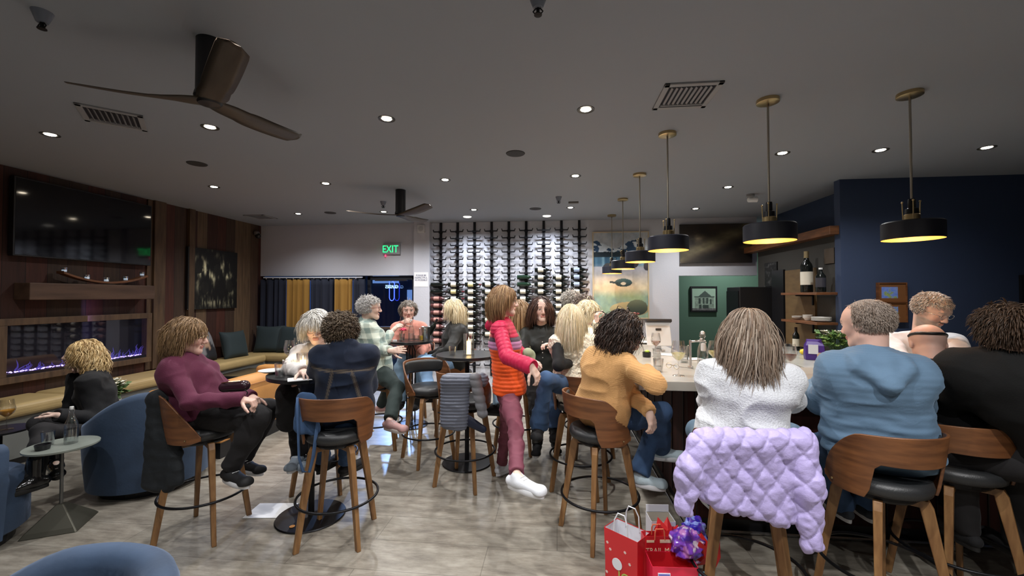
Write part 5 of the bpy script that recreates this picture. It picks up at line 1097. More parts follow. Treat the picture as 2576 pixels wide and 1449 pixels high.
        d+=u*lift; d/=np.linalg.norm(d,axis=1,keepdims=True)
        pts=[P.copy()]; p=P+u*vol*.5; ph=r.random(n)*6.28; hv=vol*(.55+.6*r.random(n))
        ob=[]
        for c_,rr_ in (push if push is not None else [(s.J['shR']-s.U*.01,.068),(s.J['shL']-s.U*.01,.068),(s.nk-s.U*.10,.112),(s.nk-s.U*.24,.132)]): ob.append((np.array(s.hR.transposed()@(V(c_)-s.hc))/s.hs,rr_/s.hs))
        # neck column
        nb=np.array(s.hR.transposed()@(s.nk-s.hc))/s.hs; nt=np.array((0,-.02,-.05))
        for k in range(seg):
            d=d+g*grav*(.5+k/seg)*(1 if length<.12 else 1.7); q=(p-ct)/(el+hv[:,None]); rq=np.linalg.norm(q,axis=1); ins=rq<1.06; nn=q/(el+hv[:,None]); nn/=np.linalg.norm(nn,axis=1,keepdims=True)
            dn=(d*nn).sum(1); d=np.where((ins)[:,None],d-nn*np.minimum(dn,0)[:,None],d)
            if k>seg*.6 and flick: d[:,0]+=side_*flick; d[:,1]-=flick*.5
            d/=np.linalg.norm(d,axis=1,keepdims=True); p=p+d*step[:,None]
            q=(p-ct)/(el+hv[:,None]); rq=np.linalg.norm(q,axis=1,keepdims=True); p=np.where(rq<1,ct+(p-ct)/np.maximum(rq,1e-3),p)
            fc=np.array((0,.035,-.04)); fe=np.array((.063,.070,.085)); q=(p-fc)/fe; rq=np.linalg.norm(q,axis=1,keepdims=True); p=np.where(rq<1,p+np.stack([side_*.011,0*side_-.002,0*side_],1),p)
            t=np.clip(((p-nb)@(nt-nb))/((nt-nb)@(nt-nb)),0,1)[:,None]; ax_=nb+t*(nt-nb); q=p-ax_; rq=np.linalg.norm(q,axis=1,keepdims=True); p=np.where(rq<.060,ax_+q/np.maximum(rq,1e-4)*.060,p)
            for c_,rr_ in ob: q=p-c_; rq=np.linalg.norm(q,axis=1,keepdims=True); p=np.where(rq<rr_,c_+q/np.maximum(rq,1e-4)*rr_,p)
            w_=p.copy()
            if curl:
                a=ph+cf*2*math.pi*(k+1)/seg; e1=np.cross(d,u); e1/=np.linalg.norm(e1,axis=1,keepdims=True)+1e-6; e2=np.cross(d,e1); am=curl*min(1,(k+1)/seg*2.2); w_=w_+(e1*np.cos(a)[:,None]+e2*np.sin(a)[:,None])*am
            pts.append(w_)
        A=np.stack(pts,1); m_=seg+1; S=3; T=np.gradient(A,axis=1); T/=np.linalg.norm(T,axis=2,keepdims=True)+1e-9; e1=np.cross(T,u[:,None,:]); e1/=np.linalg.norm(e1,axis=2,keepdims=True)+1e-9; e2=np.cross(T,e1)
        rr_=rad*(.75+.5*r.random(n))[:,None]*(np.clip(1.25-np.linspace(0,1,m_)**2.2*1.15,.12,1)*np.clip(.25+np.linspace(0,1,m_)*5,0,1))[None,:]
        ring=[A+(e1*math.cos(t)*1.7+e2*math.sin(t)*.7)*rr_[:,:,None] for t in (0,2.094,4.189)]
        Vt=np.stack(ring,2).reshape(-1,3); b0=np.arange(n)[:,None,None]*m_*S+np.arange(seg)[None,:,None]*S; k=np.arange(S)[None,None,:]; k2=(k+1)%S
        Fc=np.stack([b0+k,b0+k2,b0+S+k2,b0+S+k],-1).reshape(-1,4)
        cols=np.array(cols); cn=np.clip((vn3(P*60+seed)-.5)*1.6+.5+.5*(r.random(n)-.5),0,.999)*(len(cols)-1); c0=cols[cn.astype(int)]; c1=cols[np.minimum(cn.astype(int)+1,len(cols)-1)]; fr_=(cn%1)[:,None]; base=(c0*(1-fr_)+c1*fr_)*(.88+.24*r.random(n))[:,None]; c=np.repeat(base,m_*S,axis=0)
        if cap:
            nu,nv_=22,14; th=np.linspace(0,2*np.pi,nu,endpoint=False); fi=np.linspace(.02,2.0,nv_); e_=el+min(vol,.018)*.55
            C=np.array([ct+e_*np.array((math.sin(f)*math.cos(t),math.sin(f)*math.sin(t),math.cos(f))) for f in fi for t in th]); 
            ff=(C[:,1]>.018)&(C[:,2]<line+.008+(C[:,1]-.018)*.15); C[ff]=ct+(C[ff]-ct)*.80; lw=C[:,2]<low; C[lw]=ct+(C[lw]-ct)*.85
            i=np.arange(nv_-1)[:,None]*nu; j=np.arange(nu)[None,:]; j2=(j+1)%nu; F2=np.stack([i+j,i+nu+j,i+nu+j2,i+j2],-1).reshape(-1,4)+len(Vt); Vt=np.concatenate([Vt,C]); Fc=np.concatenate([Fc,F2]); c=np.concatenate([c,np.tile(cols.mean(0)*.75,(len(C),1))])
        Vt=np.array(s.hc)+(Vt*s.hs)@np.array(s.hR).T
        return npmesh(name,Vt,Fc,M_HAIR,s.ob,c,label)
    def glasses(s,mt,r=.019,th=.0016):
        m=MB(); H=s.H
        for q in(-1,1):
            m.tube([H(q*.031+r*math.cos(t)*1.15,.102,.0+r*.85*math.sin(t)) for t in [i*math.pi/8 for i in range(16)]],th,6,closed=True); m.tube([H(q*.052,.100,.004),H(q*.074,.06,.006),H(q*.080,.0,.002)],th,6)
        m.tube([H(-.010,.104,.003),H(.010,.104,.003)],th,6); return m.build('glasses',mt,s.ob,smooth='all')
def puff(pz=.045,pl=.05,a=.007,arm=True):
    def f(Vt,tg,bt,vol,bi,s):
        L_=np.array([np.linalg.norm(p[1]-p[0]) for p in vol.p])[bi]; d=np.zeros(len(Vt)); ar=(tg>=2)&(tg<=5)
        ph=np.where(ar,bt*L_/pl+.3,Vt[:,2]/pz); return a*(np.abs(np.sin(math.pi*ph))**.5-.65)
    return f
# ============================================================ PEOPLE
SK=(.62,.40,.31); SKP=(.72,.51,.42); SKR=(.66,.42,.34)
W_SOLE=mat('sole_white',(.75,.76,.78),.5); B_SOLE=mat('sole_black',(.01,.01,.01),.6); LACE=mat('lace_grey',(.5,.5,.5),.8)
BLONDE=[(.58,.42,.20),(.70,.54,.30),(.42,.28,.12),(.78,.64,.40)]; GREY=[(.45,.43,.40),(.62,.60,.56),(.30,.28,.26)]; WHITE=[(.68,.66,.62),(.80,.78,.73),(.50,.47,.42)]
BROWN=[(.20,.11,.055),(.32,.19,.10),(.12,.065,.035)]; DARK=[(.022,.013,.010),(.045,.026,.018),(.012,.008,.007)]; BLACKC=cloth('black',(.012,.012,.013)); BLACKP=cloth('black_trousers',(.016,.015,.016),.85,.15,.1)
def denim_puckers(Vt,tg,bt,vol,bi,s): return .0
def hem(v,f,g=.03,low=.05,k=.04): v.cap(f.J['hiR']+V((0,0,.05-low)),f.J['hiL']+V((0,0,.05-low)),.10*f.bw+g,None,k,tag=1); return v
# ---- crimson and orange puffer jacket
f=Fig('standing woman in a crimson and orange puffer jacket with maroon trousers and white trainers',at(1283,985,3.42),at(1262,810,3.42),0,at(1268,757,3.40),8,-2,hs=1.06,sw=.150,hw=.075,bw=.90)
f.arm('R',(1275,898),(1336,922),se=-1,sf=-1,hd=(.55,0,-.85),curl=.6,nrm=V((.8,-.5,.3))); f.arm('L',(1300,880),(1330,905),se=1,sf=-1,curl=.6)
f.leg('R',(1298,1085),(1300,1196),lt=.41,ls=.40,st=-1,ss=-1,toe=(.85,-.5,0)); f.leg('L',(1272,1078),(1262,1168),lt=.41,ls=.40,st=1,ss=1,toe=(.6,.8,0))
f.body(SKP,.005)
f.hair([(.24,.13,.06),(.36,.21,.10),(.17,.09,.045),(.44,.28,.14)],.155,.016,1100,line=.045,front=.1,back=.15,flick=-.15,seed=3,fringe=.07,low=-.05,messy=.18)
M_PUF=cloth('puffer',(1,1,1),.5,.1,.05,90,attr=True)
v=Vol(); f.torso(v,.024,k=.05,shg=.010,bust=.045,tag=1); v.cap(f.pel+f.R*.05+V((0,0,.03)),f.pel-f.R*.05+V((0,0,.03)),.122,None,.05,f.F,1.0,tag=1); v.ball(f.pel-V((0,0,.62)),.64,.004,sub=True)
def pc(Vt,tg,bt,vol,bi,s):
    z=Vt[:,2]; c=np.tile(np.array(srgb(232,88,34)),(len(Vt),1)); zc=s.nk.z; c[z>zc-.21]=srgb(176,120,160); c[z>zc-.15]=srgb(72,58,74); c[z>zc-.115]=srgb(192,34,74); return c
f.wear('jacket_body',v,M_PUF,.007,.003,disp=puff(.030,.05,.006),colf=pc)
v=Vol(); f.sleeves(v,.022,k=.02,tag=2,rw=.034); f.wear('jacket_sleeves',v,cloth('crimson',srgb(192,34,74),.5,.1,.05,90),.007,.003,disp=puff(.04,.037,.006))
v=Vol(); v.cap(f.nk+f.R*.06-f.F*.045,f.nk-f.R*.06-f.F*.045,.045,None,.04); v.ball(f.nk-f.F*.085-V((0,0,.015)),.052,.05); v.cap(f.nk+f.R*.055+f.F*.02,f.nk-f.F*.02+f.R*.07,.030,None,.03); v.cap(f.nk-f.R*.055+f.F*.02,f.nk-f.F*.02-f.R*.07,.030,None,.03)
f.wear('hood',v,cloth('crimson',srgb(192,34,74)),.007,.006)
v=Vol(); v.cap(f.J['hiR']+V((0,0,.06)),f.J['hiL']+V((0,0,.06)),.104,None,.04,tag=1); f.wear('shirt_hem',v,cloth('navy_knit',(.012,.014,.05)),.009,.003)
v=Vol(); f.legs(v,.004,to=.93,ra=.048,rt=.074); f.wear('trousers',v,cloth('maroon',srgb(112,58,72),.7,.1,.05,80),.007,.006,9,(12,12,34))
f.shoes(cloth('white_mesh',(.72,.74,.78),.7,0,.2,300),W_SOLE,LACE,L_=.26)
# ---- woman in the burgundy hoodie
f=Fig('seated woman with brown bob in a burgundy hoodie and black trousers',(-2.46,2.70,.81),at(452,905,2.90),22,at(472,846,2.90),26,-6,hs=1.10,sw=.145,bw=1.0)
f.arm('R',(480,1012),(606,1006),se=-1,sf=-1,hd=(.9,.2,-.15),curl=1.35,le=.30,lf=.30); f.arm('L',(575,985),(630,998),se=1,sf=-1,hd=(.8,-.5,-.1),curl=1.35,le=.30,lf=.25)
f.leg('R',(650,1050),(578,1180),lt=.46,ls=.40,st=-1,ss=1,toe=(.9,-.35,-.1)); f.leg('L',(676,1028),(612,1158),lt=.46,ls=.40,st=1,ss=1,toe=(.9,-.25,-.1))
f.body(SKR,.005,age=.6)
f.hair([(.22,.13,.06),(.32,.20,.10),(.14,.08,.04),(.27,.17,.08)],.125,.016,1600,curl=.004,cf=1.2,line=.05,front=.2,back=.1,seed=5,fringe=.07,messy=.3,flick=.15,lat=.35)
BUR=cloth('burgundy',srgb(88,36,58),.85,.35,.2,200)
v=Vol(); f.torso(v,.024,k=.07,shg=.012,bust=.075,belly=.085,low=.0,tag=1); v.cap(f.nk+f.R*.05-f.F*.03+V((0,0,.02)),f.nk-f.R*.05-f.F*.03+V((0,0,.02)),.048,None,.03); v.cap(f.nk+f.R*.05+f.F*.04,f.nk-f.R*.05+f.F*.04,.032,None,.03); f.sleeves(v,.018,k=.035)
f.wear('hoodie',v,BUR,.008,.010,8)
v=Vol(); f.legs(v,.012,to=.95,ra=.046,rt=.082,rk=.062); f.wear('trousers',v,BLACKP,.009,.006)
f.shoes(cloth('black_mesh',(.015,.015,.016),.7,0,.2,300),W_SOLE,mat('lace_white',(.7,.7,.7),.8),L_=.27)
f.glasses(MT['brass'])
# ---- person in the dark denim jacket, back view
f=Fig('seated person with short curly brown hair in a dark denim jacket',(-1.47,2.76,.81),at(868,876,2.82),108,at(857,834,2.88),122,-4,hs=1.10,sw=.15,bw=.98)
f.arm('L',(778,975),(765,962),se=1,sf=1,le=.30,curl=.6); f.arm('R',(930,972),(890,975),se=1,sf=1,le=.30,curl=.6)
f.leg('L',(800,1065),(812,1158),lt=.42,ls=.38,st=1,ss=1,toe=(.1,.9,-.1)); f.leg('R',(875,1065),(872,1165),lt=.42,ls=.38,st=1,ss=1,toe=(.3,.9,-.1))
f.body(SK,.006)
f.hair([(.07,.045,.03),(.13,.09,.055),(.045,.03,.02),(.19,.14,.09)],.042,.012,2400,curl=.005,cf=1.4,line=.05,front=.1,back=-.1,seed=8,messy=.8,grav=.12,low=-.085,rad=.0042,stepvar=.6)
v=Vol(); f.torso(v,.022,k=.05,shg=.010,low=.0,tag=1); hem(v,f,.02,.0); f.sleeves(v,.018,k=.03); v.cap(f.nk+f.R*.055-f.F*.02+V((0,0,.03)),f.nk-f.R*.055-f.F*.02+V((0,0,.03)),.030,None,.02)
def seams(Vt,tg,bt,vol,bi,s):
    P=(Vt-np.array(s.nk)); u=P@np.array(s.R); z=P@np.array(s.U); bk=(P@np.array(s.F))<.02
    d=np.minimum(np.abs(z+.115),np.abs(np.abs(u)-.07-.25*(z+.12))+np.where(z<-.11,0,1)); return -.004*np.exp(-(d/.006)**2)*bk*(tg<=1)
def seamcol(Vt,tg,bt,vol,bi,s):
    P=(Vt-np.array(s.nk)); u=P@np.array(s.R); z=P@np.array(s.U); bk=(P@np.array(s.F))<.03
    d=np.minimum(np.abs(z+.115+.15*u**2),np.where(z<-.11,np.abs(np.abs(u)-.06+.22*(z+.12)),1)); k=np.exp(-(d/.0035)**2)*bk*(tg<=1); k=np.maximum(k,.8*np.exp(-((d-.009)/.0018)**2)*bk*(tg<=1)); w_=np.clip(vn3(Vt*11)*1.8-.75,0,1)*.5
    c=np.tile(np.array(srgb(22,30,48)),(len(Vt),1)); c=c*(1-w_[:,None])+np.array(srgb(58,74,100))*w_[:,None]; return c*(1-k[:,None]*.8)+np.array(srgb(122,108,88))*k[:,None]*.8
f.wear('denim_jacket',v,cloth('denim_attr',(1,1,1),.85,.1,.25,400,attr=True),.006,.009,8,disp=seams,colf=seamcol)
v=Vol(); f.legs(v,.010,to=.92,ra=.055); f.wear('jeans',v,DENIM,.009,.006); f.shoes(BLACKC,B_SOLE,LACE,L_=.27,up=.09,w_=.045)
# ---- white haired woman facing the viewer
f=Fig('white haired woman with glasses in a white blouse at the near round table',(-2.02,3.62,.82),at(804,880,3.40),-52,at(797,822,3.32),-64,-16,hs=1.12,sw=.155,bw=1.0)
f.arm('R',(728,930),(760,935),se=-1,sf=-1,curl=.5); f.arm('L',(838,925),(815,925),se=-1,sf=-1,curl=.5)
f.leg('R',(735,1010),(752,1140),st=-1,ss=1,toe=(.2,-.9,-.1)); f.leg('L',(775,1010),(785,1140),st=-1,ss=1,toe=(.1,-.9,-.1))
f.body(SKP,.005,age=1,brow=(.4,.36,.32))
f.hair(WHITE,.11,.018,1000,line=.045,part=.03,front=.2,back=0,seed=11,fringe=.075,messy=.3,low=-.05,flick=-.1)
f.glasses(mat('glasses_brown',(.10,.05,.03),.3))
v=Vol(); f.torso(v,.028,k=.06,shg=.01,bust=.07); f.sleeves(v,.020,k=.03); v.cap(f.nk+f.R*.05-f.F*.01+V((0,0,.01)),f.nk-f.R*.05-f.F*.01+V((0,0,.01)),.035,None,.02); f.wear('blouse',v,cloth('white_blouse',srgb(206,200,196),.8),.008,.010,10)
v=Vol(); f.legs(v,.010,ra=.048); f.wear('trousers',v,BLACKP,.010,.006); f.shoes(cloth('grey_shoe',srgb(130,140,150)),W_SOLE,LACE,L_=.25)
# ---- curly blonde woman in black, in the armchair
f=Fig('woman with curly golden hair in a black blazer in the blue armchair',at(262,1092,3.62),at(232,942,3.64),222,at(207,893,3.64),230,6,hs=1.08,sw=.155,bw=.95)
f.arm('R',(172,1032),(188,948),se=1,sf=1,hd=(.1,0,1),curl=.9,le=.29,lf=.27); f.arm('L',(240,1070),(150,1045),se=-1,sf=-1,hd=(-.98,.0,.1),curl=.5,le=.30)
f.leg('L',(105,1085),(88,1200),st=-1,ss=-1,toe=(-.3,-.9,-.2),lt=.46); f.leg('R',(95,1065),(140,1160),st=-1,ss=-1,toe=(.75,-.5,.1),lt=.46)
f.body(SKP,.005)
f.hair([(.62,.44,.20),(.74,.56,.30),(.38,.24,.10),(.52,.35,.15)],.19,.018,1300,curl=.012,cf=2.0,line=.055,front=-.15,back=.25,seed=14,messy=.3,low=-.07,rad=.0042)
v=Vol(); f.torso(v,.026,k=.05,shg=.02,low=.02); hem(v,f,.03,.02); f.sleeves(v,.022,k=.03); v.cap(f.nk+f.R*.05-f.F*.02,f.nk-f.R*.05-f.F*.02,.035,None,.02); f.wear('blazer',v,BLACKC,.008,.009)
v=Vol(); f.legs(v,.008,ra=.044); f.wear('trousers',v,BLACKP,.010,.006); f.shoes(mat('patent_black',(.01,.01,.01),.12),B_SOLE,None,L_=.26,up=.12)
# ---- grey haired woman in the plaid shacket
f=Fig('short grey haired woman in a pale green plaid jacket and dark green trousers, gesturing',at(950,925,4.50),at(918,812,4.52),22,at(930,775,4.50),22,0,hs=1.12,sw=.16,bw=1.05)
f.arm('R',(958,884),(984,882),se=-1,sf=-1,hd=(1,.0,.1),curl=.25,nrm=V((0,-1,.3))); f.arm('L',(962,868),(988,832),se=1,sf=1,hd=(.7,.2,.7),curl=.6)
f.leg('R',(1000,975),(980,1058),st=-1,ss=-1,lt=.42,ls=.40,toe=(.9,-.4,-.1)); f.leg('L',(985,960),(958,1020),st=1,ss=1,lt=.42,ls=.38,toe=(.9,-.1,0))
f.body(SKP,.005,age=.8,brow=(.4,.38,.35))
f.hair([(.58,.56,.54),(.72,.70,.68),(.40,.38,.37)],.032,.010,2200,curl=.003,cf=1,line=.05,front=.3,back=0,seed=17,messy=.6,grav=.05,low=-.06,rad=.003)
f.glasses(mat('glasses_red',(.25,.02,.02),.3))
def plaid(Vt,tg,bt,vol,bi,s):
    P=Vt-np.array(s.pel); u=P@np.array(s.F)+.3*(P@np.array(s.R)); z=P[:,2]; u=np.where((tg>=2)&(tg<=5),bt*.28,u) if False else u; a=(np.floor(u/.05)%2); b_=(np.floor(z/.055)%2); k=(a+b_)/2
    c=np.array(srgb(196,204,190))[None]*(1-k[:,None])+np.array(srgb(120,138,132))[None]*k[:,None]; return c
v=Vol(); f.torso(v,.028,k=.05,shg=.012,low=.05,bust=.06,belly=.08); hem(v,f,.03,.05); f.sleeves(v,.022,k=.03,to=.75); v.cap(f.nk+f.R*.05-f.F*.02+V((0,0,.01)),f.nk-f.R*.05-f.F*.02+V((0,0,.01)),.036,None,.02)
f.wear('plaid_jacket',v,cloth('plaid',(1,1,1),.9,.2,.2,200,attr=True),.008,.010,8,colf=plaid)
v=Vol(); f.legs(v,.010,ra=.048,to=.93); f.wear('trousers',v,cloth('dark_green',srgb(40,50,48)),.009,.006); f.shoes(cloth('pink_mesh',srgb(178,140,136)),mat('sole_cream',(.7,.62,.58),.6),LACE,L_=.26)
# ---- woman in the pink top drinking
S_P=dup(S0,(-1.93,5.62,0),math.radians(-90),label='bar stool under the woman in the pink top behind the far table')
f=Fig('woman in a pink top raising a glass to her mouth',(-1.96,5.64,.84),at(1027,816,5.62),-72,at(1027,781,5.60),-66,-2,hs=1.14,sw=.165,bw=1.12)
f.arm('R',(992,858),(1012,812),se=-1,sf=-1,hd=(.75,0,.35),curl=.9,nrm=V((-.2,-1,.2))); f.arm('L',(1066,878),(1052,893),se=-1,sf=-1,hd=(-.3,-.3,-.6),curl=.4)
f.leg('R',(1005,925),(1010,1010),st=-1,ss=-1,toe=(0,-1,-.1)); f.leg('L',(1058,925),(1052,1010),st=-1,ss=-1,toe=(0,-1,-.1))
f.body(SKR,.005,age=.4); f.hair([(.20,.17,.14),(.32,.28,.24),(.13,.11,.09)],.055,.014,1200,line=.05,front=.1,seed=20,fringe=.03,messy=.5,low=-.07,grav=.2)
v=Vol(); f.torso(v,.026,k=.06,shg=.005,bust=.075,belly=.09); f.sleeves(v,.018,k=.03); f.wear('top',v,cloth('pink',srgb(206,140,124),.85,.2,.2,300,var=.12,scale=30),.009,.008)
v=Vol(); f.legs(v,.010,ra=.055); f.wear('jeans',v,DENIM_L,.010,.006); f.shoes(BLACKC,B_SOLE,None)
p=f.J['wrR']+V((.03,-.06,.06)); wine_glass(p.x,p.y,p.z-.16,'wine glass held to the mouth of the woman in the pink top',None,.85)
# ---- blonde woman in the black shirt
f=Fig('blonde woman in a black shirt and light jeans at the far table',(-1.20,4.93,.83),at(1148,820,4.98),200,at(1137,780,4.98),200,4,hs=1.12,sw=.16,bw=1.08)
f.arm('L',(1132,880),(1096,897),se=-1,sf=1,curl=.8); f.arm('R',(1120,880),(1085,893),se=1,sf=1,curl=.5)
f.leg('L',(1068,912),(1080,990),st=-1,ss=-1,toe=(-1,0,-.1)); f.leg('R',(1062,906),(1072,985),st=1,ss=1,toe=(-1,0,-.1))
f.body(SKP,.005); f.hair([(.78,.66,.42),(.86,.75,.54),(.60,.46,.25)],.20,.018,1100,line=.05,front=-.1,back=.2,seed=23,messy=.25,low=-.06,curl=.004,cf=1)
v=Vol(); f.torso(v,.030,k=.06,shg=.01,bust=.06,belly=.07); hem(v,f,.035,.02); f.sleeves(v,.022,k=.03); v.cap(f.nk+f.R*.05-f.F*.02+V((0,0,.01)),f.nk-f.R*.05-f.F*.02+V((0,0,.01)),.036,None,.02); f.wear('shirt',v,cloth('black_satin',(.014,.014,.013),.55,.3),.008,.010,8)
v=Vol(); f.legs(v,.010,ra=.050); f.wear('jeans',v,cloth('denim_pale',srgb(128,160,196),.9,.1,.2,300),.010,.006); f.shoes(BLACKC,B_SOLE,None)
# ---- woman in olive behind the red jacket
f=Fig('woman in an olive top mostly hidden behind the red and orange jacket',(-.46,4.50,.84),at(1312,822,4.45),150,at(1302,785,4.45),150,0,hs=1.1,sw=.155)
f.arm('L',(1322,880),(1300,905),se=-1,sf=-1); f.arm('R',(1292,880),(1275,905),se=1,sf=1); f.leg('L',(1262,935),(1258,1020),st=-1,ss=-1,toe=(-.9,.2,-.1)); f.leg('R',(1255,930),(1250,1015),st=1,ss=1,toe=(-.9,.2,-.1))
f.body(SK,.006); f.hair([(.30,.17,.08),(.40,.25,.13),(.20,.11,.05)],.28,.016,800,line=.05,back=.2,front=-.1,seed=26,messy=.2)
v=Vol(); f.torso(v,.024,k=.06,shg=.01); f.sleeves(v,.018,k=.03); f.wear('top',v,cloth('olive',srgb(118,116,96)),.010,.006); v=Vol(); f.legs(v,.010); f.wear('jeans',v,DENIM_L,.010,.005); f.shoes(BLACKC,B_SOLE,None)
# ---- woman in the black button shirt, standing
f=Fig('standing dark haired woman in a black buttoned shirt and black trousers',at(1366,938,4.28),at(1364,828,4.26),-88,at(1361,778,4.22),-76,0,hs=1.12,sw=.165,hw=.085,bw=1.02)
f.arm('R',(1316,886),(1338,908),se=-1,sf=-1,hd=(.6,-.5,-.2),curl=.8,le=.27); f.arm('L',(1412,880),(1392,872),se=-1,sf=-1,hd=(-.8,-.4,.3),curl=.8,le=.27)
f.leg('R',(1347,1030),(1352,1112),lt=.40,ls=.39,st=-1,ss=1,toe=(-.05,-1,0)); f.leg('L',(1390,1030),(1396,1108),lt=.40,ls=.39,st=1,ss=1,toe=(.15,-1,0))
f.body(SKP,.004,brow=(.05,.02,.015)); f.hair([(.045,.02,.013),(.09,.04,.025),(.025,.012,.009)],.19,.010,1300,line=.026,front=-.2,back=.1,seed=29,messy=.15,low=-.07,part=.015,curl=.003,cf=1,lat=.6)
v=Vol(); f.torso(v,.018,k=.05,shg=.012,bust=.055); f.sleeves(v,.016,k=.03,to=.6); v.cap(f.nk+f.R*.055-f.F*.02+V((0,0,.0)),f.nk-f.R*.055-f.F*.02+V((0,0,.0)),.032,None,.02); v.cap(f.nk+f.R*.05+f.F*.03-V((0,0,.01)),f.nk+f.R*.025+f.F*.085-V((0,0,.06)),.016,None,.012); v.cap(f.nk-f.R*.05+f.F*.03-V((0,0,.01)),f.nk-f.R*.025+f.F*.085-V((0,0,.06)),.016,None,.012)
o=f.wear('shirt',v,cloth('black_shirt',(.017,.019,.017),.6,.3),.007,.006,9)
q=MB()
for k in range(6): q.sphere(f.nk-f.U*(.11+.052*k)+f.F*(.148-.012*abs(k-1.5))+V((0,-.005,0)),.0055,6)
q.build('buttons',mat('button_pearl',(.7,.68,.62),.3),o)
v=Vol(); f.legs(v,.006,ra=.048,rt=.076); hem(v,f,.006,.02); f.wear('trousers',v,BLACKP,.008,.007,9,(10,10,26)); f.shoes(BLACKC,W_SOLE,None,L_=.26)
# ---- woman with the white fluffy vest
f=Fig('woman with long straight blonde hair in a white fluffy vest and flared jeans',(.13,3.66,.84),at(1446,845,3.58),110,at(1437,800,3.58),72,-8,hs=1.02,sw=.15,bw=.92,pyaw=165)
f.arm('L',(1404,920),(1440,912),se=-1,sf=1,curl=.6,le=.27); f.arm('R',(1490,905),(1500,900),se=1,sf=1,curl=.6)
f.leg('L',(1374,952),(1356,1068),st=-1,ss=1,lt=.42,ls=.42,toe=(-.1,-1,-.3)); f.leg('R',(1395,962),(1400,1100),st=1,ss=1,lt=.42,toe=(-.1,-1,-.3))
f.body(SKP,.005); f.hair([(.80,.70,.48),(.88,.79,.60),(.60,.48,.28),(.70,.58,.36)],.28,.002,1700,line=.05,front=-.15,back=.05,seed=31,messy=.12,low=-.07,rad=.0028,lat=.08,curl=.004,cf=.8)
FLUF=cloth('fleece_cream',srgb(228,222,202),.95,.5,1.0,45)
v=Vol(); f.torso(v,.030,k=.06,shg=.004,low=.03); hem(v,f,.035,.02); v.cap(f.nk+f.R*.06-f.F*.02,f.nk-f.R*.06-f.F*.02,.05,None,.03); v.cap(f.pel-f.F*.12+V((0,0,.0)),f.pel-f.F*.14+V((0,0,-.02)),.07,None,.05,f.R,2)
def fluff(Vt,tg,bt,vol,bi,s): return .010*(vn3(Vt*55)-.5)+.008*(vn3(Vt*120)-.5)
f.wear('fleece_vest',v,FLUF,.006,.008,9,disp=fluff)
v=Vol(); f.sleeves(v,.014,k=.03); f.wear('sleeves',v,BLACKC,.008,.006)
v=Vol(); f.legs(v,.006,ra=.055,to=.97,flare=.078); f.wear('jeans',v,DENIM,.008,.007,8); f.shoes(BLACKC,B_SOLE,None,L_=.24,up=.03)
# ---- far bar: short blonde, two heads behind
f=Fig('woman with short bright blonde hair at the far bar, hand to her chin',(.36,4.45,.84),at(1472,830,4.60),20,at(1481,785,4.62),8,4,hs=1.12,sw=.155)
f.arm('R',(1505,868),(1503,812),se=-1,sf=-1,hd=(-.1,0,1),curl=1.1); f.arm('L',(1500,862),(1510,850),se=1,sf=1); f.leg('R',(1510,930),(1505,1010),st=-1,ss=-1,toe=(1,0,0)); f.leg('L',(1515,925),(1508,1010),st=1,ss=1,toe=(1,0,0))
f.body(SKP,.005); f.hair([(.86,.76,.52),(.92,.84,.64),(.66,.54,.32)],.10,.02,1000,line=.045,front=.2,back=0,seed=35,messy=.4,low=-.05)
v=Vol(); f.torso(v,.024,k=.06); f.sleeves(v,.018,k=.03); f.wear('top',v,cloth('cream_top',srgb(226,218,190)),.010,.008); v=Vol(); f.legs(v,.010); f.wear('trousers',v,BLACKP,.012,.004); f.shoes(BLACKC,B_SOLE,None)
for (lab,px,py,Z,yaw,cols,seed,shirt) in (('person with curly grey hair standing at the far end of the bar',1438,756,5.7,20,[(.50,.46,.40),(.66,.62,.56),(.30,.27,.24)],41,BLACKC),('person with short brown grey hair standing at the far end of the bar',1471,768,5.3,0,[(.20,.16,.13),(.34,.28,.24),(.12,.09,.07)],43,cloth('taupe',srgb(96,88,80)))):
    h=at(px,py,Z); gx=V((h.x-.03,h.y,0)); f=Fig(lab,gx+V((0,0,.93)),h-V((.02,0,.20)),yaw,h,yaw,0,hs=1.12,sw=.16)
    f.arm('R',V((h.x+.02,h.y-.22,1.08)),V((h.x+.2,h.y-.15,1.14))); f.arm('L',V((h.x+.02,h.y+.22,1.08)),V((h.x+.2,h.y+.15,1.14))); f.leg('R',V((h.x,h.y-.09,.49)),V((h.x,h.y-.09,.09)),toe=(1,0,0)); f.leg('L',V((h.x,h.y+.09,.49)),V((h.x,h.y+.09,.09)),toe=(1,0,0))
    f.body(SK,.007); f.hair(cols,.05,.018,900,curl=.005,cf=1,line=.05,seed=seed,messy=.9,grav=.08,low=-.06)
    v=Vol(); f.torso(v,.024,k=.06); f.sleeves(v,.018,k=.03); f.wear('shirt',v,shirt,.012,.006); v=Vol(); f.legs(v,.010); f.wear('trousers',v,BLACKP,.012,.004); f.shoes(BLACKC,B_SOLE,None)
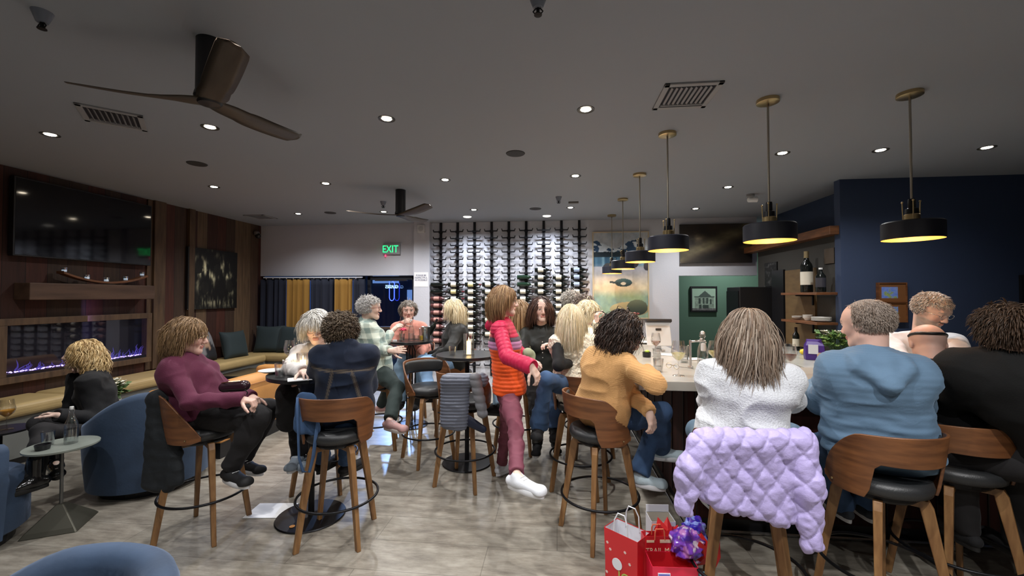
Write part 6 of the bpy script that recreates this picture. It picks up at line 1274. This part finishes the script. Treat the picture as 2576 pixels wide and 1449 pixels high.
# ---- camel sweater woman
f=Fig('woman with dark curly hair in a camel sweater and blue jeans at the bar corner',(.30,2.90,.82),at(1535,885,2.80),35,at(1572,832,2.82),-2,-4,hs=1.12,sw=.155,bw=1.0,sdrop=.06)
f.arm('R',(1650,966),(1628,932),se=-1,sf=1,hd=(.1,1,.05),curl=.3,le=.31); f.arm('L',(1600,1000),(1632,1036),se=1,sf=-1,hd=(.25,-.1,-.95),curl=.5,le=.30,lf=.27)
f.leg('R',(1655,1052),(1608,1190),st=1,ss=-1,lt=.45,ls=.40,toe=(.9,-.3,-.1)); f.leg('L',(1668,1035),(1660,1125),st=1,ss=1,lt=.46,ls=.38,toe=(.95,-.1,-.05))
f.body(SKP,.004); f.hair(DARK+[(.06,.035,.025)],.21,.018,2000,curl=.011,cf=2.4,line=.055,front=-1.0,back=.2,seed=47,messy=.4,low=-.06,rad=.0036)
def rib(Vt,tg,bt,vol,bi,s): return .0016*np.sin(Vt[:,2]*520+Vt[:,0]*90)
v=Vol(); f.torso(v,.024,k=.06,shg=.006,bust=.06,low=.0); hem(v,f,.018,-.02); f.sleeves(v,.018,k=.035); f.wear('sweater',v,cloth('camel',srgb(196,150,98),.95,.35,.35,260),.006,.011,7,disp=rib)
v=Vol(); f.legs(v,.004,ra=.06,to=.97,flare=.070); f.wear('jeans',v,DENIM,.007,.006,8); f.shoes(cloth('pale_suede',srgb(196,214,222),.8),W_SOLE,LACE,L_=.23)
# ---- white sweater woman
f=Fig('woman with long ash blonde hair in a white knit sweater',(.93,2.26,.83),at(1885,925,2.12),72,at(1880,838,2.14),78,-2,hs=1.10,sw=.155,bw=.98)
f.arm('L',(1785,1018),(1800,975),se=1,sf=1,le=.30); f.arm('R',(1990,1005),(1985,972),se=1,sf=1,le=.29)
f.leg('L',(1755,1085),(1800,1250),st=1,ss=1,lt=.42,ls=.42,toe=(-.1,1,-.1)); f.leg('R',(1990,1095),(1940,1250),st=1,ss=1,lt=.42,toe=(.2,1,-.1))
f.body(SKP,.005); f.hair([(.25,.17,.12),(.38,.30,.23),(.15,.10,.07),(.50,.42,.34),(.21,.14,.09)],.25,.008,2400,curl=.009,cf=.9,line=.05,front=-.1,back=.0,seed=53,messy=.12,low=-.075,flick=.2,rad=.0030,stepvar=.22,lat=.2)
def rib2(Vt,tg,bt,vol,bi,s): return .0009*np.sin(Vt[:,0]*430)
v=Vol(); f.torso(v,.030,k=.07,shg=.010,low=.0); v.cap(f.nk+f.R*.04+V((0,0,.02)),f.nk-f.R*.04+V((0,0,.02)),.045,None,.03); f.sleeves(v,.026,k=.04); hem(v,f,.020,-.06); f.wear('sweater',v,cloth('white_knit',srgb(204,206,210),.95,.3,.5,120),.007,.012,7,disp=rib2)
v=Vol(); f.legs(v,.012,ra=.060); f.wear('jeans',v,DENIM_L,.009,.007,8); f.shoes(cloth('blue_canvas',srgb(96,120,140)),W_SOLE,None,L_=.25)
# ---- man in the blue hoodie
f=Fig('man with thinning grey hair in a slate blue hoodie, back turned',(1.66,2.36,.84),at(2196,905,2.12),72,at(2180,815,2.16),118,-8,hs=1.10,sw=.160,bw=1.06,hw=.10,sdrop=.06)
f.arm('L',(2060,1010),(2045,975),se=1,sf=1,le=.31,lf=.27); f.arm('R',(2318,1020),(2290,985),se=1,sf=1,le=.31)
f.leg('L',(2045,1120),(2120,1268),st=1,ss=1,lt=.46,ls=.42,toe=(0,1,-.1)); f.leg('R',(2180,1130),(2178,1268),st=1,ss=1,lt=.46,toe=(.1,1,-.1))
f.body(SKR,.005,female=False,age=.8,brow=(.3,.2,.15)); f.hair([(.34,.27,.22),(.46,.38,.32),(.24,.18,.14)],.020,.002,3000,line=.085,front=.1,back=.2,seed=59,messy=.3,grav=.12,low=-.055,rad=.0018)
SL=cloth('slate_blue',srgb(94,120,144),.85,.25,.12,300)
def tee(Vt,tg,bt,vol,bi,s):
    z=Vt[:,2]; low=np.clip((1.08-z)/.2,0,1)*((tg<=1)); return .007*low*np.sin(z*95+6*vn3(Vt*6))*(.4+vn3(Vt*np.array((5,5,14))))+.0008*np.sin(z*700)
v=Vol(); f.torso(v,.028,k=.08,shg=.016,belly=.11,low=.0); hem(v,f,.035,.02); f.sleeves(v,.024,k=.05); v.cap(f.nk+f.R*.08-f.F*.06+V((0,0,.005)),f.nk-f.R*.08-f.F*.06+V((0,0,.005)),.044,None,.02); v.cap(f.nk+f.R*.10-f.F*.10-V((0,0,.01)),f.nk+f.R*.02-f.F*.155-V((0,0,.085)),.032,.020,.03); v.cap(f.nk-f.R*.09-f.F*.10-V((0,0,.01)),f.nk+f.R*.02-f.F*.155-V((0,0,.085)),.032,.020,.03); v.cap(f.nk+f.R*.02-f.F*.09-V((0,0,.01)),f.nk+f.R*.02-f.F*.15-V((0,0,.07)),.045,.03,.04); v.cap(f.nk+f.R*.065+f.F*.01+V((0,0,.01)),f.nk+f.F*.05+V((0,0,-.01)),.03,None,.03); v.cap(f.nk-f.R*.065+f.F*.01+V((0,0,.01)),f.nk+f.F*.05+V((0,0,-.01)),.03,None,.03)
f.wear('hoodie',v,SL,.007,.009,7,disp=tee)
v=Vol(); f.legs(v,.010,ra=.055); f.wear('jeans',v,DENIM,.009,.007,8); f.shoes(cloth('grey_suede',srgb(66,72,80)),W_SOLE,None,L_=.28)
# ---- bartender
f=Fig('grey haired bartender in white shirt and grey vest looking down behind the bar',(2.74,3.62,.98),at(2322,850,3.10),-112,at(2343,780,3.0),-76,-26,hs=1.10,sw=.18,bw=1.05,hroll=0)
f.arm('R',(2262,905),(2300,935),se=-1,sf=-1,le=.29); f.arm('L',(2405,880),(2395,925),se=-1,sf=-1,le=.28)
f.leg('R',V((2.65,3.62,.52)),V((2.65,3.64,.09)),toe=(0,-1,0)); f.leg('L',V((2.83,3.62,.52)),V((2.83,3.64,.09)),toe=(0,-1,0))
f.body(SKP,.004,female=False,age=.7,brow=(.35,.3,.26),shut=True,beard=(.36,.31,.27)); f.hair([(.50,.47,.44),(.66,.63,.60),(.34,.30,.27)],.024,.006,2600,line=.05,front=.5,back=-.2,seed=61,messy=.35,grav=.06,low=-.05,rad=.0024,lift=.05)
f.glasses(MT['steel'])
v=Vol(); f.torso(v,.016,k=.05,shg=.012); f.sleeves(v,.024,k=.03); v.cap(f.nk+f.R*.05+f.F*.02+V((0,0,.01)),f.nk-f.R*.05+f.F*.02+V((0,0,.01)),.036,None,.02); f.wear('shirt',v,cloth('white_shirt',srgb(222,220,222)),.007,.010,10)
v=Vol(); J=f.J; L_=(f.nk-f.pel).length
v.cap(f.pel+f.U*L_*.1,f.pel+f.U*L_*.72,.118,.125,.05,f.R,1.38,tag=1); v.cap(f.pel+f.U*L_*.72,f.pel+f.U*L_*.90,.118,.085,.05,f.R,1.45,tag=1)
v.cap(f.nk+f.F*.10-f.U*.02,f.nk+f.F*.19-f.U*.30,.035,.05,.02,sub=True); f.wear('vest',v,cloth('grey_vest',srgb(108,104,98),.8,.2,.2,200),.006,.004)
v=Vol(); f.legs(v,.010); f.wear('trousers',v,BLACKP,.012,.004); f.shoes(BLACKC,B_SOLE,None)
# ---- bald man with dark sunglasses strap
f=Fig('bald man with a dark sunglasses strap, between blue hoodie and black coat',(2.15,2.50,.86),at(2345,930,2.55),60,at(2334,866,2.62),66,-30,hs=1.08,sw=.17)
f.arm('L',(2300,1010),(2310,975),se=1,sf=1); f.arm('R',(2400,1010),(2400,975),se=1,sf=1); f.leg('L',(2300,1130),(2300,1240),st=1,ss=1,toe=(0,1,0)); f.leg('R',(2380,1130),(2380,1240),st=1,ss=1,toe=(0,1,0))
f.body(SKR,.005,female=False); b=MB(); b.tube([f.H(.081*math.cos(t),-.012+.098*math.sin(t),.032+.012*math.cos(t*2)) for t in [math.pi*1.0+math.pi*i/14 for i in range(15)]],.010,8); b.build('sunglasses_strap',MT['black_plastic'],f.ob,smooth='all')
v=Vol(); f.torso(v,.022,k=.06); f.sleeves(v,.018,k=.03); f.wear('shirt',v,BLACKC,.012,.006); v=Vol(); f.legs(v,.010); f.wear('trousers',v,BLACKP,.012,.004); f.shoes(BLACKC,B_SOLE,None)
dup(S0,(2.13,2.52,0),math.radians(90),label='bar stool under the bald man')
# ---- man in the black coat, right edge
f=Fig('broad dark haired man in a black coat at the right edge',(2.52,2.16,.84),at(2545,925,1.98),55,at(2530,835,2.0),80,-4,hs=1.14,sw=.19,bw=1.2,hw=.10)
f.arm('L',(2385,1030),(2380,960),se=1,sf=1,le=.32); f.arm('R',(2640,1060),(2640,980),se=1,sf=1,le=.32); f.leg('L',(2400,1150),(2430,1330),st=1,ss=1,toe=(0,1,0)); f.leg('R',(2560,1180),(2560,1360),st=1,ss=1,toe=(0,1,0))
f.body(SKR,.006,female=False); f.hair([(.05,.028,.016),(.08,.045,.026),(.03,.017,.01)],.05,.010,1800,line=.05,seed=67,messy=.5,grav=.15,low=-.08,back=.1)
v=Vol(); f.torso(v,.045,k=.08,shg=.03,low=.05); hem(v,f,.06,.06); f.sleeves(v,.035,k=.05); v.cap(f.nk+f.R*.06-f.F*.02+V((0,0,.02)),f.nk-f.R*.06-f.F*.02+V((0,0,.02)),.045,None,.03); f.wear('coat',v,cloth('coat_black',(.005,.005,.005),.9,.03),.009,.010,6)
v=Vol(); f.legs(v,.012); f.wear('trousers',v,BLACKP,.012,.004); f.shoes(BLACKC,B_SOLE,None)
# ============================================================ CLOTHES ON STOOLS, BAGS, GIFTS
def goods(name,label,cat,vol,mt,h=.008,fold=.006,fs=9,disp=None,colf=None,smooth=1):
    Vt,Fc=vol.mesh(h); Vt=relax(Vt,Fc,smooth); N=vnormals(Vt,Fc); n=vn3(Vt*np.array((fs,fs,fs))+1.7); r=1-np.abs(2*n-1); d=fold*((r**2-.4)*1.3+(vn3(Vt*fs*2.7)-.5)*.7)
    if disp is not None: d=d+disp(Vt)
    c=colf(Vt) if colf is not None else None
    o=npmesh(name,Vt+N*d[:,None],Fc,mt,None,c); return tag(o,label,cat)
SRT=V((math.cos(YAW),math.sin(YAW),0)); SFW=V((-math.sin(YAW),math.cos(YAW),0))
# lavender quilted jacket
v=Vol(); Z=1.845
v.cap(at(1772,1112,Z),at(2018,1108,Z),.050,None,.04,SFW,.9)
for px,yb in ((1775,1265),(1810,1285),(1850,1295),(1890,1305),(1930,1318),(1968,1325)): v.cap(at(px,1120,Z),at(px+4,yb-25,Z-.01),.050,.042,.05,SFW,.75)
v.cap(at(1762,1118,Z),at(1736,1180,Z-.02),.055,.055,.03); v.cap(at(1736,1180,Z-.02),at(1722,1275,Z-.02),.055,.040,.03)
v.cap(at(2012,1115,Z),at(2032,1220,Z-.03),.058,.056,.03); v.cap(at(2032,1220,Z-.03),at(2040,1365,Z-.04),.056,.044,.03)
def quilt(Vt):
    P=Vt-np.array(at(1890,1200,Z)); u=P@np.array(SRT); z=P[:,2]; w_=.012*(vn3(Vt*9)-.5)*4; a=np.abs(np.sin(math.pi*((u+z*.8+w_*.5)/.095))); b_=np.abs(np.sin(math.pi*((u-z*.8+w_*.5)/.095))); return .016*((a*b_)**.4-.7)+.004*((1-np.abs(2*vn3(Vt*np.array((22,22,30)))-1))**2-.4)+.003*(vn3(Vt*60)-.5)
goods('quilted_jacket','lavender quilted puffer jacket hanging over the stool of the white sweater woman','jacket',v,cloth('lavender',srgb(172,160,206),.45,.2,.25,70),.0055,.006,14,quilt)
# grey puffer on the stool by the candle table
Z=3.38; v=Vol(); v.cap(at(1128,958,Z),at(1212,955,Z),.055,None,.04)
for px,yb in ((1124,1062),(1142,1066),(1160,1068)): v.cap(at(px+4,965,Z),at(px,yb,Z-.02),.058,.052,.04,SFW,.7)
GP_=cloth('grey_puffer',srgb(96,100,112),.45,.1,.1,80)
def ribs(Vt): return .008*(np.abs(np.sin(math.pi*Vt[:,2]/.026))**.6-.6)
j=goods('puffer_jacket','slate grey ribbed puffer jacket hanging over the stool left of the red jacket','jacket',v,GP_,.006,.004,9,ribs)
v=Vol(); v.cap(at(1196,952,Z-.05),at(1214,1040,Z-.06),.046,.040,.03)
Vt,Fc=v.mesh(.006); N=vnormals(Vt,Fc); npmesh('sleeve',Vt+N*(.008*(np.abs(np.sin(math.pi*Vt[:,2]/.06))**.6-.6))[:,None],Fc,cloth('grey_puffer_light',srgb(112,112,116),.5,.1,.1,80),j)
v=Vol(); v.cap(at(1172,1055,Z),at(1215,1080,Z),.045,.03,.03,SFW,.6); Vt,Fc=v.mesh(.007); npmesh('lining',Vt,Fc,cloth('navy_lining',(.012,.016,.035),.5),j)
# black vest on the burgundy woman's stool
v=Vol(); Z=2.80
v.cap(at(395,1000,Z),at(440,1000,Z),.05,None,.04)
for px,yb in ((376,1215),(398,1222),(422,1222),(446,1205)): v.cap(at(px*.5+206,1005,Z),at(px,yb,Z-.02),.045,.04,.05,SFW,.8)
v.ball(at(392,1075,Z-.08),.042,.02,V((0,0,1)),1.5,sub=True)
goods('black_vest','black padded vest hanging off the back of the burgundy hoodie stool','vest',v,cloth('vest_black',(.016,.019,.022),.7,.1,.2,60),.007,.010,10,lambda Vt:.0015*np.sin(Vt[:,2]*90))
# blue denim shoulder bag on the middle stool
Z=2.70; t=thing('denim_bag','blue denim shoulder bag with a long strap hanging from the denim jacket stool','bag',(0,0,0))
v=Vol(); v.cap(at(762,1005,Z),at(758,1075,Z),.045,.05,.04,SFW,.35); v.cap(at(782,1005,Z),at(788,1080,Z),.04,.045,.04,SFW,.35); Vt,Fc=v.mesh(.006); N=vnormals(Vt,Fc); npmesh('bag_body',Vt+N*(.008*(vn3(Vt*22)-.5))[:,None],Fc,DENIM,t)
MB().tube([at(748,1000,Z-.04),at(750,1080,Z-.05),at(752,1150,Z-.05),at(762,1186,Z-.05),at(778,1188,Z-.05),at(788,1150,Z-.04),at(798,1070,Z-.03),at(800,1005,Z-.02)],.013,8,flat=.3).build('strap',DENIM,t,smooth='all')
# black tote on the far stool of the near table
v=Vol(); c=at(722,1030,3.16); v.cap(c+V((0,0,.12)),c-V((0,0,.10)),.085,.075,.05,SFW,.6); goods('black_tote','rounded black fabric tote hanging under the near round table','bag',v,cloth('tote_black',(.014,.013,.013),.8,.2,.2,60),.008,.008)
# purse in the burgundy woman's lap
c=at(588,975,2.80); t=thing('purse','small dark shiny purse in the lap of the burgundy hoodie woman','purse',c); v=Vol(); v.cap(V((-.07,0,0)),V((.06,.02,.01)),.032,.036,.03,V((0,0,1)),1.0); Vt,Fc=v.mesh(.005); npmesh('purse_body',Vt,Fc,mat('purse_black',(.03,.012,.018),.25),t); MB().tube([(-.08,-.01,.03),(-.02,-.02,.042),(.05,0,.045)],.004,6).build('zipper',MT['brass'],t); MB().tube([(.07,0,0),(.10,0,-.03),(.09,-.01,-.07),(.06,-.02,-.05)],.004,6).build('wrist_loop',MT['black_plastic'],t)
v=Vol(); c=at(1328,889,3.28); v.cap(c,c+V((.01,.03,-.02)),.045,.05,.02); v.cap(c+V((.02,0,-.06)),c+V((.03,0,-.12)),.035,.03,.03); goods('cap','pale olive cap held under the arm of the red and orange jacket','hat',v,cloth('olive_cap',srgb(150,156,128)),.006,.003)
# ------------------------------------------------------------ gift bags on the floor by the bar
RED=mat('gift_red',srgb(206,30,40),.45,coat=.2); PINKR=mat('gift_crimson',srgb(226,38,72),.4,coat=.2); GW=mat('gift_white',(.78,.80,.85),.5); TISS=mat('tissue_red',(.72,.02,.02),.55)
def paperbag(name,label,c,w_,d_,h,rz,mt,inner=None,flare=1.05,tilt=0):
    t=thing(name,label,'gift bag',c,rz); P=[]
    for z,k in ((0,1),(h*.5,1.0),(h,flare)): P.append([(-w_/2*k,-d_/2*k,z),(w_/2*k,-d_/2*k,z),(w_/2*k,-d_/2*k*.2,z),(w_/2*k,d_/2*k,z),(-w_/2*k,d_/2*k,z),(-w_/2*k,d_/2*k*.2,z)])
    b=MB().grid(P,closed=True); b.f.append((5,4,3,2,1,0)); o=b.build('bag_body',mt,t); m=o.modifiers.new('t','SOLIDIFY'); m.thickness=.002; m.offset=1
    if inner: P=[[(x*.985,y*.985,z-.003) for x,y,z in r] for r in P]; MB().grid(P,closed=True).build('bag_lining',inner,t)
    return t
def handles(t,w_,d_,h,mt,hh=.11):
    for s_ in(-1,1): MB().tube([(-w_*.22,s_*d_*.5,h-.02),(-w_*.2,s_*d_*.5,h+hh*.6),(-.02,s_*d_*.45,h+hh),(.02,s_*d_*.45,h+hh),(w_*.2,s_*d_*.5,h+hh*.6),(w_*.22,s_*d_*.5,h-.02)],.0035,6).build('handle',mt,t)
bx,by=.42,2.34
t=paperbag('gift_bag','tall red holiday gift bag with white lining and white rope handles, leftmost of the gifts',(bx-.045,by+.0,0),.19,.12,.355,-.70,RED,GW); handles(t,.19,.12,.355,GW,.10)
q=MB()
for k,(x,z) in enumerate(((-.09,.28),(-.07,.25),(.03,.27),(.06,.22),(-.02,.20),(.085,.15),(-.095,.12),(.02,.12),(-.06,.10))): 
    for a in (0,1.05,2.1): q.box((x*.9,-.0635,z),(.016,.001,.003),R=Matrix.Rotation(a,3,'Y'))
q.build('star_print',mat('print_pale',(.85,.7,.65),.5),t)['kind']='stuff'
text('JOY',.075,mat('print_green',srgb(170,190,90),.5),t,(.045,-.064,.13),(math.pi/2,0,0)); MB().lathe([(.0001,0),(.03,0),(.03,.002),(.0001,.002)],(0,0,0),20,axis='y').build('round_tag',GW,t,loc=(-.02,-.066,.19))
MB().bb(-.095,.095,-.0625,-.061,.0,.05).build('snow_print',GW,t)
t=paperbag('gift_bag','bright crimson gift bag in front with a white and blue label',(bx+.155,by-.12,0),.21,.12,.285,.06,PINKR,RED); MB().bb(-.085,-.025,-.0675,-.063,.19,.255).build('bag_label',GW,t); MB().bb(-.082,-.028,-.069,-.0674,.215,.252).build('label_panel',mat('label_violet',srgb(120,120,196),.5),t)
t=paperbag('snack_packet','red snack packet lettered TRAIL M standing in the gift bags',(bx+.115,by-.02,.055),.17,.05,.30,.12,RED,None,.96); tag(t,cat='packet'); CR_=mat('print_cream',srgb(250,226,190),.5)
text('TRAIL M',.036,CR_,t,(-.012,-.0265,.225),(math.pi/2,0,0),sx=.95); text('hand.ful',.026,CR_,t,(.0,-.0268,.195),(math.pi/2,0,0)); MB().bb(-.07,-.03,-.027,-.025,.268,.28).bb(.0,.06,-.027,-.025,.266,.282).build('ribbon_print',CR_,t)
handles(t,.12,.05,.30,mat('rope_orange',(.75,.18,.08),.6),.035)
t=paperbag('gift_box','white open gift box printed with small reindeer and red marks, behind the red bags',(bx+.165,by+.14,0),.13,.11,.365,.08,GW,mat('box_inner',(.55,.5,.42),.6),1.0); tag(t,cat='box')
MB().bb(-.065,.065,.053,.056,.365,.405).build('flap',GW,t)
q=MB()
for x,z in ((-.02,.30),(.035,.285),(.0,.22)):
    q.box((x,-.0565,z),(.022,.001,.030)); q.box((x-.008,-.0565,z+.024),(.003,.001,.02),R=Matrix.Rotation(.4,3,'Y')); q.box((x+.008,-.0565,z+.024),(.003,.001,.02),R=Matrix.Rotation(-.4,3,'Y'))
q.build('animal_print',mat('print_brown',srgb(150,110,100),.6),t)['kind']='stuff'
q=MB()
for x,z in ((-.045,.33),(.05,.33),(-.04,.24),(.045,.24),(-.05,.18),(.02,.17)): q.box((x,-.0565,z),(.008,.001,.022),R=Matrix.Rotation(.5,3,'Y'))
q.build('red_print',TISS,t)['kind']='stuff'
def crumple(name,label,cat,c,r,sc,mt,seed,colf=None,h=.006,amp=.02):
    v=Vol(); rr=random.Random(seed)
    for k in range(5): v.ball(V(c)+V((rr.uniform(-1,1)*r*.5*sc[0],rr.uniform(-1,1)*r*.4*sc[1],rr.uniform(-1,1)*r*.6*sc[2])),r*rr.uniform(.55,.8),.02)
    return goods(name,label,cat,v,mt,h,amp,26,None,colf,0)
def purp(Vt):
    n=vn3(Vt*42); m=vn3(Vt*42+17); c=np.tile(np.array((.22,.06,.50)),(len(Vt),1)); c[n>.55]=(.52,.20,.55); c[m>.66]=(.85,.75,.88); c[(n<.3)]=(.10,.04,.42); return c
M_CELL=mat('cellophane',(1,1,1),.12,attr=True,coat=.6)
crumple('gift_bundle','shiny purple patterned cellophane bundle on top of the gift bags','gift',(bx+.245,by-.05,.315),.085,(1,.8,.8),M_CELL,2,purp); crumple('gift_bundle','deep blue violet wrapped bundle behind the purple cellophane one','gift',(bx+.32,by+.04,.335),.065,(1,1,.9),M_CELL,5,lambda Vt: purp(Vt)*np.array((.35,.5,1.0)))
def tissue(label,c,r,seed):
    rr=random.Random(seed); b=MB(); 
    for k in range(5):
        a=rr.uniform(-.9,.9)+k*1.2; d=V((math.cos(a)*.5,math.sin(a)*.4,1)).normalized(); sd=d.cross(V((0,1,.3))).normalized(); p=V(c); b.add([p-sd*r*.45,p+sd*r*.45,p+sd*r*.35+d*r*.6,p+d*r*1.25,p-sd*r*.4+d*r*.55,p+d*r*.5+V((0,-.02,0))],[(0,1,5),(1,2,5),(2,3,5),(3,4,5),(4,0,5)])
    o=b.build('tissue_paper',TISS); m=o.modifiers.new('t','SOLIDIFY'); m.thickness=.0012; return tag(o,label,'tissue paper')
tissue('red tissue paper poking up beside the white gift box',(bx+.17,by+.03,.27),.11,3); tissue('red tissue paper at the right end of the gift bags',(bx+.345,by-.06,.235),.12,8)
slab('card','pale turquoise card standing at the right of the crimson gift bag','card',(bx+.305,by-.15,.135),(.085,.006,.23),.1,mat('turquoise_card',srgb(134,206,222),.5))
